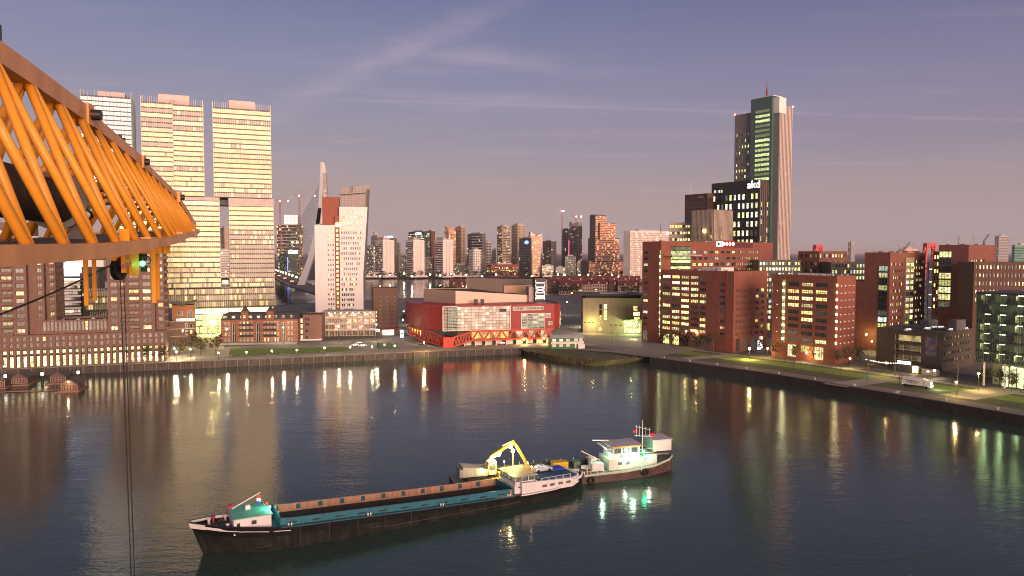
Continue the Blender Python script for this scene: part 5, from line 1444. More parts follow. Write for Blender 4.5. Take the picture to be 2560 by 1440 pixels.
def tower(name, label, x0, xc, x1, top, Y, wall, gl, sl='grid', sr='grid', lit=.12, col=(1, .85, .5), fh=3.2, ang=WA, base=0., boxes=(), pitch=3.2, frac=.5, cat='tower', group=None, ledge=None, dep=None):
    A = XY(x0, Y); b = Bld(name, label, cat, A, ang, group=group)
    d = (math.cos(ang), math.sin(ang)); v = (-d[1], d[0])
    a1 = colt(xc, A, d, 40) if xc > x0 else 0.01
    zt = hz(top, Y) - 3
    dp = dep or (colt(x1, padd(A, d, a1), v, 40) if x1 > xc else 18)
    b.a1, b.dp, b.zt = a1, dp, zt
    m = MB().box(0, a1, 0, dp, 0, zt)
    b.part('wall', m, wall)
    w = MB()
    if a1 > 1 and sl: wins(w, (0, 0), (1, 0), a1, base + 3, zt - 1, fh, sl, pitch=pitch, frac=frac)
    if dp > 1 and sr and x1 > xc: wins(w, (a1, 0), (0, 1), dp, base + 3, zt - 1, fh, sr, pitch=pitch, frac=frac)
    if w.f:
        o = b.part('window', w, gl); o.color = (*col, lit); tag(o, kind='stuff')
    if ledge:
        q = MB(); k = int(zt / fh)
        for j in range(k): q.box(-.6, a1 + .8, -.8, dp + .6, j * fh + .3, j * fh + 1.1)
        tag(b.part('balcony', q, ledge), kind='stuff')
    b.part('roof_plant', MB().box(a1 * .2, a1 * .8 + .5, dp * .25, dp * .75, zt, zt + 2.5), c_grey)
    return b
def glow_sign(b, x0, x1, z0, z1, mat, y=-.5, name='roof_sign'): b.part(name, MB().box(x0, x1, y - .3, y, z0, z1), mat)
sgw = em('sign_lit_white', (.95, 1, .95), 2.4)
# riverside flats
for i, (a, c, d, lab) in enumerate(((938, 958, 985, 'pale pink riverside tower nearest the leaning office tower'), (1015, 1034, 1061, 'pale pink riverside tower in front of the dark green glass block'), (1086, 1108, 1132, 'pale pink riverside tower in front of the round topped glass tower'))):
    b = tower('riverside_flats', lab, a, c, d, 600, 1420, c_white, cg, 'band', 'edges', .1, fh=3.4, group='pink riverside flats', ang=WA)
    q = MB(); k = int(b.zt / 3.4)
    for j in range(k):
        q.box(b.a1 + .3, b.a1 + 1.0, -2.0, -.2, j * 3.4 + .2, j * 3.4 + 1.3); q.box(b.a1 + .1, b.a1 + 1.0, b.dp + .1, b.dp + 1.6, j * 3.4 + .2, j * 3.4 + 1.3)
    tag(b.part('balcony', q, c_white), kind='stuff')
    b.part('lift_house', MB().box(2, b.a1 * .8, 4, b.dp * .5, b.zt + .02, b.zt + 5), c_beige)
b = tower('round_glass_tower', 'grey round tower far behind the first pink riverside tower', 928, 944, 951, 590, 1750, c_grey, cgb, 'grid', 'grid', .04)
b.part('drum', MB().tube((8, 9, b.zt), (8, 9, b.zt + 9), 7, 7, 16), c_grey)
tower('grid_office', 'white framed riverside office with lit window rows at the leaning tower edge', 911, 934, 938, 617, 1440, c_grey, cg, 'grid', 'grid', .3, pitch=2.6, frac=.8)
b = tower('curved_dark_office', 'dark office with curved shoulder and violet lit sign behind pink riverside tower', 955, 983, 992, 596, 1560, c_dark, cg, 'grid', 'grid', .08)
glow_sign(b, b.a1 * .25, b.a1 * .45, b.zt - .5, b.zt + 4, em('sign_violet', (.35, .2, 1), 2.2)); glow_sign(b, b.a1 * .52, b.a1 * .95, b.zt + .4, b.zt + 4.4, sgw)
tower('brown_slab', 'small brown slab beside the curved dark office', 993, 997, 1002, 607, 1800, c_brown, cg, None, 'grid', .05)
b = tower('dark_green_block', 'dark green glass block with white roof sign and lit floors', 1022, 1062, 1074, 580, 1540, c_green, cg, 'band', 'band', .35, (.9, 1, .6), fh=4.2)
glow_sign(b, b.a1 * .45, b.a1 * .8, b.zt - 7, b.zt - 2.5, sgw)
tower('red_edge_tower', 'dark tower with red sunlit edge behind the green glass block', 1066, 1079, 1088, 578, 1600, c_red, cg, 'grid', 'grid', .06)
b = tower('round_top_glass_tower', 'pink glass tower with flared crown and one bright floor', 1111, 1122, 1140, 578, 1640, c_peach, cgp, 'band', 'band', .2, (1, .8, .7))
b.part('crown', MB().loft([[(b.a1 / 2 + r * math.cos(t * math.pi / 8), b.dp / 2 + r * math.sin(t * math.pi / 8), z) for t in range(16)] for r, z in ((8, b.zt), (10, b.zt + 4), (13, b.zt + 9))]), c_peach)
tower('stepped_brown_tower', 'brown pink tower with stepped top next to the flared glass tower', 1139, 1153, 1164, 567, 1650, c_brown, cg, 'grid', 'grid', .06)
b = tower('black_banded_tower', 'dark tower with black bands and glowing right edge', 1169, 1205, 1214, 585, 1500, c_dark, cg, 'band', 'grid', .12, (1, .85, .4), fh=5.5)
for j in range(10): b.part('pale_band', MB().box(b.a1 * .3, b.a1 - 1, -.6, -.3, b.zt - 6 - j * 5.6, b.zt - 4.4 - j * 5.6), c_white)  # pale bands across the dark front
tower('pink_window_slab', 'narrow pink slab with square windows before the black banded tower', 1172, 1184, 1203, 624, 1430, c_white, cg, 'grid', 'grid', .08, pitch=4.2)
tower('striped_tower', 'slim dark tower with pale vertical stripes', 1212, 1217, 1228, 604, 1600, c_white, cg, 'grid', 'grid', .05, fh=6, pitch=3, frac=.7)
tower('grey_lowrise_tower', 'small grey block with golden edge between two brown towers', 1230, 1240, 1246, 624, 1700, c_grey, cg, 'grid', None, .05)
tower('brown_balcony_tower', 'brown tower with balconies and warm lit rooms', 1243, 1256, 1276, 566, 1480, c_brown, cg, 'band', 'band', .3, (1, .75, .4), ledge=c_beige)
tower('tall_beige_tower', 'tall beige brown tower with window columns beside brown balcony tower', 1279, 1294, 1313, 562, 1520, c_beige, cg, 'grid', 'grid', .08, ledge=c_beige)
b = tower('blue_glass_office', 'dark blue glass office with blue oval logo near its roof', 1298, 1327, 1329, 596, 1430, c_dark, cgb, 'band', None, .06)
n = 14; o_ = MB().poly([(b.a1 * .66 + 7 * math.cos(2 * math.pi * k / n), -.6, b.zt - 8 + 3.6 * math.sin(2 * math.pi * k / n)) for k in range(n)])
b.part('oval_logo', o_, em('logo_blue', (.02, .2, 1), 1.8)); b.part('logo_mark', MB().box(b.a1 * .66 - 3, b.a1 * .66 + 3, -.9, -.65, b.zt - 9, b.zt - 7.2), sgw)
# peach tower, waisted, with shell roof
A = XY(1326, 1425); b = Bld('waisted_peach_tower', 'peach sunlit tower widening to a shell shaped roof', 'tower', A, rad(16))
d = (math.cos(rad(16)), math.sin(rad(16))); wd = colt(1356, A, d, 40); zt = hz(590, 1425) - 3
prof = [(0, .16, .84), (.45, .16, .84), (.62, .12, .88), (.78, .02, .98), (1, .0, 1.0)]
b.part('wall', MB().loft([[(wd * l, 0, zt * t), (wd * r, 0, zt * t), (wd * r, 16, zt * t), (wd * l, 16, zt * t)] for t, l, r in prof]), c_peach)
w = MB()
for j in range(int(zt / 3.4) - 1):
    t = (j + .6) * 3.4 / zt
    for (t0, l0, r0), (t1, l1, r1) in zip(prof, prof[1:]):
        if t0 <= t <= t1:
            s = (t - t0) / (t1 - t0); l, r = l0 + (l1 - l0) * s, r0 + (r1 - r0) * s
            w.quad((wd * l + 1, -.2, t * zt), (wd * r - 1, -.2, t * zt), (wd * r - 1, -.2, t * zt + 1.5), (wd * l + 1, -.2, t * zt + 1.5))
o = b.part('window', w, cgp); o.color = (1, .7, .3, .35); tag(o, kind='stuff')
for s in (0, 1):
    x = wd * (.02 if s == 0 else .98); y = wd * .42 if s == 0 else wd * .55
    b.part('roof_shell', MB().prism([(min(x, y), 1), (max(x, y), 1), (max(x, y), 12), (min(x, y), 12)], zt, [zt + 8, zt + 2.5, zt + 2.5, zt + 8] if s == 0 else [zt + 1.5, zt + 5, zt + 5, zt + 1.5]), c_white)
tower('dark_brick_block', 'dark brown brick block right of the peach tower', 1357, 1378, 1391, 603, 1460, c_dark, cg, 'grid', 'grid', .08, ledge=None)
tower('slate_tower', 'slate glass tower with pink light line beside the red crane mast', 1405, 1421, 1424, 573, 1560, c_dark, cgb, 'band', None, .05)
b = tower('black_orange_tower', 'black tower with orange sunlit right flank and sloped crown', 1423, 1446, 1455, 566, 1480, c_dark, cg, 'grid', 'band', .12, (1, .65, .3), pitch=4)
b.part('crown', MB().prism([(0, 0), (b.a1, 0), (b.a1, b.dp), (0, b.dp)], b.zt, [b.zt + 4, b.zt + 8, b.zt + 6, b.zt + 4]), c_grey); b.part('fin', MB().box(0, 3, 0, 4, b.zt, b.zt + 9), c_dark)
b.part('light_line', MB().box(-.8, -.2, -.8, -.4, b.zt * .35, b.zt * .72), em('pink_neon', (1, .1, .35), 2.0))
# stacked orange tower
A = XY(1474, 1430); b = Bld('stacked_orange_tower', 'stacked apartment tower glowing orange pink in the last light', 'tower', A, WA)
sm = pm('sunlit_balcony', (.85, .40, .27), .6, var=.08, vs=.05)  # sunset light put into the right balconies' colour, left ones kept dark
def zz_(r): return hz(r, 1430) - 3
v = M_
def seg(x0, xc, x1, top, bot, dy):
    A0 = XY(x0, 1430); dx = (A0[0] - A[0]); a_ = dx * W[0]; b_ = dx * M_[0]
    a1 = colt(xc, A0, W, 60); dp = colt(x1, padd(A0, W, a1), M_, 60)
    b.part('wall', MB().box(a_, a_ + a1, b_, b_ + dp, zz_(bot), zz_(top)), c_dark)
    q = MB(); w = MB(); n = int((zz_(top) - zz_(bot)) / 3.3)
    for j in range(n):
        z0 = zz_(bot) + j * 3.3
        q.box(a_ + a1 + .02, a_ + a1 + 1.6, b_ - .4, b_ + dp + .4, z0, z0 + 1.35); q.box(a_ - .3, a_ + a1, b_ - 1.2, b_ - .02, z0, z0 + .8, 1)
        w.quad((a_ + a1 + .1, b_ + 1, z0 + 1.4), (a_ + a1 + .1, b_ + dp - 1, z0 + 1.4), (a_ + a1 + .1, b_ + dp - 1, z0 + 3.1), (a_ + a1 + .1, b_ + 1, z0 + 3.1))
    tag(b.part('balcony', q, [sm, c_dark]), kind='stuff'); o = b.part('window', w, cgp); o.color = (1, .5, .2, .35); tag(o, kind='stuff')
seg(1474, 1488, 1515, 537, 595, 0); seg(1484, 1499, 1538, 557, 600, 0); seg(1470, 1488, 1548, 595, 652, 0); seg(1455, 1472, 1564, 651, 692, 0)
b = tower('white_slab', 'broad pale pink slab with gold windows and square roof sign', 1558, 1575, 1672, 577, 1300, c_white, cgp, None, 'grid', .25, (1, .75, .3), pitch=3.0, frac=.6)
b.part('roof_sign', MB().box(b.a1 + .3, b.a1 + 1, b.dp * .93, b.dp * .99, b.zt - 6, b.zt - 1), em('sign_gold', (1, .85, .5), 1.6)); b.part('mast', MB().tube((b.a1, b.dp * .78, b.zt - 3), (b.a1, b.dp * .78, b.zt + 13), .9, .5), c_red)
b = tower('brick_hall', 'long red brick hall with glowing yellow windows on the far bank', 1217, 1228, 1298, 661, 1380, c_red, cg, 'grid', 'grid', .7, (1, .8, .3), fh=6, pitch=4, frac=.6, cat='hall')
# low waterfront buildings on the far bank
for k, (x0, x1, t, m_, lab) in enumerate(((906, 993, 683, c_white, 'white low pavilion at the foot of first pink riverside tower'), (1028, 1070, 684, c_white, 'white low pavilion at the foot of second pink riverside tower'), (1095, 1185, 684, c_white, 'white low pavilion at the foot of third pink riverside tower'),
        (1355, 1384, 664, c_white, 'white low office with window bands below the dark brick block'), (1389, 1412, 668, c_grey, 'grey low office behind the theatre sign tower'), (1412, 1440, 640, c_green, 'dark green low block beneath the red crane'), (1442, 1475, 655, c_grey, 'grey low block between dark tower and orange tower'), (1000, 1030, 640, c_dark, 'dark mid rise between first and second pink towers'), (1062, 1090, 645, c_dark, 'dark mid rise between second and third pink towers'), (1132, 1172, 662, c_dark, 'dark low block right of the third pink tower'))):
    tower('low_riverside_block', lab, x0, x0, x1, t, 1400 + 6 * k, m_, cg, None, 'band' if k in (3, 4) else 'grid', .4, (1, .8, .35), ang=rad(-80), fh=4.5, cat='building', dep=None)
# ---- towers at far left gap and right horizon
tower('gap_tower', 'slim brown tower seen in the gap between the glass towers', 552, 562, 573, 570, 1500, c_brown, cg, 'grid', 'grid', .1)
tower('gap_flats', 'striped lower flats below slim tower in the glass tower gap', 545, 549, 575, 625, 1400, c_white, cg, 'band', 'band', .15)
tower('far_glass_tower', 'lone blue grey tower on the right horizon beyond brick offices', 2119, 2127, 2137, 605, 2600, c_grey, cgb, 'grid', 'grid', .05)
tower('far_grey_tower', 'grey slab tower behind the large brick office at far right', 2484, 2496, 2521, 590, 1500, c_grey, cgb, 'grid', 'grid', .03)
tower('far_green_tower', 'pale green tower at the right edge above brick wing', 2526, 2536, 2590, 612, 900, pm('flats_mint', (.16, .30, .24), .7), cgb, 'grid', 'grid', .04)
tower('roof_flats', 'pale flats just showing above the stepped brick office', 2244, 2260, 2293, 622, 1200, c_peach, cg, 'grid', 'grid', .03)
# ---- unfinished tower with cranes
A = XY(692, 1500); b = Bld('unfinished_tower', 'unfinished concrete tower with work lights beside the bridge cables', 'tower', A, rad(4))
dd = (math.cos(rad(4)), math.sin(rad(4))); wd = colt(758, A, dd, 50); zq = lambda r: hz(r, 1500) - 3
b.part('core', MB().box(wd * .2, wd * .8, 5, 25, 0, zq(560)), c_grey)
for j, r in enumerate(range(690, 563, -8)):
    b.part('floor_slab', MB().box(0, wd, 0, 30, zq(r), zq(r) + 1.1), c_grey)
    o = b.part('open_floor', MB().box(.8, wd - .8, 1.5, 2, zq(r) + 1.1, zq(r) + 6), cg); o.color = (1, .8, .35, .28)
    for i in range(6): 
        if (i + j) % 2: b.part('column', MB().box(i * wd / 5.2, i * wd / 5.2 + 1, .3, 1.3, zq(r) + 1.1, zq(r) + 6.4), c_brown)
b.part('crown', MB().box(wd * .3, wd * .78, 6, 20, zq(563), zq(537)), c_grey)
for i in range(4):
    for j in range(3): b.part('work_light', MB().ball((wd * (.32 + .14 * i), 5, zq(540 + 8 * j)), 2.2), em('work_lamp', (1, .95, .55), 3.2))
for i in range(5): b.part('work_light', MB().ball((wd * R.uniform(.05, .95), -.6, zq(R.choice((590, 606, 622, 640)))), 1.6), MATS['work_lamp'])
b2 = tower('blue_line_block', 'dark green lit block with blue light line below the unfinished tower', 699, 720, 746, 634, 1440, c_green, cg, 'grid', 'grid', .2, (.9, 1, .4))
b2.part('blue_line', MB().box(b2.a1 - .6, b2.a1 + .6, -1.2, -.4, b2.zt * .25, b2.zt * .85), em('blue_neon', (.05, .08, 1), 3))
b2.part('roof_lamp', MB().box(b2.a1 * .8, b2.a1 * 1.6, 4, 9, b2.zt, b2.zt + 6), em('roof_white', (.8, 1, .7), 2.5))
cr_m = pm('crane_red', (.38, .13, .09), .6)
def tower_crane(label, px, base, top, jl, jr, Y, rj):
    A = XY(px, Y); o = root('tower_crane', label, 'crane', (*A, 3), 0, 'tower cranes on the skyline')
    z0, z1 = hz(base, Y) - 3, hz(rj, Y) - 3; mp = Y / 1830
    m = MB(); s = 1.1
    for x in (-s, s):
        for y in (-s, s): m.box(x - .3, x + .3, y - .3, y + .3, z0, z1)
    n = int((z1 - z0) / 3.5)
    for j in range(n): m.bar((-s, -s, z0 + j * 3.5), (s, -s, z0 + (j + 1) * 3.5), .3, .3)
    m.build('mast', cr_m, o)
    zt = hz(top, Y) - 3
    MB().bar((0, 0, z1), (0, 0, zt), .7, .7).build('tower_head', cr_m, o)
    j = MB(); xl, xr_ = (jl - px) * mp, (jr - px) * mp
    j.bar((xl, 0, z1), (xr_, 0, z1), 1.0, .5); j.bar((xl * .9, 0, z1 + 1.6), (xr_ * .9, 0, z1 + 1.6), .4, .3)
    k = int((xr_ - xl) / 3)
    for i in range(k): j.bar((xl + (xr_ - xl) * i / k, 0, z1), (xl + (xr_ - xl) * (i + .5) / k, 0, z1 + 1.6), .25, .25)
    j.build('jib', cr_m, o)
    MB().tube((0, 0, zt), (xl * .8, 0, z1 + 1.6), .2).tube((0, 0, zt), (xr_ * .7, 0, z1 + 1.6), .2).build('tie_rod', cr_m, o)
    MB().box(xl - 1, xl + 3.4, -1.2, 1.2, z1 - 3.2, z1 - .3).build('counterweight', c_grey, o)
    MB().box(-1.5, 1.7, -2.6, -1.3, z1 - 2.5, z1 - .2).build('cab', steelw, o)
    for x in (0, xr_): MB().ball((x, -1.5, z1 + .4), 1.5).build('crane_lamp', em('crane_lamp_w', (1, .7, .5), 4), o)
tower_crane('smaller tower crane left of the unfinished tower', 703, 690, 497, 686, 724, 1500, 503)
tower_crane('taller tower crane right of the unfinished tower', 751, 690, 478, 734, 790, 1500, 490)
tower_crane('red tower crane standing by the slate glass tower', 1405, 690, 519, 1398, 1409, 1560, 528)
tower_crane('tower crane with long jib over the black orange tower', 1440, 600, 538, 1423, 1452, 1500, 542)
# ---- cable bridge
pyl = pm('bridge_pylon', (.46, .46, .50), .5, var=.05, vs=.05); pylp = pm('bridge_pylon_lit', (.62, .56, .53), .5, var=.05, vs=.05)  # one pylon steel, its lit and shaded sides given separate colours
YB = 800.; Bp = XY(806, YB)
br = root('cable_bridge', 'tall bent bridge pylon with fanned stay cables behind the leaning office tower', 'bridge', (*Bp, 0))
def bp(px, r, dy=0): x, y = XY(px, YB + dy, hz(r, YB + dy)); return (x - Bp[0], y - Bp[1] + 0, hz(r, YB + dy))
def leg(name, L, Rr, dy0, dy1, mat, side=None):
    """ribbon between a left and a right picture edge, with depth dy0..dy1"""
    m = MB()
    f = [bp(*p, dy0) for p in L], [bp(*p, dy0) for p in Rr]; k = [(q[0], q[1] + dy1 - dy0, q[2]) for q in f[0]], [(q[0], q[1] + dy1 - dy0, q[2]) for q in f[1]]
    for i in range(len(L) - 1):
        m.hexa([f[0][i], f[1][i], k[1][i], k[0][i], f[0][i + 1], f[1][i + 1], k[1][i + 1], k[0][i + 1]])
    return m.build(name, mat, br)
leg('lower_leg', [(722, 752), (739, 722), (768, 648), (786, 580), (795, 520)], [(768, 752), (758, 722), (782, 648), (798, 580), (806, 520)], 0, 5, pyl)
leg('lower_leg', [(744, 735), (762, 680), (784, 600)], [(754, 735), (774, 665), (794, 600)], 14, 18, pylp)
leg('pylon_foot', [(766, 756), (766, 738)], [(800, 760), (778, 737)], 2, 8, pyl)
leg('upper_mast', [(788, 560), (795, 520), (799, 460), (801, 407)], [(799, 560), (806, 500), (808, 440), (803, 405)], 0, 6, pyl)
leg('upper_flank', [(802, 500), (807, 465), (808, 440), (803.5, 408)], [(818, 500), (817, 465), (814, 430), (811, 408)], 2, 6, pm('bridge_pylon_shaded', (.36, .30, .26), .6))
leg('mast_head', [(804, 432), (803, 420), (801, 405)], [(814, 433), (813.5, 420), (810, 406)], 1.2, 6.2, pylp)
leg('split_leg', [(800, 560), (801, 472)], [(806, 560), (806, 474)], 1, 4, pylp); leg('split_leg', [(808, 560), (809, 474)], [(820, 560), (816, 476)], 1, 4, pylp)
D1p = Vector((*XY(752, 800), 14)); D2p = Vector((*XY(672, 1440), 13)); D3p = Vector((*XY(830, 660), 12))
off_ = Vector((Bp[0], Bp[1], 0))
dk = MB(); dk.bar(D3p - off_, D1p - off_, 26, 1.6); dk.bar(D1p - off_, D2p - off_, 26, 1.6); dk.build('deck', asph, br)
for s in (-12.5, 12.5):
    nrm = (D2p - D1p).cross(Vector((0, 0, 1))).normalized()
    MB().bar(D1p - off_ + nrm * s + Vector((0, 0, 1.4)), D2p - off_ + nrm * s + Vector((0, 0, 1.4)), .4, 1.0).build('railing', steelw, br)
cab = pm('stay_cable', (.55, .60, .52), .5)
for i in range(16):
    t = .10 + .055 * i
    e = D1p.lerp(D2p, t) - off_; s = Vector(bp(797 + i * .35, 600 - i * 9.5, 2)); s.z = max(s.z, 60)
    MB().tube(s, e, .28, .28, 5).build('cable', cab, br)
for i in range(4):
    e = D3p.lerp(D1p, .1 + .15 * i) - off_
    MB().tube(Vector(bp(812, 476, 4)), Vector(bp(826 + 3 * i, 500 + 8 * i, -20)), .5, .5, 5).build('back_stay', pyl, br) if i == 0 else None
for i in range(10):
    p = D1p.lerp(D2p, .05 + .09 * i) - off_
    MB().ball((p.x + 9, p.y, p.z + 5), 1.5).build('deck_lamp', em('deck_lamp_w', (1, .85, .5), 3.0), br)
    MB().box(p.x - 4, p.x, p.y, p.y + 3, p.z + .9, p.z + 2.2).build('tail_light', em('traffic_red', (1, .15, .05), 1.2), br) if i % 2 else None
# ---- red lift bridge towers on the horizon
rb_m = pm('liftbridge_red', (.62, .03, .03), .5)
for lab, px, r0, r1, w, Y in (('left red lift bridge tower above the rear brick office', 2046, 660, 612, 24, 900), ('right red lift bridge tower beside the large brick office', 2325, 660, 608, 32, 900)):
    A = XY(px, Y); o = root('lift_bridge_tower', lab, 'bridge', (*A, 3)); z1 = hz(r1, Y) - 3; h = w / 2 * Y / 1830
    for s in (-1, 1):
        m = MB()
        for y in (0, 7): m.bar((s * h, y, 0), (s * h * .62, y, z1), 1.7, 1.7)
        for k in range(9): m.bar((s * h * (1 - .042 * k), 0, z1 * k / 9), (s * h * (1 - .042 * k), 7, z1 * (k + 1) / 9), .8, .8)
        m.build('leg', rb_m, o)
    MB().box(-h * .75, h * .75, -1, 8, z1 - 3.5, z1).build('top_beam', rb_m, o); MB().bar((-h * .8, 0, z1 - 8), (0, 0, z1 - 3.5), 1.2, 1.2).bar((h * .8, 0, z1 - 8), (0, 0, z1 - 3.5), 1.2, 1.2).build('arch_brace', rb_m, o)
# ---- tall tower on the right with its dark lower block
A = XY(1826, 600); mt = Bld('glass_skyscraper', 'tallest tower with green glass shaft, antenna and black lower block with AKD sign', 'skyscraper', A, WA)
ml = lambda px, z=100: colt(px, A, W, z); mdz = lambda r, Y=596: hz(r, Y) - 3
k0, k1 = ml(1835, 110), ml(1946, 110); zt = mdz(287)
grey_s = pm('stone_grey', (.20, .19, .18), .6, var=.08); stripe = pm('stone_warm', (.54, .44, .39), .6, var=.08); stripe_d = pm('stone_brown', (.13, .095, .08), .6)
dm_ = colt(1979, padd(A, W, k1), M_, 110)
cgt = glass('skyscraper_glass', (.03, .04, .04), .1, 1.)
rr = [(q[0], q[1], q[2], q[3], q[4]) for q in grid(.8, (k1 - k0) * .42, 6, .45, 48, zt - 14, 20, .5, lit=lambda i, j: .3)]
mt.block(k0, k1, 0, dm_, 0, zt, grey_s, roof_m, f=rr, reveal=.25, parapet=.5, pal=(YEL, GRN), lo=.5, hi=1.6, gl=cgt)
q = MB()
for i in range(9): q.box(k1 + .05, k1 + .45, dm_ * (.05 + .105 * i), dm_ * (.05 + .105 * i) + dm_ * .05, 2, zt + 2)
tag(mt.part('pilaster', q, stripe), kind='stuff')
for i in range(4):
    for j in range(34): 
        if R.random() < .55: put('flank_window', window_mesh(1.3, 1.5, 1, 1, FRAME, cgt), mt.o, (k1 + .06, dm_ * (.13 + .21 * i), 6 + j * 3.5), rad(90), rnd_color(.45, (WARM, YEL), .4, 1.5))
c0, c1 = ml(1880, 110), ml(1933, 110)
gsh = pm('green_shaft', (.05, .11, .09), .15, var=.15, vs=.1, spec=.9)
mt.part('glass_shaft', MB().box(c0, c1, -3, 8, 0, mdz(258)), gsh)
for j in range(30):
    z0 = 47 + j * 3.75
    if z0 > mdz(272): break
    put('shaft_window', window_mesh(c1 - c0 - 6, 2.3, 5, 1, FRAME, cgt), mt.o, ((c0 + c1) / 2 + 1.4, -3.06, z0), 0, (.88, 1., .38, R.choice((.9, 1.2, .7, .2)) if j not in (0, 11) else .05))
mt.part('shaft_cap', MB().box(c0 - .6, c1 + 1.2, -3.4, 9, mdz(258), mdz(258) + .5).box(c1 + .02, c1 + 5, -1, 8, zt - 4, mdz(262)), steelw)
mt.part('glazed_crown', MB().box(k0 + .1, c0 - .05, .06, 2, zt - 12, zt - .6), glass('crown_glass', (.05, .06, .05), .1, 1., blotch=.3)).color = (.9, .95, .4, .35)
mt.part('antenna', MB().tube(((c0 + c1) / 2, 4, mdz(258)), ((c0 + c1) / 2, 4, mdz(234)), .8, .6, 8).tube(((c0 + c1) / 2, 4, mdz(234)), ((c0 + c1) / 2, 4, mdz(215)), .4, .15, 8), c_red)
for x, y, z in ((k0, 0, zt), (k1, 0, zt + 2), (k1, dm_, zt + 2)): mt.part('warning_light', MB().ball((x, y, z + .6), .8), em('warning_red', (1, .1, .08), 4))
# dark lower block in front of it
lb0, lb1 = ml(1804, 50), ml(1923, 50); zd = mdz(455, 585); dd_ = colt(1954, padd(A, W, lb1), M_, 50)
bk = pm('black_cladding', (.022, .022, .024), .35, var=.2, vs=.1)
f_ = [(q[0], q[1], q[2], q[3], (.85 if q[4] else .05)) for q in grid(.6, lb1 - lb0 - .6, 11, .56, 2, zd - 9, 13, .62, lit=lambda i, j: 1 if R.random() < (.92 - .045 * max(0, j - 6) * (i < 4)) else 0)]
f_ += [(round(2.2 + 2.2 * i, 3), round(4.0 + 2.2 * i, 3), round(zd - 8, 3), round(zd - 5.6, 3), .8) for i in range(4)]
r_ = grid(.6, dd_ - .6, 4, .5, 2, zd - 9, 14, .62, lit=lambda i, j: .8)
mt.block(lb0, lb1, -14, -14 + dd_, 0, zd, bk, roof_m, f=f_, reveal=.25, parapet=.5, pal=(WHT, YEL), lo=.9, hi=1.9, name='black_wall')
q = MB()
for i in range(7): q.box(lb1 + .05, lb1 + .5, -14 + dd_ * (.02 + .155 * i), -14 + dd_ * (.02 + .155 * i) + dd_ * .075, 2, zd - .2)
tag(mt.part('pilaster', q, stripe_d), kind='stuff')
mt.panes((lb1, -14), (0, 1), r_, -.02, pal=(WHT, YEL), lo=.9, hi=1.8)
text(mt.o, 'akd', (lb0 + (lb1 - lb0) * .76, -14.3, zd - 6.2), 8.2, em('sign_akd', (1, 1, .95), 2.6), name='sign_letters', dep=.1)
# ---- sand coloured tower group left of it
sand = pm('sandstone_tower', (.40, .32, .25), .65, var=.06); sandd = pm('sandstone_shaft', (.36, .30, .25), .65)
A = XY(1727, 560); sg_ = Bld('sandstone_office', 'sandstone office with fluted sunlit flank in front of the skyscraper', 'office block', A, WA)
a1 = colt(1784, A, W, 60); zt = hz(527, 556) - 3; dp = colt(1831, padd(A, W, a1), M_, 60)
f_ = grid(1, a1 - 1, 6, .42, 44, 68, 4, .5, lit=lambda i, j: .05 if j == 3 else .75); r_ = grid(1, dp - 1, 6, .4, 44, 68, 4, .55, lit=lambda i, j: .75)
sg_.block(0, a1, 0, dp, 0, zt, sand, roof_m, f=f_, r=r_, reveal=.3, pal=(WARM, YEL), lo=.6, hi=1.6)
q = MB()
for i in range(17): q.box(i * a1 / 17, i * a1 / 17 + .35, -.35, -.01, 2, zt + .3)
for i in range(17): q.box(a1 + .01, a1 + .4, i * dp / 17, i * dp / 17 + .5, 2, zt + .3)
tag(sg_.part('flute', q, sandd), kind='stuff'); sg_.part('wall_lamp', MB().ball((a1 * .62, -1.2, hz(578, 556) - 3), 1.3), em('lamp_gold', (1, .7, .15), 6))
b = tower('dark_frame_tower', 'dark red tower with open square frame at its top', 1709, 1766, 1781, 498, 610, pm('frame_redbrown', (.085, .04, .036), .7), cg, 'band', None, .02, fh=3.6)
b.part('open_frame', MB().box(0, b.a1 * .55, 0, 8, b.zt, b.zt + 3.5).box(b.a1 * .551, b.a1, 0, 8, b.zt + 2.2, b.zt + 3.5).box(b.a1 * .93, b.a1, 0, 8, b.zt - 9, b.zt + 2.2), MATS['frame_redbrown']); b.part('mast', MB().tube((3, 4, b.zt), (3, 4, b.zt + 14), .3, .1), steelw)
floors_block('curved_beige_office', 'low beige office with dark glass band and golden windows left of sandstone office', 1670, 1727, 556, 640, 575, rad(-12), 5, 8, .8, sand, wf=.8, hf=.42, pal=(WARM, YEL))
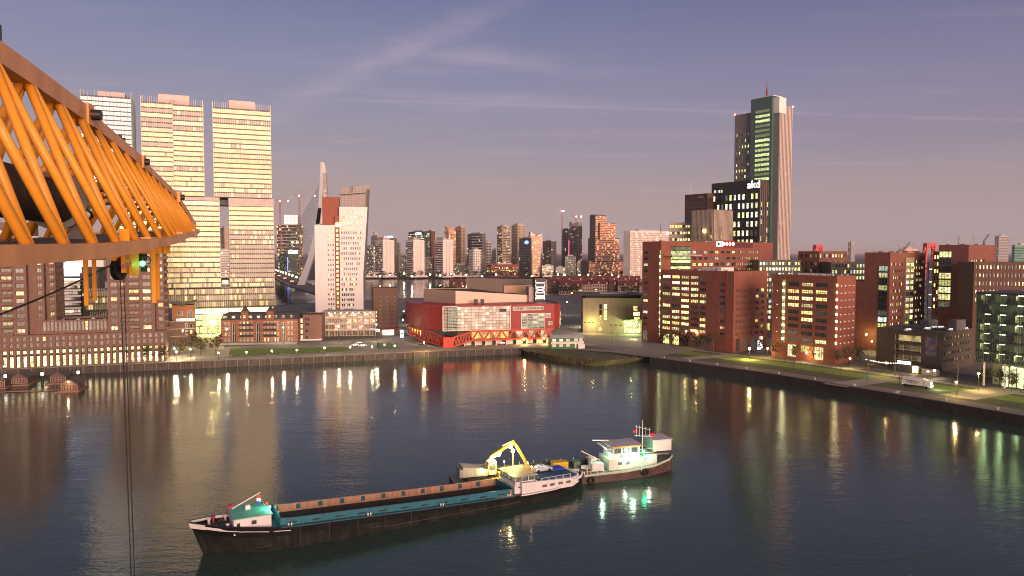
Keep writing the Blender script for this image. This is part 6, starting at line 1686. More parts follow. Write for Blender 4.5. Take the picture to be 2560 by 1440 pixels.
# ---- island terrace: red roofed houses behind the theatre
roofr = pm('red_tiles', (.135, .04, .035), .8, var=.2, vs=.3); wpl = pm('house_plaster', (.46, .34, .28), .8, var=.12)
hw = pm('house_brick', (.2, .09, .07), .85)
def house(px, row, w, h, rh, wall, lab, ang=rad(-6), dep=11, grp='terraced houses on the island'):
    A = G(px, row); b = Bld('terraced_house', lab, 'house', A, ang, group=grp)
    rr = grid(.4, w - .4, max(2, int(w / 2.4)), .5, .6, h - .2, max(2, int(h / 3.2)), .55, lit=lambda i, j: .12)
    mb = MB(); b.face(mb, (0, 0), (1, 0), w, 0, h, rr, .2); b.face(mb, (w, 0), (0, 1), dep, 0, h, [], .2); b.face(mb, (0, dep), (0, -1), dep, 0, h, [], .2)
    b.part('wall', mb, wall)
    w_ = MB()
    for q in rr: w_.quad((q[0], .18, q[2]), (q[1], .18, q[2]), (q[1], .18, q[3]), (q[0], .18, q[3]))
    o = b.part('window', w_, cg); o.color = (1, .8, .4, .15); tag(o, kind='stuff')
    r = MB(); r.poly([(-.2, -.3, h), (w + .2, -.3, h), (w + .2, dep / 2, h + rh), (-.2, dep / 2, h + rh)]); r.poly([(w + .2, dep + .3, h), (-.2, dep + .3, h), (-.2, dep / 2, h + rh), (w + .2, dep / 2, h + rh)])
    r.poly([(-.2, dep + .3, h), (-.2, -.3, h), (-.2, dep / 2, h + rh)]); r.poly([(w + .2, -.3, h), (w + .2, dep + .3, h), (w + .2, dep / 2, h + rh)])
    ro = b.part('roof', r, roofr); MB().box(w * .3, w * .3 + 1, dep / 2 - .5, dep / 2 + .6, h + rh - 1, h + rh + 1.6).build('chimney', hw, ro)
    if w > 7: MB().box(w * .55, w * .55 + 2, 0, 2.5, h + .3, h + 2.6).build('dormer', wpl, ro)
names_ = ['first', 'second', 'third', 'fourth', 'fifth', 'sixth', 'seventh', 'eighth', 'ninth', 'tenth', 'eleventh', 'twelfth', 'thirteenth', 'fourteenth', 'fifteenth', 'sixteenth', 'seventeenth', 'eighteenth']
x = 1368; k = 0
while x < 1606:
    w = R.choice((8, 9.5, 11, 13)); h = R.uniform(9.5, 12.5)
    house(x, 737 + R.uniform(-1, 1), w, h, R.uniform(4.5, 6), R.choice((wpl, hw, wpl)), names_[k] + ' red roofed terraced house from the left in the front island row'); x += w * 2.25; k += 1
for x, r, t in ((1122, 733, 'left'), (1142, 733, 'right')): house(x, r, 9, 10, 6, hw, t + ' one of two red roofed brick houses left of the theatre fly tower')
x = 1380; k2 = 0
while x < 1600:
    w = 14; house(x, 716, w, 9, 6, hw, names_[k2] + ' red roof from the left in the rear island row', grp='rear houses on the island'); x += w * 2.0; k2 += 1
# ================================================================== crane jib in the foreground
def P3(px, row, Y):
    z = hz(row, Y); x, y = XY(px, Y, z); return Vector((x, y, z))
def lerp_tab(tab, d):
    if d <= tab[0][0]: return tab[0][1]
    for (a, x), (b, y) in zip(tab, tab[1:]):
        if d <= b: return x + (y - x) * (d - a) / (b - a)
    return tab[-1][1]
JT = [(5, 52.72), (9.75, 52.6), (13, 52.43), (16.7, 52.06), (20.5, 51.55), (23, 50.86)]
JB = [(5, 49.94), (8, 49.99), (10.75, 50.04), (15.5, 50.29), (23, 50.68)]
JH = [(5, 1.05), (15, 1.02), (20, .5), (23, .12)]
def jplan(d): return Vector(XY(840 - 8190 / d, d, 51))
jd = (jplan(16) - jplan(10)).normalized(); jr = Vector((jd.y, -jd.x))
def jtop(d): p = jplan(d); return Vector((p.x, p.y, lerp_tab(JT, d)))
def jbot(d, s): p = jplan(d) + jr * (lerp_tab(JH, d) * s); return Vector((p.x, p.y, lerp_tab(JB, d)))
def crane_paint(name, col, dirt):
    m = pm(name, col, .42, var=.12, vs=1.3, streak=dirt, spec=.5, bump=.05, bs=9); return m
jo = crane_paint('crane_orange', (.84, .34, .03), .2); jch = crane_paint('crane_chord_orange', (.70, .33, .12), .3)
jk = root('crane_jib', 'orange lattice crane jib with rope drum crossing the upper left foreground', 'crane', tuple(jbot(9, 0)))
def jp(name, mb, mat, smooth=False, parent=None):
    o = mb.build(name, mat, parent or jk, smooth=smooth)
    o.matrix_parent_inverse = Matrix.Translation(jk.location).inverted() if parent is None else Matrix.Identity(4)
    return o
secs = [5.0, 9.2, 13.0, 16.7, 20.5, 23.0]
for a, b in zip(secs, secs[1:]):
    n = 3
    w = .25 if b < 14 else .19 if b < 18 else .14
    m = MB(); pts = [a + (b - a) * i / n for i in range(n + 1)]
    for p, q in zip(pts, pts[1:]): m.bar(jtop(p), jtop(q), w, w * 1.15)
    jp('top_chord', m, jch)
    for s in (1, -1):
        m = MB()
        for p, q in zip(pts, pts[1:]): m.bar(jbot(p, s), jbot(q, s), w * .75, w * .85)
        jp('bottom_chord', m, jch)
for d in (13.0, 16.7, 20.5):
    t = jtop(d); k = .5 if d < 14 else .36
    m = MB(); m.bar(t - Vector((jd.x, jd.y, 0)) * .32 * k, t + Vector((jd.x, jd.y, 0)) * .32 * k, .36 * k + .14, .62 * k + .06)
    jp('joint_lug', m, jch)
    jp('joint_pin', MB().tube(t - Vector((*jr, 0)) * .5 * k, t + Vector((*jr, 0)) * .62 * k, .13 * k + .03, n=12), pm('pin_steel', (.06, .05, .045), .4, .7))
    for s in (1, -1): jp('joint_lug', MB().bar(jbot(d, s) - Vector((jd.x, jd.y, 0)) * .2, jbot(d, s) + Vector((jd.x, jd.y, 0)) * .14, .17, .24), jch)
nodes = []; d = 5.6
while d < 22.9:
    nodes.append(d); d += 1.12 if d < 12 else .88 if d < 16.7 else .66
for i, dn in enumerate(nodes[:-1]):
    r = .064 if dn < 12.6 else .046 if dn < 16.5 else .032 if dn < 20 else .023
    mid = (dn + nodes[i + 1]) / 2
    for s in (1, -1):
        jp('brace', MB().tube(jtop(mid), jbot(dn, s), r, r, 12), jo, True)
        jp('brace', MB().tube(jtop(mid), jbot(nodes[i + 1], s), r, r, 12), jo, True)
    jp('cross_tie', MB().tube(jbot(dn, 1), jbot(dn, -1), .045, n=8), jo, True)
    if i % 2 == 0: jp('cross_tie', MB().tube(jbot(dn, -1).lerp(jtop(mid), .42), jbot(dn, 1).lerp(jtop(mid), .42), .035, n=8), pm('tie_rust', (.25, .12, .08), .6), True)
for d in (9.55, 9.85, 15.3, 15.55): jp('lifting_eye', MB().tube(jtop(d), jtop(d) + Vector((0, 0, .42 if d < 11 else .24)), .035, n=8), dark)
# walkway between the lower chords
m = MB()
for i in range(20):
    a = 6 + i * .62; p, q = jbot(a, .45), jbot(a + .56, .45); p2, q2 = jbot(a, -.7), jbot(a + .56, -.7)
    m.hexa([p + Vector((0, 0, .05)), p2 + Vector((0, 0, .05)), q2 + Vector((0, 0, .05)), q + Vector((0, 0, .05)), p + Vector((0, 0, .09)), p2 + Vector((0, 0, .09)), q2 + Vector((0, 0, .09)), q + Vector((0, 0, .09))])
jp('walkway', m, pm('walkway_grey', (.13, .12, .11), .8))
# winch drum with rope
def ropemat():
    m = bpy.data.materials.new('wire_rope'); m.use_nodes = True; N, L = m.node_tree.nodes, m.node_tree.links; b = N['Principled BSDF']
    b.inputs['Base Color'].default_value = (.06, .045, .035, 1); b.inputs['Roughness'].default_value = .5; b.inputs['Metallic'].default_value = .4
    return m
rope = ropemat()
d0, d1 = 8.4, 11.4; n = 66
c0 = Vector((*(jplan(d0) + jr * .08), 50.82)); c1 = Vector((*(jplan(d1) + jr * .08), 50.82)); ax = (c1 - c0).normalized(); sx_ = Vector((*jr, 0)).normalized(); up = ax.cross(sx_)
rings = []
for i in range(n * 3 + 1):
    t = i / (n * 3); r = .345 + .02 * abs(math.sin(math.pi * t * n)); c = c0.lerp(c1, t)
    rings.append([c + sx_ * (r * math.cos(2 * math.pi * k / 20)) + up * (r * math.sin(2 * math.pi * k / 20)) for k in range(20)])
dr = root
drum = jp('winch_drum', MB().loft(rings, cap=False), rope, True)
fl = MB().tube(c1, c1 + ax * .05, .46, .46, 28); fl.tube(c1 + ax * .05, c1 + ax * .14, .17, .15, 16)
jp('drum_flange', fl, pm('flange_grey', (.24, .23, .23), .55, .3))
q = c1 + ax * .2 + sx_ * .25
jp('motor_bracket', MB().bar(q + Vector((0, 0, -.6)), q + Vector((0, 0, .12)), .22, .1).bar(q + Vector((0, 0, .12)), q + sx_ * .12 + ax * .3 + Vector((0, 0, .3)), .09, .09).bar(q + sx_ * .12 + ax * .3 + Vector((0, 0, .3)), q + sx_ * .12 + ax * 1.0 + Vector((0, 0, .27)), .11, .09), pm('bracket_grey', (.22, .19, .18), .5, .4))
jp('brake_unit', MB().tube(q + ax * .05, q + ax * .42, .13, .13, 14).tube(q + ax * .1 + Vector((0, 0, .16)), q + ax * .36 + Vector((0, 0, .16)), .06, .06, 10), pm('unit_steel', (.4, .38, .36), .35, .7))
hose = [q + ax * .35 + Vector((0, 0, -.1 - .06 * i)) + sx_ * (.1 * math.sin(i)) + ax * (.04 * i * (1 if i < 4 else -.6)) for i in range(8)]
jp('hose', MB().path(hose, .018), black)
jp('anchor_plate', MB().bar(jbot(11.7, .95), jbot(11.7, .95) + Vector((0, 0, .3)), .16, .03), jo)
# trolley, lamp and sheaves hung below
def hang(name, px, r0, r1, Y, w, dp, mat=jo):
    a, b = P3(px, r0, Y), P3(px, r1, Y); return jp(name, MB().box(a.x - w / 2, a.x + w / 2, Y, Y + dp, b.z, a.z), mat)
t0 = P3(300, 632, 14.2); t1 = P3(404, 602, 15.6)
jp('trolley_beam', MB().hexa([P3(270, 637, 14.0), P3(412, 634, 15.6), P3(412, 634, 15.6) + Vector((0, .25, 0)), P3(270, 637, 14.0) + Vector((0, .25, 0)), P3(270, 632, 14.0), P3(412, 606, 15.6), P3(412, 606, 15.6) + Vector((0, .25, 0)), P3(270, 632, 14.0) + Vector((0, .25, 0))]), jo)
for px in (399, 411): hang('trolley_post', px, 580, 634, 15.4, .06, .08)
for px, r0, r1, Y, w in ((212, 636, 764, 12.4, .068), (233, 634, 752, 12.9, .062), (382, 628, 757, 15.2, .085), (392, 628, 749, 15.6, .075)): hang('guard_strip', px, r0, r1, Y, w, .03)
for px, r1, w in ((283, 692, .09), (307, 682, .085), (325, 690, .05)): hang('sheave_plate', px, 628, r1, 14.1, w, .28)
for px in (294, 300): 
    c = P3(px, 672, 14.25); jp('sheave', MB().tube(c - Vector((.035, 0, 0)), c + Vector((.035, 0, 0)), .22, .22, 20), black)
jp('conduit_arm', MB().bar(P3(305, 668, 14.1), P3(328, 656, 14.1), .05, .07), pm('arm_copper', (.4, .22, .15), .5))
hang('lamp_housing', 352, 634, 652, 14.6, .11, .14, black); hang('lamp_housing', 357, 664, 679, 14.6, .08, .1, black)
gl_o = jp('signal_lamp', MB().ball(P3(356, 659, 14.55), .055), em('signal_green', (.02, 1, .22), 9)); 
gpl = point_light(None, tuple(P3(357, 661, 14.3)), .7, (.05, 1, .25), .05); gpl.parent = jk; gpl.matrix_parent_inverse = Matrix.Translation(jk.location).inverted()
jp('lamp_cable', MB().path([P3(362, 640, 14.6), P3(372, 642, 14.6), P3(377, 650, 14.6), P3(374, 658, 14.6), P3(362, 659, 14.6)], .012), black)
# cables
hr = root('hoist_rope', 'pair of black hoist ropes hanging from the crane jib down past the water', 'rope', tuple(P3(302, 690, 14.3)))
for px, dz_ in ((300, 0), (309, 0)):
    a = P3(px, 680, 14.3); o = MB().tube(a, (a.x + .12, a.y, 38.5), .010, .010, 8).build('rope', black, hr); o.matrix_parent_inverse = Matrix.Translation(hr.location).inverted()
    o = MB().bar((a.x + .02, a.y, a.z - .05), (a.x + .02, a.y, a.z + .12), .04, .04).build('rope_socket', black, hr); o.matrix_parent_inverse = Matrix.Translation(hr.location).inverted()
a = P3(304, 690, 14.3); o = MB().box(a.x - .12, a.x + .36, a.y - .12, a.y + .12, 37.6, 38.5).build('hook_block', jo, hr); o.matrix_parent_inverse = Matrix.Translation(hr.location).inverted()
cb = root('slack_cable', 'black cable running from the jib sheave to the left edge', 'cable', tuple(P3(296, 655, 14.1)))
pts = [P3(292 - 330 * t, 656 + 145 * t + 6 * math.sin(t * 3.1), 14.1 - 5 * t) for t in [i / 12 for i in range(13)]]
o = MB().path(pts, .017).build('cable_run', black, cb); o.matrix_parent_inverse = Matrix.Translation(cb.location).inverted()

# ================================================================== the cargo barge
SA = rad(28.2); S0 = (-51.5, 119.4)
bg = root('cargo_barge', 'long black cargo barge with blue hatch coaming and white stern house', 'barge', (*S0, 0), SA)
hull_m = pm('hull_black', (.006, .007, .008), .75, var=.6, vs=.35, streak=.35, spec=.15); wale = pm('hull_white', (.62, .58, .56), .5, var=.1)
deckb = pm('deck_blue', (.008, .07, .105), .55, var=.2, vs=.4, streak=.2); coam_b = pm('coaming_blue', (.012, .12, .175), .5, var=.22, vs=.5, streak=.25)
rust_lit = pm('hold_rust_lit', (.36, .20, .13), .8, var=.25, vs=.6, streak=.3); hold_sh = pm('hold_shade', (.02, .017, .014), .85, var=.4, vs=.5)  # hold lining: lit upper tone and shadow below painted as two colours
shipw = pm('ship_white', (.62, .60, .60), .45, var=.07, vs=.3, streak=.08); deckd = pm('deck_dark', (.02, .035, .06), .6, var=.3)
st = [(-1.9, .25, .02, 5.7), (0, 1.5, .1, 5.4), (2.5, 2.9, .9, 5.05), (6, 4.0, 2.8, 4.6), (10, 4.55, 4.2, 4.1), (14, 4.7, 4.65, 3.7), (40, 4.7, 4.7, 2.6), (60, 4.7, 4.6, 1.95), (66, 4.5, 3.8, 2.0), (71, 3.6, 1.9, 2.4), (74, 2.0, .5, 2.8), (75.2, .7, .1, 3.0)]
rk = lambda a: max(0., (4 - a)) * .32
rings = [[(a, -hd, z), (a + .1 + rk(a) * .7, -hw - (hd - hw) * .68, max(.2, z * .62)), (a + .2 + rk(a), -hw, -.1), (a + .2 + rk(a), -hw * .8, -1.4), (a + .2 + rk(a), hw * .8, -1.4), (a + .2 + rk(a), hw, -.1), (a + .1 + rk(a) * .7, hw + (hd - hw) * .68, max(.2, z * .62)), (a, hd, z)] for a, hd, hw, z in st]
def ipol(tab, a, k):
    for p, q in zip(tab, tab[1:]):
        if a <= q[0]: t = (a - p[0]) / (q[0] - p[0]); return p[k] + (q[k] - p[k]) * t
    return tab[-1][k]
sh = lambda a: ipol(st, a, 3); hwid = lambda a: ipol(st, a, 1)
hm_ = MB(); n = 8; i0 = 0
for r in rings: hm_.v += r
for s in range(len(rings) - 1):
    for k in range(n - 1): hm_.f.append((s * n + k, (s + 1) * n + k, (s + 1) * n + k + 1, s * n + k + 1)); hm_.m.append(1 if k in (1, 5) else 0)
hm_.f.append(tuple(range(n))); hm_.m.append(0); hm_.f.append(tuple((len(rings) - 1) * n + k for k in range(n))[::-1]); hm_.m.append(0)
hm_.build('hull', [hull_m, pm('hull_weathered', (.015, .0165, .016), .85, var=.8, vs=.5, streak=.5, spec=.15)], bg)
# decks (with the hold left open)
dk = MB(); seg = [0, 2.5, 6, 10, 12]
def strip_deck(mb, aa, y0, y1, dz=-.02):
    for p, q in zip(aa, aa[1:]): mb.quad((p, y0(p), sh(p) + dz), (q, y0(q), sh(q) + dz), (q, y1(q), sh(q) + dz), (p, y1(p), sh(p) + dz))
strip_deck(dk, seg, lambda a: -hwid(a), lambda a: hwid(a), -.75); strip_deck(dk, [56.5, 60, 66, 71, 74, 75.2], lambda a: -hwid(a), lambda a: hwid(a))
dk.build('deck', deckd, bg)
sdk = MB()
aa = [12, 14, 26, 40, 50, 56.5]
strip_deck(sdk, aa, lambda a: -hwid(a), lambda a: -3.75); strip_deck(sdk, aa, lambda a: 3.75, lambda a: hwid(a)); sdk.build('side_deck', deckb, bg)
CH = 1.15
for s in (-1, 1):
    k = 0
    for a in range(12, 56, 4):
        z0, z1 = sh(a), sh(a + 4); y = s * 3.75; e = a + 3.985
        m = MB().hexa([(a, y - .06, z0 - .1), (e, y - .06, z1 - .1), (e, y + .06, z1 - .1), (a, y + .06, z0 - .1), (a, y - .06, z0 + CH), (e, y - .06, z1 + CH), (e, y + .06, z1 + CH), (a, y + .06, z0 + CH)])
        m.build('coaming_panel', coam_b, bg)
        if s < 0:
            MB().box(a + 1.3, a + 2.7, y - .1, y - .065, sh(a + 2) + .35, sh(a + 2) + .62).build('coaming_slot', black, bg)
        else: MB().box(a + .1, a + .9, y - .13, y - .07, sh(a) + .2, sh(a) + CH - .02).build('coaming_slot', deckb, bg)
    # inner lining of the hold, lit top and shaded depth put into its colours
    li = MB()
    for p, q in zip(aa, aa[1:]):
        y = s * 3.66
        li.quad((p, y, sh(p) + CH - .05), (q, y, sh(q) + CH - .05), (q, y, sh(q) - .1), (p, y, sh(p) - .1), 0); li.quad((p, y, sh(p) - .1), (q, y, sh(q) - .1), (q, y, -.9), (p, y, -.9), 1)
    li.build('hold_lining', [rust_lit, hold_sh], bg)
    rl = MB()
    for p, q in zip(aa, aa[1:]): rl.bar((p, s * 3.75, sh(p) + CH + .06), (q, s * 3.75, sh(q) + CH + .06), .3, .14)
    rl.build('coaming_rail', coam_b if s < 0 else rust_lit, bg)
    gw = MB()
    for p, q in zip([12] + aa[1:], aa[1:]): gw.bar((p, s * 4.72, sh(p) + .05), (q, s * 4.72, sh(q) + .05), .16, .22)
    gw.build('gunwale', deckb, bg)
MB().box(12.1, 56.4, -3.6, 3.6, -1.0, -.8).build('hold_floor', hold_sh, bg)
for a in (11.9, 56.5): MB().box(a, a + .15, -3.7, 3.7, -.9, sh(a) + CH + .3).build('hold_bulkhead', coam_b, bg)
# bow: bulwark, white band, windlass, cabin
for s in (-1, 1):
    bw = MB(); wb_ = MB()
    pts = [(-1.9, .28), (0, 1.52), (2.5, 2.92), (6, 4.02), (10, 4.57), (13.5, 4.7)]
    for (a, y), (e, w) in zip(pts, pts[1:]):
        f = lambda q: .0 if q < 9 else -.15
        bw.hexa([(a, s * y, sh(a) - .02), (e, s * w, sh(e) - .02), (e, s * (w - .12), sh(e) - .02), (a, s * (y - .12), sh(a) - .02), (a, s * (y + .05), sh(a) + .2), (e, s * (w + .05), sh(e) + .2), (e, s * (w - .1), sh(e) + .2), (a, s * (y - .1), sh(a) + .2)])
        if a < 6: wb_.quad((a, s * (y - .2), sh(a) - .75), (e, s * (w - .2), sh(e) - .75), (e, s * (w - .14), sh(e) + .12), (a, s * (y - .14), sh(a) + .12))
    bw.build('bulwark', black, bg); wb_.build('bulwark_lining', shipw, bg)
    ln = MB()
    for (a, y), (e, w) in zip(pts[1:], pts[2:]): ln.bar((a, s * (y - .12) , sh(a) - .62), (e, s * (w + .01), sh(e) - .62), .08, .1)
    ln.build('rubbing_line', wale, bg)
MB().hexa([(-1.75, -.42, 4.8), (.4, -1.72, 4.55), (.4, -1.4, 4.55), (-1.6, -.2, 4.8), (-1.95, -.42, 5.65), (.4, -1.82, 5.35), (.4, -1.5, 5.35), (-1.8, -.2, 5.65)]).build('bow_patch', wale, bg)
zc = 3.95
cab = MB().box(4.6, 10.6, -3.3, 3.3, zc - .6, zc + 2.0); cab_o = cab.build('bow_cabin', shipw, bg)
MB().box(4.4, 10.8, -3.45, 3.45, zc + 2.0, zc + 2.15).build('cabin_roof', pm('cabin_green_roof', (.12, .40, .30), .6), bg)  # green lamplight put into the roof's colour
for x0, x1, z0 in ((5.1, 5.6, 1.0), (7.4, 8.2, 1.1)): MB().box(x0, x1, -3.36, -3.31, zc + z0 - .3, zc + z0 + .35).build('cabin_window', black, cab_o)
for i in range(3): MB().box(7.4 + .75 * i, 7.7 + .75 * i, -3.36, -3.31, zc - .45, zc - .05).build('cabin_vent', black, cab_o)
wl_o = MB().tube((3.2, 1.2, 4.2), (3.2, -1.2, 4.2), .45, n=14).tube((3.2, 1.6, 4.2), (3.2, 1.2, 4.2), .7, n=14).tube((3.2, -1.2, 4.2), (3.2, -1.6, 4.2), .7, n=14).build('windlass', dark, bg)
for a, y, c in ((1.2, .6, 'w'), (3.8, -2.2, 'w'), (2.0, 1.8, 'r'), (4.0, 2.6, 'w')):
    z0 = sh(a) - .75; MB().tube((a, y, z0), (a, y, z0 + .9), .22, .22, 10).tube((a, y, z0 + .9), (a, y, z0 + 1.05), .32, .32, 10).build('bollard', shipw if c == 'w' else pm('bollard_red', (.35, .03, .025), .5), bg)
MB().tube((5, 2.0, zc + 2.2), (9.6, 1.2, zc + 4.6), .13, .08, 8).build('folded_mast', shipw, bg)
MB().tube((10.3, .6, zc + 2.1), (9.2, 1.2, zc + 4.5), .05, .05, 6).build('mast_stay', pm('brass', (.35, .28, .1), .4, .6), bg)
fl_ = MB()
for i, c in enumerate((0, 1, 2)): fl_.quad((9.0, 1.2, zc + 4.3 - .55 * i), (9.7, 1.0, zc + 4.1 - .55 * i), (9.6, 1.05, zc + 3.55 - .55 * i), (8.95, 1.2, zc + 3.75 - .55 * i), c)
fl_.build('flag', [pm('flag_red', (.5, .02, .03), .7), pm('flag_white', (.7, .7, .7), .7), pm('flag_blue', (.02, .05, .3), .7)], bg)
MB().box(7.0, 7.8, .4, 1.0, zc + 2.16, zc + 2.9).build('searchlight_box', shipw, bg)
MB().ball((10.6, 1.2, zc + 2.5), .32).build('red_buoy', MATS['flag_red'], bg)
MB().box(4.4, 5.2, 2.8, 3.4, zc + 1.2, zc + 2.5).build('red_locker', MATS['flag_red'], bg)
flo = MB().box(10.95, 11.15, .2, .8, zc + 1.9, zc + 2.1).build('bow_floodlight', em('flood_green', (.35, 1, .65), 9), bg)
point_light(bg, (10.9, -.6, zc + 3.3), 260, (.35, 1, .7), .2)
MB().tube((12.2, -1, zc - .4), (12.2, -1, zc + 1.5), .12, .12, 8).tube((12.2, 2.2, zc - .4), (12.2, 2.2, zc + 1.5), .25, .25, 8).build('deck_pipe', pm('pipe_green', (.15, .4, .3), .5), bg)
# stern: house, wheelhouse, blue covers
zs_ = 1.95
shp = [(58.5, -4.1), (70.5, -4.1), (73.2, -2.2), (73.2, 2.2), (70.5, 4.1), (58.5, 4.1)]
hs = MB().prism(shp, zs_ - .1, [zs_ + 2.3, zs_ + 1.7, zs_ + 1.75, zs_ + 1.75, zs_ + 1.7, zs_ + 2.3]).build('stern_house', shipw, bg)
for i, x in enumerate((63.2, 65.0, 67.0, 68.9)): MB().box(x, x + 1.05, -4.16, -4.09, zs_ + .75, zs_ + 1.25).build('house_window', FRAME, hs)
o = MB().box(70.7, 71.6, -4.02, -3.9, zs_ + .5, zs_ + 1.3).build('house_window', FRAMEW, hs)
bl_ = MB().prism([(62.5, -3.7), (72, -3.4), (72, 3.4), (62.5, 3.7)], zs_ + 1.75, [zs_ + 2.2, zs_ + 1.95, zs_ + 1.95, zs_ + 2.2]).build('blue_cover', pm('tarp_blue', (.015, .06, .13), .6), bg)
MB().box(68.5, 71.5, .8, 3.2, zs_ + 2.0, zs_ + 2.35).build('blue_tarp', pm('tarp_bright', (.02, .04, .35), .6), bg)
wh_z = zs_ + 1.6
whm = MB().prism([(57.2, -3.4), (62.0, -3.4), (62.0, 3.4), (57.2, 3.4)], zs_ - .1, wh_z + .1).build('wheelhouse_base', shipw, bg)
wh_r = [(57.6, 62.0)]
wu = MB()
for (x0, x1, y0, y1) in ((57.4, 57.55, -3.2, 3.2), (61.85, 62, -3.2, 3.2), (57.4, 62, -3.2, -3.05), (57.4, 62, 3.05, 3.2)): wu.box(x0, x1, y0, y1, wh_z + .1, wh_z + .75)
for x in (57.4, 58.9, 60.4, 61.85):
    for y in (-3.2, 3.05): wu.box(x, x + .16, y, y + .15, wh_z + .75, wh_z + 1.75)
wu.build('wheelhouse', shipw, bg)
for i in range(3): 
    o = put('wheelhouse_pane', window_mesh(1.3, .95, 1, 1, FRAME, OFFG), bg, (58.25 + 1.5 * i, -3.12, wh_z + .78), 0, (.8, .9, .6, .12))
for i in range(4): put('wheelhouse_pane', window_mesh(1.4, .95, 1, 1, FRAME, OFFG), bg, (57.46, 2.3 - 1.5 * i, wh_z + .78), rad(-90), (1, .95, .6, .35))
MB().box(57.0, 62.4, -3.6, 3.6, wh_z + 1.75, wh_z + 1.92).build('wheelhouse_roof', pm('roof_tan', (.34, .27, .22), .6), bg)
n = 16; lb_ = MB(); cx0, cz0 = 59.6, zs_ + 1.1
for k in range(n):
    a, e = 2 * math.pi * k / n, 2 * math.pi * (k + 1) / n
    lb_.tube((cx0 + .33 * math.cos(a), -4.25 if False else -3.5, cz0 + .33 * math.sin(a)), (cx0 + .33 * math.cos(e), -3.5, cz0 + .33 * math.sin(e)), .085, n=6, m=(k // 2) % 2)
lb_.build('lifebuoy', [MATS['flag_red'], shipw], bg)
MB().box(58, 58.9, -3.46, -3.41, zs_ + 1.2, zs_ + 1.45).box(60.3, 61.2, -3.46, -3.41, zs_ + 1.25, zs_ + 1.42).build('name_plate', pm('plate_blue', (.03, .08, .2), .5), bg)
MB().bar((59.6, -3.9, zs_), (60.8, -3.9, zs_ + .9), .5, .1).build('stair', shipw, bg)
for x, y, h in ((58, 2.6, 1.5), (61.5, -2.6, 1.3)):
    MB().tube((x, y, wh_z + 1.9), (x, y, wh_z + 1.9 + h), .05, .05, 6).build('roof_mast', shipw, bg); MB().ball((x, y, wh_z + 1.95 + h), .16).build('mast_light', em('mast_lamp', (1, .7, .3), 9), bg)
MB().bar((61, .5, wh_z + 2.5), (63, .5, wh_z + 2.2), .08, .08).build('antenna_arm', shipw, bg)
for s in (-1, 1):
    sb2_ = MB(); pts = [(58, 4.7), (60, 4.7), (66, 4.52), (71, 3.62), (74, 2.05), (75.2, .75)]
    for (a, y), (e, w) in zip(pts, pts[1:]):
        h0 = .12 + max(0, (a - 66)) * .05; h1 = .12 + max(0, (e - 66)) * .05
        sb2_.hexa([(a, s * (y + .06), sh(a) - .1), (e, s * (w + .06), sh(e) - .1), (e, s * (w - .1), sh(e) - .1), (a, s * (y - .1), sh(a) - .1), (a, s * (y + .06), sh(a) + h0), (e, s * (w + .06), sh(e) + h1), (e, s * (w - .1), sh(e) + h1), (a, s * (y - .1), sh(a) + h0)])
    sb2_.build('stern_bulwark', wale, bg)
MB().box(52.5, 56.3, -4.66, -3.95, sh(54) + .02, sh(54) + .12).build('gangplank', pm('plank', (.5, .42, .3), .7), bg)
point_light(bg, (56.9, -2, wh_z + 2.6), 120, (1, .9, .5), .15)
sheet  # (kept name)
car_glass = glass('car_glass', (.015, .017, .02), .06, 1.)
def paint_obj():
    m = bpy.data.materials.new('car_paint'); m.use_nodes = True; N, L = m.node_tree.nodes, m.node_tree.links; b = N['Principled BSDF']
    oi = N.new('ShaderNodeObjectInfo'); L.new(oi.outputs['Color'], b.inputs['Base Color']); b.inputs['Roughness'].default_value = .3; b.inputs['Coat Weight'].default_value = .5; return m
car_p = paint_obj(); tyre = pm('tyre_rubber', (.015, .015, .015), .85)
def car_proto():
    b = MB(); prof = [(-2.1, .45, .62), (-2.05, .75, .80), (-1.2, .86, .84), (1.3, .92, .84), (2.0, .86, .80), (2.1, .5, .68)]
    b.loft([[(x, -w, .28), (x, w, .28), (x, w, h * .72), (x, w * .93, h), (x, -w * .93, h), (x, -w, h * .72)] for x, h, w in prof])
    body = b.mesh('body', car_p)
    g = MB(); g.hexa([(-1.15, -.76, .85), (1.55, -.78, .9), (1.55, .78, .9), (-1.15, .76, .85), (-.35, -.6, 1.36), (.95, -.62, 1.38), (.95, .62, 1.38), (-.35, .6, 1.36)])
    gm_ = g.mesh('glasshouse', car_glass)
    r = MB().hexa([(-.38, -.62, 1.36), (.98, -.64, 1.38), (.98, .64, 1.38), (-.38, .62, 1.36), (-.3, -.56, 1.43), (.9, -.58, 1.44), (.9, .58, 1.44), (-.3, .56, 1.43)]).mesh('roof', car_p)
    w = MB().tube((0, -.12, 0), (0, .12, 0), .33, .33, 14).mesh('wheel', tyre)
    hl = MB().box(-.04, .04, -.18, .18, -.08, .08).mesh('headlight', pm('headlight_glass', (.6, .6, .55), .2)); tl = MB().box(-.04, .04, -.16, .16, -.08, .08).mesh('taillight', pm('tail_red', (.3, .01, .01), .3))
    return body, gm_, r, w, hl, tl
CP = car_proto()
def car(label, loc, rz, col, lit=False, group=None):
    o = root('car', label, 'car', loc, rz, group)
    put('body', CP[0], o, color=(*col, 1)); put('glasshouse', CP[1], o); put('roof', CP[2], o, color=(*col, 1))
    for x in (-1.3, 1.35):
        for y in (-.74, .74): put('wheel', CP[3], o, (x, y, .33))
    for y in (-.55, .55): put('headlight', CP[4], o, (-2.1, y, .62)); put('taillight', CP[5], o, (2.1, y, .66))
    if lit:
        for y in (-.55, .55): MB().box(2.1, 2.2, y - .2, y + .2, .55, .8).build('lit_taillight', em('tail_lit', (1, .06, .03), 9), o)
    return o
p = Vector(S0) + Vector((math.cos(SA), math.sin(SA))) * 66.5 + Vector((-math.sin(SA), math.cos(SA))) * 1.6
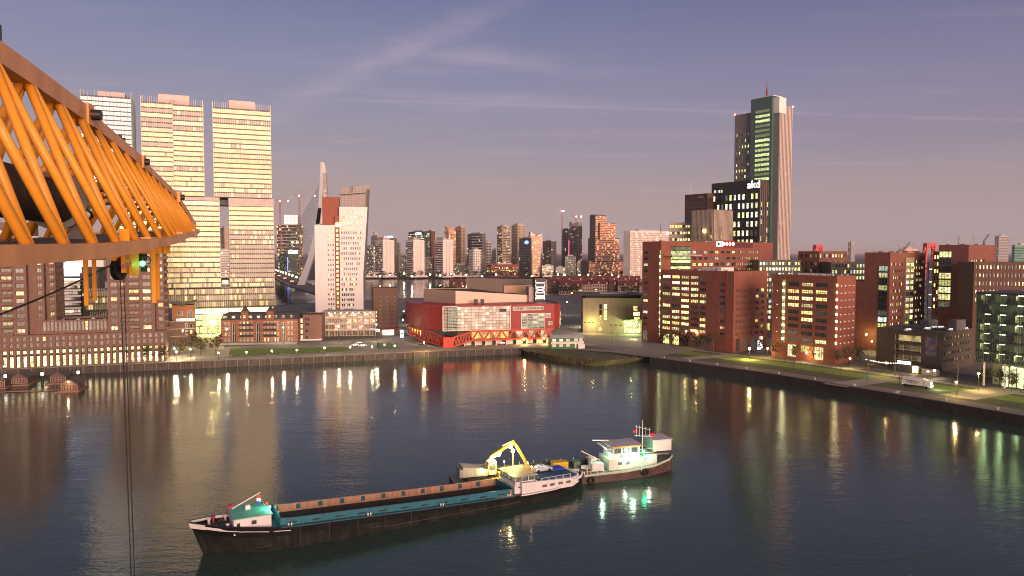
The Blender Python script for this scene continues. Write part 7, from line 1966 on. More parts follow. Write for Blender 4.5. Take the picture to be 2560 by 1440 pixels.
car('silver car carried on the roof of the barge stern house', (p.x, p.y, zs_ + 2.1), SA + rad(180), (.42, .42, .44))

# ================================================================== the dredger pontoon and excavator
TA = rad(16); T0 = (-12.5, 152.8)
dg = root('dredger', 'work vessel with white wheelhouse, masts and brown hull moored behind barge', 'work boat', (*T0, 0), TA)
brownh = pm('hull_brown', (.095, .062, .052), .7, var=.35, vs=.4, streak=.4); gdeck = pm('deck_greengrey', (.16, .19, .15), .7, var=.3)
st2 = [(0, 4.4, 4.3, 1.6), (28, 4.5, 4.4, 1.6), (38, 4.5, 4.2, 1.8), (45, 4.0, 3.0, 2.3), (49.5, 2.4, 1.1, 3.0), (51.2, .7, .2, 3.4)]
r2 = [[(a, -hd, z), (a, -hw, 0), (a, -hw * .85, -1.3), (a, hw * .85, -1.3), (a, hw, 0), (a, hd, z)] for a, hd, hw, z in st2]
MB().loft([[q for q in r] for r in r2]).build('hull', [brownh], dg)
s2 = lambda a: ipol(st2, a, 3); h2 = lambda a: ipol(st2, a, 1)
dk = MB(); aa = [0, 14, 28, 38, 45, 49.5, 51]
for p_, q_ in zip(aa, aa[1:]): dk.quad((p_, -h2(p_), s2(p_) + .02), (q_, -h2(q_), s2(q_) + .02), (q_, h2(q_), s2(q_) + .02), (p_, h2(p_), s2(p_) + .02))
dk.build('deck', gdeck, dg)
for s in (-1, 1):
    m = MB()
    for p_, q_ in zip(aa[2:], aa[3:]): m.bar((p_, s * h2(p_), s2(p_) + .18), (q_, s * h2(q_), s2(q_) + .18), .2, .42)
    m.build('gunwale', pm('gunwale_pale', (.42, .42, .36), .6), dg)
    for k in range(9):
        MB().tube((16 + k * 3.2, s * 4.3, 1.6), (16 + k * 3.2, s * 4.3, 3.4 if k < 6 else 2.6), .06, .06, 6).build('rail_post', steelw, dg)
    if s > 0: MB().box(10, 33, 3.9, 4.2, 1.62, 3.0).build('far_bulwark', pm('bulwark_dark', (.05, .05, .05), .7), dg)
tyr = MB(); 
for k in range(14):
    a, e = 2 * math.pi * k / 14, 2 * math.pi * (k + 1) / 14
    tyr.tube((.62 * math.cos(a), 0, .62 * math.sin(a)), (.62 * math.cos(e), 0, .62 * math.sin(e)), .26, n=8)
tyr_m = tyr.mesh('tyre_fender', tyre)
for a, z in ((29.5, .75), (42.6, 1.4)): put('tyre_fender', tyr_m, dg, (a, -h2(a) - .3, z))
MB().box(22.8, 26.2, .6, 2.8, 1.64, 3.6).build('yellow_container', pm('container_yellow', (.55, .34, .02), .6), dg)
MB().loft([[(x, -w + 1.0 * 0, z), (x, w, z), (x, w * .6, z - .7), (x, -w * .6, z - .7)] for x, w, z in ((29, .1, 2.7), (30, .75, 2.55), (32.5, .8, 2.5), (33.8, .6, 2.5))]).build('dinghy', shipw, dg)
# superstructure
lowm = pm('house_grey', (.50, .50, .45), .6, var=.1)
MB().box(34.5, 43.0, -2.9, 2.9, 1.9, 4.4).build('lower_house', lowm, dg)
for x in (36.6, 38.4): MB().box(x, x + 1.0, -2.97, -2.89, 3.0, 3.7).build('house_window', FRAME, dg)
MB().box(35.5, 42.0, -2.7, 2.7, 4.4, 7.0).build('wheelhouse', shipw, dg)
for i in range(3): put('wheelhouse_pane', window_mesh(1.5, 1.1, 1, 1, FRAME, OFFG), dg, (36.6 + i * 2.0, -2.76, 5.6), 0, (.7, .9, .7, .08))
for i in range(3): put('wheelhouse_pane', window_mesh(1.4, 1.1, 1, 1, FRAME, OFFG), dg, (35.44, 1.7 - i * 1.7, 5.6), rad(-90), (.6, 1, .75, .5))
text(dg, 'Breskens', (37.2, -2.8, 4.62), 1.0, pm('name_ink', (.05, .07, .06), .6), name='ship_name', dep=.01).name = 'ship_name'
MB().box(34.9, 42.6, -3.1, 3.1, 7.0, 7.2).build('wheelhouse_roof', pm('roof_lilac', (.5, .46, .47), .6), dg); MB().box(34.9, 42.6, -3.14, -3.1, 6.92, 7.22).build('roof_trim', pm('trim_orange', (.6, .22, .04), .6), dg)
MB().box(34.0, 34.9, -2.9, 2.9, 6.6, 6.8).build('roof_visor', steelw, dg)
MB().bar((32.6, 2.4, 7.6), (36.4, 2.0, 7.4), .5, .15).build('radar_arm', steelw, dg)
MB().bar((42.2, -3.0, 2.0), (43.6, -3.0, 4.4), .8, .12).build('stair', lowm, dg)
MB().box(43.2, 46.4, -2.4, 1.5, 2.2, 4.6).build('engine_house', lowm, dg); MB().box(30.8, 33.6, -2.2, -.2, 1.8, 3.4).box(31.5, 33, .4, 2.4, 1.8, 3.9).build('winch_house', shipw, dg)
MB().bar((29, 0, 6.0), (33.5, 0, 3.6), .22, .22).build('deck_derrick', pm('derrick_pink', (.5, .32, .26), .6), dg)
gen = MB().box(46.0, 50.6, -1.2, 3.6, 4.9, 7.4).build('generator_box', pm('gen_white', (.58, .56, .54), .6), dg); MB().box(45.8, 50.8, -1.4, 3.8, 7.4, 7.55).build('generator_roof', pm('gen_roof', (.5, .5, .52), .5), gen)
for x, y in ((46.2, -1), (50.4, -1), (46.2, 3.4), (50.4, 3.4)): MB().box(x - .1, x + .1, y - .1, y + .1, 2.4, 4.9).build('generator_leg', dark, dg)
mast = MB().tube((43.9, 0, 4.6), (43.9, 0, 12.0), .13, .05, 8).build('mast', steelw, dg)
for dx in (-1.2, -.6, .7, 1.5): MB().tube((43.9 + dx * 1.2, 0, 8.2), (43.9 + dx * 1.2, 0, 10.6 - .3 * dx), .05, .05, 6).build('signal_post', steelw, dg)
MB().bar((41.9, 0, 8.6), (46.2, 0, 8.0), .1, .1).bar((42.2, 0, 10.6), (46, 0, 9.6), .08, .08).build('yard', steelw, dg)
for x, z in ((41.6, 9.9), (45.9, 8.8)): MB().quad((x, 0, z), (x + 1.1, .1, z - .1), (x + 1.1, .1, z - .8), (x, 0, z - .7)).build('flag', MATS['flag_red'], dg)
for z in (5.2, 6.0): MB().box(42.1, 46, -2.6, -2.5, z, z + .07).build('handrail', steelw, dg)
MB().ball((43.0, -2.4, 5.4), .3).build('starboard_lamp', em('star_green', (.03, 1, .3), 8), dg); MB().ball((44.4, -2.6, 4.3), .3).build('deck_lamp', em('deck_white', (.85, 1, .75), 45), dg); MB().ball((38.3, -3.2, 3.9), .22).build('deck_lamp', MATS['deck_white'], dg)
point_light(dg, (39.5, -4.6, 5.6), 420, (.55, 1, .70), .5); point_light(dg, (33.5, -1.5, 6.5), 320, (.6, 1, .7), .3); point_light(dg, (43.0, -3.4, 5.4), 160, (.05, 1, .35), .2)
for a in (49.5, 50.8): MB().bar((a, 2, 3.0), (a + 1.4, 2.4, -1), .16, .16).bar((a, -1, 3.0), (a + .6, -1.4, -1), .16, .16).build('spud_leg', dark, dg)
# excavator standing on the pontoon, its bucket in the barge hold
ye = pm('excavator_yellow', (.55, .33, .035), .5, var=.2, vs=.6, streak=.2)
E0 = Vector(T0) + Vector((math.cos(TA), math.sin(TA))) * 6.0
ex = root('excavator', 'yellow crawler excavator with lit boom reaching from pontoon into the barge', 'excavator', (E0.x, E0.y, 1.62), TA)
for y in (-1.9, 1.2):
    tr_ = MB(); n = 18; prof = [(-3.4, .5), (-3.0, .95), (3.0, .95), (3.4, .5), (3.0, .05), (-3.0, .05)]
    tr_.loft([[(x, y, z) for x, z in prof], [(x, y + .8, z) for x, z in prof]]); tr_.build('track', dark, ex)
MB().box(-1.3, 1.3, -1.2, 1.3, .3, 1.1).build('undercarriage', dark, ex)
MB().prism([(-4.2, -1.9), (1.2, -1.9), (1.2, 1.9), (-4.2, 1.9)], 1.2, [3.3, 2.6, 2.6, 3.3]).build('engine_house', pm('excavator_grey', (.40, .38, .34), .6, streak=.3), ex)
MB().prism([(-4.9, -1.8), (-4.22, -1.8), (-4.22, 1.8), (-4.9, 1.8)], 1.1, 2.9).build('counterweight', pm('counterweight_grey', (.28, .27, .25), .7), ex)
MB().box(1.3, 3.0, -2.0, -.4, 1.4, 4.2).build('cab', pm('cab_white', (.55, .54, .5), .5), ex)
put('cab_window', window_mesh(1.3, 1.5, 1, 1, FRAME, OFFG), ex, (2.15, -2.04, 2.5), 0, (1, .95, .6, .5))
def limb(name, pts, w0, w1, mat):
    m = MB(); k = len(pts) - 1
    for i, (p, q) in enumerate(zip(pts, pts[1:])): m.bar(p, q, .55, w0 + (w1 - w0) * i / max(1, k - 1), up=(0, 1, 0))
    return m.build(name, mat, ex)
limb('boom', [(.8, .6, 2.0), (2.3, 0, 4.8), (4.6, -.8, 6.4), (7.0, -1.4, 7.9)], 1.1, .7, ye)
limb('stick', [(6.6, -1.4, 8.2), (7.6, -1.8, 6.9), (9.4, -3.8, 3.2), (9.9, -6.8, -.6)], .9, .5, ye)
MB().tube((1.6, .5, 3.4), (4.4, -.6, 5.6), .16, n=8).build('boom_ram', steelw, ex); MB().tube((4.6, -.8, 7.1), (7.0, -1.5, 8.3), .14, n=8).build('stick_ram', steelw, ex)
MB().prism([(9.0, -7.9), (10.8, -7.9), (10.8, -6.3), (9.0, -6.3)], -2.0, [-.8, -.8, -.3, -.3]).build('bucket', pm('bucket_steel', (.3, .2, .06), .6, .3), ex)
fld = em('flood_warm', (1, .88, .30), 60)
for p in ((6.2, -1.9, 7.0), (3.8, -1.0, 5.3), (2.2, -1.0, 4.6), (-.2, -2.0, 2.6)): MB().ball(p, .34).build('floodlight', fld, ex)
for p, e in (((6.2, -3.2, 6.6), 650), ((3.8, -3.0, 5.0), 450), ((2.2, -3.4, 3.4), 200)): point_light(ex, p, e, (1, .78, .22), .25)
# lamp mast and pump gear on the pontoon
lm = root('deck_lamp_mast', 'lit yellow lamp mast on the pontoon beside the excavator stick', 'lamp', (*(Vector(T0) + Vector((math.cos(TA), math.sin(TA))) * 13.2), 1.62), TA)
MB().tube((0, 0, 0), (0, 0, 5.4), .12, .09, 8).build('mast_pole', pm('mast_yellow', (.6, .5, .2), .6), lm); MB().ball((0, 0, 5.6), .36).build('lamp_head', fld, lm); point_light(lm, (0, -.8, 5.3), 650, (1, .82, .3), .35)
pg = root('pump_station', 'floodlit yellow pump and pipework on the pontoon deck', 'pump', (*(Vector(T0) + Vector((math.cos(TA), math.sin(TA))) * 11.5), 1.62), TA)
MB().box(-2, 1.0, -2.6, -.6, 0, 1.6).build('pump_block', ye, pg); MB().tube((-3.5, -2.4, .5), (3, -2.4, .5), .35, n=10).build('pipe', ye, pg); MB().box(2.6, 4.0, -2.6, -1.2, 0, 2.2).build('control_cabinet', pm('cabinet', (.4, .4, .33), .6), pg); MB().box(-3, -1.8, .2, 2, 0, 1.1).build('tank', pm('tank_blue', (.03, .08, .25), .6), pg)
for i in range(3): MB().tube((4.6 + i * .5, -1.2, 0), (4.6 + i * .5, -1.2, 2.8 - .4 * i), .16, n=8).build('post', ye, pg)
MB().ball((4.6, -1.3, 3.0), .25).build('post_lamp', fld, pg)
# ================================================================== floating cabins at the far left
wood = pm('cabin_wood', (.12, .075, .06), .8, var=.2, vs=.8); woodr = pm('cabin_roof_felt', (.10, .085, .075), .85, var=.2); pont = pm('pontoon_wood', (.24, .13, .10), .8, var=.25)
def float_cabin(label, px, row, ang, w=5.2, d=8.5):
    A = G(px, row, .5); o = root('floating_cabin', label, 'cabin', (*A, .0), ang, 'floating cabins')
    MB().box(-1.2, w + 1.2, -2.2, d + .6, -.35, .42).build('pontoon', pont, o)
    f = MB(); f.poly([(0, 0, .42), (w, 0, .42), (w, 0, 2.7), (w / 2, 0, 4.2), (0, 0, 2.7)]); f.poly([(w, d, .42), (0, d, .42), (0, d, 2.7), (w / 2, d, 4.2), (w, d, 2.7)])
    f.quad((w, 0, .42), (w, d, .42), (w, d, 2.7), (w, 0, 2.7)); f.quad((0, d, .42), (0, 0, .42), (0, 0, 2.7), (0, d, 2.7)); f.build('wall', wood, o)
    for s in (0, 1):
        x0, x1 = (-.35, w / 2) if s == 0 else (w + .35, w / 2)
        MB().hexa([(x0, -.6, 2.55), (x1, -.6, 4.28), (x1, d + .4, 4.28), (x0, d + .4, 2.55), (x0, -.6, 2.7), (x1, -.6, 4.43), (x1, d + .4, 4.43), (x0, d + .4, 2.7)]).build('roof', woodr, o)
    for i in range(4): put('door_pane', window_mesh(.75, 2.0, 1, 2, pm('door_frame_pink', (.4, .22, .17), .7), OFFG), o, (w * (.2 + .2 * i), -.03, .5), 0, (1, .7, .35, .06))
    for x in (0, w): MB().box(x - .1, x + .1, -.12, -.02, .42, 2.75).build('corner_post', MATS['door_frame_pink'], o)
    MB().bar((0, -.08, 2.75), (w / 2, -.08, 4.25), .12, .18).bar((w, -.08, 2.75), (w / 2, -.08, 4.25), .12, .18).build('bargeboard', MATS['door_frame_pink'], o)
float_cabin('floating wooden cabin in front with a lit lamp over its gable', 153, 976, rad(14)); lampo = [o for o in bpy.data.objects if o.name.startswith('floating_cabin')][0]
MB().ball((2.6, -.7, 3.6), .28).build('gable_lamp', em('gable_glow', (1, .75, .3), 9), lampo); point_light(lampo, (2.6, -1.4, 3.4), 130, (1, .75, .35), .15)
float_cabin('floating wooden cabin rearmost of the three beside two white topped piles', 126, 956, rad(14)); float_cabin('floating wooden cabin leftmost whole one on the jetty', 29, 960, rad(14)); float_cabin('floating wooden cabin cut off by the left edge of the view', -28, 968, rad(14))
A = G(14, 978, .4); jt = root('floating_jetty', 'low wooden jetty linking the floating cabins', 'jetty', (*A, 0), rad(14)); 
for i in range(12): MB().box(-12 + i * 2.6, -9.45 + i * 2.6, -1.0, .2, .18, .42).build('jetty_plank', pont, jt)
for i, (px, r) in enumerate(((14, 968), (106, 962), (196, 958))):
    A = G(px, r, 0); o = root('mooring_pile', ('leftmost', 'middle', 'rightmost')[i] + ' dark mooring pile with glowing white cap by the floating cabins', 'pile', (*A, 0)); MB().tube((0, 0, -1.5), (0, 0, 3.6), .42, n=12).build('shaft', black, o); MB().tube((0, 0, 3.6), (0, 0, 4.7), .44, .44, 12).build('cap', em('pile_cap', (1, .95, .85), 2.2), o)

# ================================================================== street lamps
sodium = (1.0, .68, .24); warmw = (1.0, .84, .50)
lamp_e = {'s': em('lamp_sodium_b', sodium, 30), 'w': em('lamp_warm_b', warmw, 22)}
polem = pm('lamp_pole', (.07, .068, .065), .5)
pole_c = {}
def lamp(px, row, h, kind='w', power=320, label='', grp='street lamps', r=.3, arm=0.):
    A = G(px, row, 3 + h)
    o = root('street_lamp', label, 'lamp', (A[0], A[1], 3.0), 0, grp)
    k = (h, kind, r)
    if k not in pole_c:
        pole_c[k] = (MB().tube((0, 0, 0), (0, 0, h - r * .8), .09 if h < 6 else .12, .05, 8).mesh('pole', polem), MB().ball((0, 0, h), r, nu=12, nv=8).mesh('lamp_globe', lamp_e[kind]), MB().tube((0, 0, h + r * .7), (0, 0, h + r * 1.3), r * .9, r * .3, 10).mesh('lamp_hood', polem))
    put('pole', pole_c[k][0], o); put('lamp_globe', pole_c[k][1], o); put('lamp_hood', pole_c[k][2], o)
    if power: point_light(o, (0, 0, h - r * 1.2), power * 2.6, sodium if kind == 's' else warmw, r * .8)
    return o
L1 = 'short warm promenade lamp on the pier edge'
for i, (px, row) in enumerate(((546, 882), (616, 880), (680, 877), (742, 875), (811, 869), (875, 868), (930, 866), (987, 864))):
    lamp(px, row, 4.2, 'w', 260, ('first', 'second', 'third', 'fourth', 'fifth', 'sixth', 'seventh', 'eighth')[i] + ' promenade lamp from the left along the pier lawn', 'promenade lamps', .34)
for px, row, t in ((567, 823, 'before the old warehouse left end'), (708, 818, 'before the old warehouse right end'), (846, 814, 'in front of the gallery flats'), (941, 811, 'at the foot of the dark brick block'), (457, 826, 'by the corner house')):
    lamp(px, row, 9, 'w', 700, 'tall pale street lamp ' + t, 'tall pier lamps', .36)
for px, row, h, k, t in ((1060, 856, 5, 's', 'bright orange lamp under the left flank of theatre'), (436, 871, 4, 'w', 'left lamp of the pair before the corner house'), (441, 879, 4, 'w', 'right lamp of the pair before the corner house'), (476, 873, 4, 'w', 'lamp between the trees by the forecourt'),
        (1009, 778, 9, 'w', 'upper lamp in the street left of theatre'), (1007, 799, 7, 'w', 'white lamp lower in the street left of theatre'), (1040, 779, 9, 'w', 'lamp above the trees left of theatre'), (1418, 755, 10, 'w', 'tall twin lamp right of the theatre'), (1456, 782, 9, 'w', 'tall lamp before the beige hall left end'), (1518, 789, 9, 'w', 'tall lamp before the beige hall middle'), (1583, 830, 4, 'w', 'small lamp by the hall entrance')):
    lamp(px, row, h, k, 1500 if t.startswith('bright') else 1800 if 'beige hall' in t else 520, t, 'lamps round the theatre square', .34)
names = ['first', 'second', 'third', 'fourth', 'fifth', 'sixth', 'seventh', 'eighth', 'ninth', 'tenth', 'eleventh', 'twelfth', 'thirteenth', 'fourteenth', 'fifteenth', 'sixteenth', 'seventeenth', 'eighteenth']
for i, (px, row, h, k, pw) in enumerate(((1666, 820, 8, 's', 350), (1690, 823, 8, 's', 350), (1715, 827, 8, 's', 350), (1741, 830, 8, 's', 350), (1728, 848, 4, 's', 300), (1806, 857, 4, 's', 420), (1874, 871, 5, 's', 1500), (1919, 871, 4, 's', 420), (2017, 882, 4, 's', 500), (2125, 896, 4, 's', 600),
        (2156, 828, 8, 's', 700), (2166, 836, 8, 's', 500), (2180, 853, 6, 's', 500), (2216, 907, 5, 's', 600), (2320, 929, 3, 'w', 200), (2336, 926, 3, 'w', 200), (2391, 955, 5, 's', 500), (2447, 934, 6, 's', 900))):
    lamp(px, row, h, k, pw, names[i] + ' orange street lamp from the left along the office bank', 'orange lamps on the office bank', .36 if pw < 1000 else .5)
for i, (px, row) in enumerate(((1010, 684), (1030, 690), (950, 690), (975, 687), (1075, 686), (1100, 688), (1128, 685), (1165, 687), (1205, 690), (1240, 686), (1330, 690), (1395, 686), (1412, 689), (1448, 688), (1470, 687), (1500, 690), (1530, 688), (1545, 691), (1585, 690))):
    lamp(px, row, 9, 'w', 0, (names + ['nineteenth'])[sorted((1010, 1030, 950, 975, 1075, 1100, 1128, 1165, 1205, 1240, 1330, 1395, 1412, 1448, 1470, 1500, 1530, 1545, 1585)).index(px)] + ' bright lamp from the left on the far riverside', 'far riverside lamps', 1.5)
for i, (px, row) in enumerate(((1478, 835), (1500, 838), (1540, 842))): point_light(lampo, (0, 0, 0), 0.0, sodium)  if False else None

# tram and light masts without lit lamps
for i, (px, row, h) in enumerate(((1445, 846, 9), (1530, 858, 9), (1604, 870, 11), (1677, 868, 8), (1746, 872, 8), (1783, 888, 9), (1846, 884, 9), (1984, 926, 11), (2102, 944, 12), (2170, 953, 11), (2237, 938, 13), (2248, 962, 10), (2306, 905, 13), (2393, 985, 11), (2330, 915, 8))):
    A = G(px, row); o = root('mast', names[i] + ' slim dark mast from the left on the office bank', 'mast', (*A, 3.0), R.uniform(0, .3), 'dark masts on the office bank')
    MB().tube((0, 0, 0), (0, 0, h), .13, .07, 8).build('pole', polem, o); MB().tube((0, 0, 0), (0, 0, .8), .22, .2, 8).build('base', polem, o)
    if i % 2: MB().bar((0, 0, h - .8), (-2.2, 0, h - .4), .08, .08).build('bracket', polem, o)
    if px in (1604, 2170): MB().box(-.25, .25, -.15, .15, .8, 2.0).build('control_box', pm('box_blue', (.05, .2, .4), .5), o)

# ================================================================== trees
bark = pm('bark', (.06, .048, .038), .9, var=.3, vs=2)
leafm = [pm('leaf_autumn', (.10, .062, .026), .8, var=.4, vs=.6), pm('leaf_olive', (.055, .06, .022), .8, var=.4, vs=.6), pm('leaf_green', (.04, .07, .02), .8, var=.4, vs=.6)]
def tree_proto(h, cr, n, seed, mats, leaf=.34, narrow=1.0):
    q = random.Random(seed); t = MB()
    t.tube((0, 0, 0), (0, 0, h * .45), .16, .11, 8); t.tube((0, 0, h * .45), (.1, 0, h * .9), .11, .03, 6)
    tips = []
    for i in range(14):
        z = h * q.uniform(.32, .85); a = q.uniform(0, 6.28); l = cr * q.uniform(.5, .95) * (1.1 - abs(z / h - .55)); e = (l * math.cos(a), l * math.sin(a), z + l * q.uniform(.35, .8))
        t.tube((0, 0, z), e, .05, .015, 5); tips.append(e)
    tm = t.mesh('trunk', bark)
    c = MB()
    cl = [(e, q.uniform(.45, .95)) for e in tips] + [((q.gauss(0, cr * .4), q.gauss(0, cr * .4), h * q.uniform(.45, 1.0)), q.uniform(.4, .8)) for _ in range(9)]
    for i in range(n):
        e, r = q.choice(cl); x, y, z = (e[0] + q.gauss(0, r * .6)) * narrow, (e[1] + q.gauss(0, r * .6)) * narrow, e[2] + q.gauss(0, r * .6)
        a, b = q.uniform(0, 6.28), q.uniform(-1, 1); s = leaf * q.uniform(.5, 1.1)
        u = Vector((math.cos(a), math.sin(a), b * .6)).normalized() * s; v = Vector((-math.sin(a) * b, math.cos(a) * b, 1)).normalized() * s * .7; p = Vector((x, y, z))
        c.quad(tuple(p - u), tuple(p - v), tuple(p + u), tuple(p + v), q.randrange(len(mats)))
    return tm, c.mesh('crown', mats)
TP = {'autumn': [tree_proto(6.5, 2.2, 420, 1, [leafm[0], leafm[1]]), tree_proto(7.5, 2.5, 420, 2, [leafm[0], leafm[0], leafm[1]])], 'green': [tree_proto(8, 3.2, 900, 3, [leafm[2], leafm[1]]), tree_proto(9, 3.6, 900, 4, [leafm[2], leafm[2], leafm[1]])], 'street': [tree_proto(6.2, 1.8, 500, 5, [leafm[1], leafm[2]]), tree_proto(5.6, 1.7, 420, 6, [leafm[1], leafm[0]])]}
def tree(px, row, kind, label, grp, s=1.0, i=0):
    A = G(px, row); tm, cm = TP[kind][i % 2]
    o = root('tree', label, 'tree', (*A, 3.0), R.uniform(0, 6.28), grp); o.scale = (s, s, s)
    put('trunk', tm, o); put('crown', cm, o)
for i, px in enumerate((14, 57, 103, 150, 192, 240, 282, 325, 370, 405)): tree(px, 916 - px * .031, 'street', names[i] + ' slender tree from the left before the lit shops', 'trees before the shops', 1.15, i)
for i, (px, row) in enumerate(((455, 893), (480, 882), (502, 890), (540, 889))): tree(px, row, 'autumn', names[i] + ' bare autumn tree from the left beside the corner house forecourt', 'autumn trees on the forecourt', 1.25, i)
for i, (px, row) in enumerate(((1015, 816), (1026, 822), (1036, 818), (1045, 822), (1046, 812))): tree(px, row, 'green', names[i] + ' leafy tree from the left in the clump beside theatre', 'trees left of the theatre', 1.0, i)
for i, (px, row) in enumerate(((1660, 862), (1683, 866), (1706, 866), (1730, 870), (1752, 872), (1776, 877))): tree(px, row, 'autumn', names[i] + ' autumn tree from the left along the tall office slab', 'autumn trees by the office slab', 1.05, i)
for i, (px, row) in enumerate(((1900, 880), (1938, 893), (1985, 900), (2040, 905), (2096, 912), (2122, 912), (2150, 905), (2325, 920), (2370, 915))): tree(px, row, 'autumn', names[i] + ' thin tree from the left between the offices and tram line', 'trees by the tram line', .95, i)
for i, (px, row) in enumerate(((2498, 968), (2530, 973), (2462, 962))): tree(px, row, 'street', names[i] + ' small tree at the foot of glass office', 'trees before the glass office', .95, i)
for i, px in enumerate((1090, 1100, 1111, 1121, 1131, 1386, 1396, 1408, 1420, 1436, 1560, 1578, 1592)): tree(px, 739 + (i % 3), 'green', ((names[i] + ' leafy riverside tree from the left behind the theatre auditorium') if px < 1200 else (names[i - 5] + ' leafy tree from the left before the terraced houses')), 'trees behind the theatre' if px < 1200 else 'trees before the terrace', 1.3, i)
for i in range(44):
    px = 915 + i * 15.2
    tree(px, 695 + (i % 3), 'green', names[i % 11] + ' distant far bank tree ' + ('below the pink riverside towers', 'before the brick hall', 'below the blue glass office', 'below the stacked orange tower')[i // 11], 'trees on the far bank', R.uniform(1.0, 1.6), i)

# ================================================================== vehicles and small things
def gcar(label, px, row, rz, col, lit=False, z=3.02): A = G(px, row, z); return car(label, (*A, z), rz, col, lit)
gcar('white car parked left of the pair on the pier plaza', 887, 866, UA, (.6, .6, .6)); gcar('white car parked right of the pair on the pier plaza', 906, 867, UA, (.65, .63, .6)); gcar('dark car parked behind the white cars on the plaza', 897, 861, UA, (.05, .05, .06))
gcar('red car parked under the theatre truss', 1255, 862, rad(15), (.45, .02, .03)); gcar('dark car with red tail lights leaving beside the office slab', 1634, 852, rad(140), (.02, .02, .02), True); gcar('white car at the left edge of the quay', 2, 922, UA, (.6, .6, .58))
ph_ = 3 + HP - .7
for i, (px, row, c) in enumerate(((2270, 829, (.55, .55, .55)), (2318, 826, (.6, .6, .6)), (2334, 823, (.35, .37, .4)), (2352, 823, (.6, .58, .55)), (2378, 829, (.3, .4, .55)), (2396, 828, (.55, .55, .55)), (2412, 826, (.6, .6, .6)))):
    A = G(px, row, ph_); car(names[i] + ' pale car from the left on the car park roof', (*A, ph_), WA + rad(90), c, group='cars on the car park roof')
# lorry on the quay lawn
A = G(2256, 966); tk = root('lorry', 'white lorry with lit headlamps driving along the right quay lawn', 'lorry', (*A, 3.03), WA + rad(6))
trw = pm('lorry_white', (.62, .62, .60), .5, var=.1)
MB().box(0, 6.6, 0, 2.5, .95, 3.5).build('box_body', trw, tk); MB().prism([(6.8, .05), (8.9, .05), (8.9, 2.45), (6.8, 2.45)], .6, [3.0, 2.5, 2.5, 3.0]).build('cab', trw, tk); MB().box(0, 8.6, .4, 2.1, .5, .9).build('chassis', dark, tk)
MB().quad((8.92, .2, 1.5), (8.92, 2.3, 1.5), (8.8, 2.3, 2.4), (8.8, .2, 2.4)).build('windscreen', car_glass, tk)
stp = MB().bar((.8, -.03, 2.6), (3.2, -.03, 2.1), .03, .22).bar((2.4, -.03, 2.6), (5.2, -.03, 2.0), .03, .22).bar((1.2, -.03, 1.9), (4.4, -.03, 1.6), .03, .18); stp.build('side_stripe', pm('stripe_black', (.03, .03, .04), .5), tk)
for x in (1.0, 2.3, 7.6):
    for y in (.1, 2.4): MB().tube((x, y - .15, .5), (x, y + .15, .5), .5, .5, 14).build('wheel', tyre, tk)
for y in (.4, 2.1): MB().ball((8.95, y, 1.0), .2).build('headlamp', em('headlamp_lit', (1, .98, .85), 26), tk)
MB().ball((.02, .2, 1.1), .16).build('side_lamp', MATS['headlamp_lit'], tk); point_light(tk, (11, 1.2, 1.2), 260, (1, .9, .7), .3)
# kiosk with lit sign, string of lights
A = G(2240, 928); ki = root('kiosk', 'dark kiosk with glowing white roof sign beside the car park', 'kiosk', (*A, 3.02), WA)
MB().box(0, 9, 0, 4, 0, 3.2).build('wall', dark, ki); MB().box(.6, 5.5, -.4, .3, 3.25, 4.3).build('roof_sign', em('kiosk_sign', (.95, 1, .95), 2.6), ki); MB().box(6.2, 8.4, -.06, -.01, .3, 2.8).build('hatch', em('kiosk_hatch', (1, .65, .15), 2.2), ki); MB().box(9.2, 15, .5, 3, 0, 2.2).build('planter_wall', pm('planter', (.25, .22, .18), .8), ki)
point_light(ki, (7, -1.5, 2.6), 260, (1, .7, .25), .2)
A = G(2165, 918); fs = root('string_lights', 'string of bulbs over the terrace beside kiosk', 'lights', (*A, 3.02), WA)
for i in range(14): MB().ball((i * 1.0, 0, 3.2 - .5 * math.sin(i / 13 * math.pi)), .09).build('bulb', lamp_e['w'], fs)
for x in (0, 13): MB().tube((x, 0, 0), (x, 0, 3.3), .06, n=6).build('post', polem, fs)
MB().box(-1, 12, .6, 4, 0, 1.0).build('terrace_screen', dark, fs)
# illuminated signs and advert column
for nm, px, row, lab in (('advert_column', 2012 - 117, 877, 'glowing white and blue advert panel by the office entrance'), ('advert_panel', 1001, 847, 'white lit advert panel on the street left of theatre')):
    A = G(px, row); o = root(nm, lab, 'sign', (*A, 3.0), rad(20)); MB().box(0, 1.6, 0, .4, .6, 4.8).build('panel', em('advert_white', (.85, .93, 1), 2.0), o); MB().box(-.1, 1.7, .05, .35, 0, .6).build('plinth', dark, o); MB().box(.2, 1.4, -.03, -.01, 2.6, 3.4).build('print_band', pm('print_blue', (.05, .1, .4), .5), o)
# benches on the lawn edge
bench = MB().box(-1.2, 1.2, -.25, .25, .42, .5).mesh('seat', pathm); bleg = MB().box(-.08, .08, -.22, .22, 0, .42).mesh('leg', concrete)
for i, (px, row) in enumerate(((574, 892), (606, 890), (676, 888), (707, 886), (778, 882), (806, 881))):
    A = G(px, row); o = root('bench', names[i] + ' pale bench from the left on the pier lawn', 'bench', (*A, 3.04), UA, 'benches on the pier lawn'); put('seat', bench, o); put('leg', bleg, o, (-.9, 0, 0)); put('leg', bleg, o, (.9, 0, 0))
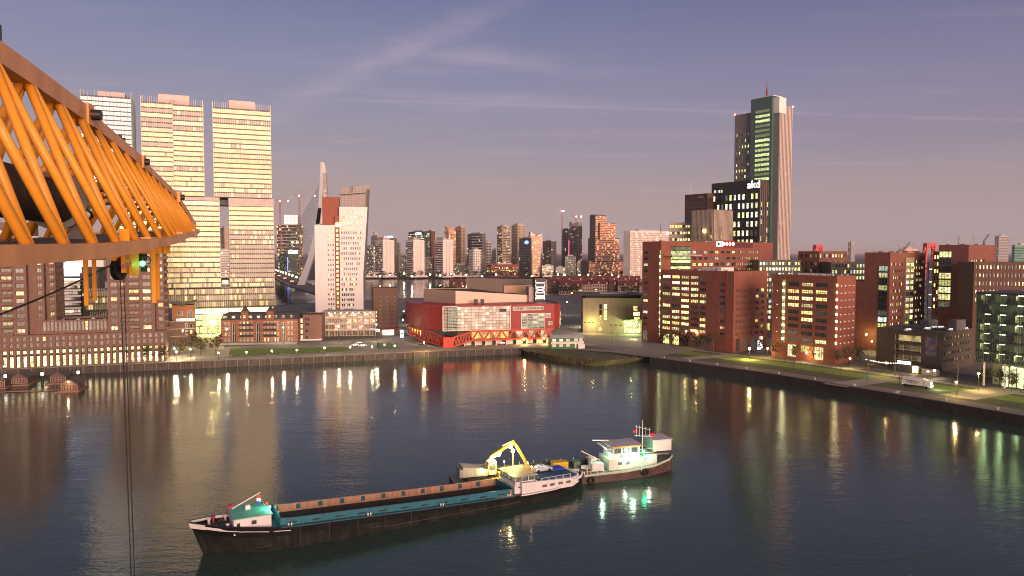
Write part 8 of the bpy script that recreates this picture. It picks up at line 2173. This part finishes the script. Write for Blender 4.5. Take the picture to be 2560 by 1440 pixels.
# white bollards along the right quay
bol = MB().tube((0, 0, 0), (0, 0, .5), .22, .17, 10).tube((0, 0, .5), (0, 0, .75), .33, .33, 10).mesh('bollard', pm('bollard_white', (.6, .56, .5), .6))
k = 0
for (p, q) in zip(QR[:4], QR[1:]):
    d_ = Vector((q[0] - p[0], q[1] - p[1])); n_ = Vector((d_.y, -d_.x)).normalized(); m_ = int(d_.length / 13)
    for i in range(m_):
        c = Vector(p) + d_ * ((i + .5) / m_) - n_ * 1.3
        o = put('bollard', bol, None, (c.x, c.y, 3.24)); tag(o, (names + ['nineteenth', 'twentieth', 'twenty first', 'twenty second', 'twenty third', 'twenty fourth'])[k] + ' white mooring bollard from the left along the office quay', 'bollard', 'white bollards on the office quay'); k += 1
# ladder on the quay wall
A = G(2237, 988, 2.5); ld = root('quay_ladder', 'pale steel ladder on the right quay wall', 'ladder', (*A, 0), WA)
for x in (0, .7): MB().box(x, x + .12, -.7, -.58, -.5, 4.1).build('rail', steelw, ld)
for i in range(9): MB().box(.12, .7, -.68, -.6, -.2 + i * .42, -.12 + i * .42).build('rung', steelw, ld)
# railing between lawn and tram line, post by post on one thing
fn = root('railing', 'low grey railing between the street and office bank lawn', 'railing', (*padd(QR[0], M_, 36.5), 3.0), WA)
mr_ = MB(); post = MB().box(-.04, .04, -.04, .04, 0, 1.0).mesh('post', polem)
for i in range(70): put('post', post, fn, (i * 2.6 - 8, 0, 0))
for z in (.5, .95): MB().box(-8, 172, -.03, .03, z, z + .05).build('rail', polem, fn)
# green site cabin and ramps on the pier
A = G(946, 872); gc = root('site_cabin', 'dark green site cabin with white poster on the pier quay', 'cabin', (*A, 3.03), UA)
MB().box(0, 6.2, 0, 2.6, 0, 2.9).build('wall', pm('site_green', (.018, .06, .03), .6), gc); MB().box(-.1, 6.3, -.1, 2.7, 2.9, 3.05).build('roof', pm('site_roof', (.3, .28, .26), .7), gc); MB().box(2.4, 3.6, -.05, -.01, 1.2, 2.4).build('poster', pm('poster_white', (.6, .6, .6), .6), gc); MB().box(6.5, 10, .2, 2.4, 0, 1.9).build('skip', pm('skip_green', (.02, .09, .04), .6), gc)
for i, (px, row) in enumerate(((1012, 862), (1040, 864))):
    A = G(px, row); o = root('ramp_wall', ('left', 'right')[i] + ' sloping concrete ramp wall on the plaza beside theatre', 'ramp', (*A, 3.02), rad(-35)); MB().hexa([(0, 0, 0), (14, 0, 0), (14, .6, 0), (0, .6, 0), (0, 0, 1.8), (14, 0, .2), (14, .6, .2), (0, .6, 1.8)]).build('wall', concrete, o); MB().box(0, 14, .62, .7, 0, 1.0).build('kerb', dark, o)
# terrace parasols and tables before the lit restaurant
for i in range(7):
    px = 268 + i * 17; A = G(px, 907.5 - i * .4); o = root('cafe_table', names[i] + ' small cafe table from the left before the red lit restaurant', 'table', (*A, 3.02), 0, 'cafe tables'); MB().tube((0, 0, 0), (0, 0, .75), .05, n=6).build('leg', dark, o); MB().tube((0, 0, .75), (0, 0, .8), .6, n=12).build('top', pm('table_red', (.3, .06, .04), .6), o)
    for s in (-1, 1): MB().box(s * .95 - .22, s * .95 + .22, -.22, .22, .4, .47).box(s * 1.15 - .03, s * 1.15 + .03, -.22, .22, .47, .95).build('chair', pm('chair_red', (.25, .05, .04), .6), o)
# roof clutter on the brick offices and theatre: antenna pairs, vents
# ---- plant and masts on the office roofs, cordage and gear on the boats
unit = MB().box(-1.2, 1.2, -.8, .8, 0, 1.3).box(-.9, -.2, -.82, -.8, .3, 1.0).box(.2, .9, -.82, -.8, .3, 1.0).mesh('roof_unit', pm('roof_unit_grey', (.33, .32, .31), .6, .2))
ventm = MB().tube((0, 0, 0), (0, 0, 1.1), .3, .3, 10).tube((0, 0, 1.1), (0, 0, 1.5), .5, .2, 10).mesh('roof_vent', pm('roof_vent_steel', (.4, .4, .4), .4, .6))
mastm = MB().tube((0, 0, 0), (0, 0, 5.5), .07, .03, 6).bar((-.8, 0, 4.4), (.8, 0, 4.4), .05, .05).bar((-.5, 0, 3.6), (.5, 0, 3.6), .05, .05).mesh('roof_antenna', polem)
def clutter(b, a0, a1, b0, b1, z, n):
    q = random.Random(int(a1 * 100))
    for i in range(n):
        me, nm = q.choice(((unit, 'roof_unit'), (unit, 'roof_unit'), (ventm, 'roof_vent'), (mastm, 'roof_antenna')))
        put(nm, me, b.o, (q.uniform(a0 + 2, a1 - 2), q.uniform(b0 + 2, b1 - 2), z), q.choice((0, math.pi / 2)))
clutter(A_, 0, s1, 0, D1, H1 - .7, 16); clutter(A_, s1, w1, 0, d1, HW - .7, 12); clutter(B_, 0, b1, 4, dB, HB - .7, 10)
clutter(E_, eS, e1, 0, dE, HE - .7, 10); clutter(F_, fS, f1, 0, dF, HF - .7, 12); clutter(Q_, 4, q1, 3, dq, HQ + .5, 8)
# davits on the tall roofs
dvm = MB().bar((0, 0, 0), (0, 0, 2.6), .25, .25).bar((0, 0, 2.6), (2.4, 0, 5.8), .2, .2).mesh('roof_davit', dark)
for b, x, y, z in ((E_, e1 - 2, dE * .5, HE - .6), (E_, e1 - 2, dE * .55, HE - .6), (F_, f1 - 2, dF * .7, HF - .6), (F_, f1 - 2, dF * .75, HF - .6)): put('roof_davit', dvm, b.o, (x, y, z), rad(60))
# barge: rails, ropes, tyres, hatch gear
rp = pm('rope_tan', (.28, .22, .14), .9)
for s in (-1, 1):
    for a in (13.2, 27, 41, 55.2): MB().tube((a, s * 4.3, sh(a)), (a, s * 4.3, sh(a) + .55), .14, n=8).tube((a + .5, s * 4.3, sh(a)), (a + .5, s * 4.3, sh(a) + .55), .14, n=8).build('deck_bollard', shipw, bg)
for a in range(15, 56, 5):                              # plate seams and frames showing through the shell
    MB().box(a, a + .07, -hwid(a) - .035, -hwid(a) + .05, .25, sh(a) - .15).build('plate_seam', pm('seam_rust', (.05, .035, .027), .8, var=.5, vs=2), bg)
for a0_, a1_, z in ((8, 30, 1.0), (30, 58, .75)): MB().hexa([(a0_, -hwid(a0_) - .04, z), (a1_, -hwid(a1_) - .04, z), (a1_, -hwid(a1_) + .1, z), (a0_, -hwid(a0_) + .1, z), (a0_, -hwid(a0_) - .04, z + .09), (a1_, -hwid(a1_) - .04, z + .09), (a1_, -hwid(a1_) + .1, z + .09), (a0_, -hwid(a0_) + .1, z + .09)]).build('rubbing_strake', MATS['seam_rust'], bg)
for a, y in ((1.9, -.8), (5.6, 3.0)):
    m = MB()
    for k in range(24):
        t0_, t1_ = k * .52, (k + 1) * .52; r_ = .42 + .02 * (k % 3)
        m.tube((a + r_ * math.cos(t0_), y + r_ * math.sin(t0_), sh(a) - .7 + k * .012), (a + r_ * math.cos(t1_), y + r_ * math.sin(t1_), sh(a) - .7 + (k + 1) * .012), .05, n=5)
    m.build('rope_coil', rp, bg)
for i in range(5): MB().box(63 + i * 1.7, 63.12 + i * 1.7, -4.08, -3.98, zs_ + 1.7, zs_ + 2.6).build('rail_post', shipw, bg)
MB().box(63, 70, -4.06, -4.0, zs_ + 2.55, zs_ + 2.62).build('rail_bar', shipw, bg)
for i in range(9): MB().box(20.5 + i * 1.5, 20.62 + i * 1.5, -4.4, -4.3, 1.62, 2.6).build('rail_post', steelw, dg)
MB().box(20.5, 33, -4.38, -4.32, 2.55, 2.62).build('rail_bar', steelw, dg)
for x, y, w_, d_, h_, c in ((18, 1.5, 2.2, 1.6, 1.0, (.25, .22, .16)), (20.2, -1.6, 1.2, 1.2, .8, (.3, .06, .04)), (28, 1.8, 1.6, 2, 1.3, (.12, .2, .16)), (15.5, 2, 1.8, 1.4, 1.5, (.3, .28, .22))):
    MB().box(x, x + w_, y, y + d_, 1.64, 1.64 + h_).build('deck_crate', pm('crate_%d' % int(x), c, .8), dg)
MB().tube((13.5, -3.4, 2.0), (30, -3.4, 2.0), .22, n=8).build('dredge_pipe', pm('pipe_rust', (.16, .09, .06), .8), dg)
# ================================================================== evening haze over the water and the city
hz_b = MB().box(-31000, 31000, -450, 49500, -1.5, 200)
hm8 = bpy.data.materials.new('evening_haze'); hm8.use_nodes = True
nt8 = hm8.node_tree; nt8.nodes.clear()
ho8 = nt8.nodes.new('ShaderNodeOutputMaterial'); pv8 = nt8.nodes.new('ShaderNodeVolumePrincipled')
pv8.inputs['Color'].default_value = (.92, .86, .88, 1); pv8.inputs['Density'].default_value = 4.5e-5; pv8.inputs['Anisotropy'].default_value = 0.0
nt8.links.new(pv8.outputs[0], ho8.inputs['Volume'])
tag(hz_b.build('haze', hm8), 'thin evening haze over water and city', 'haze', kind='stuff')
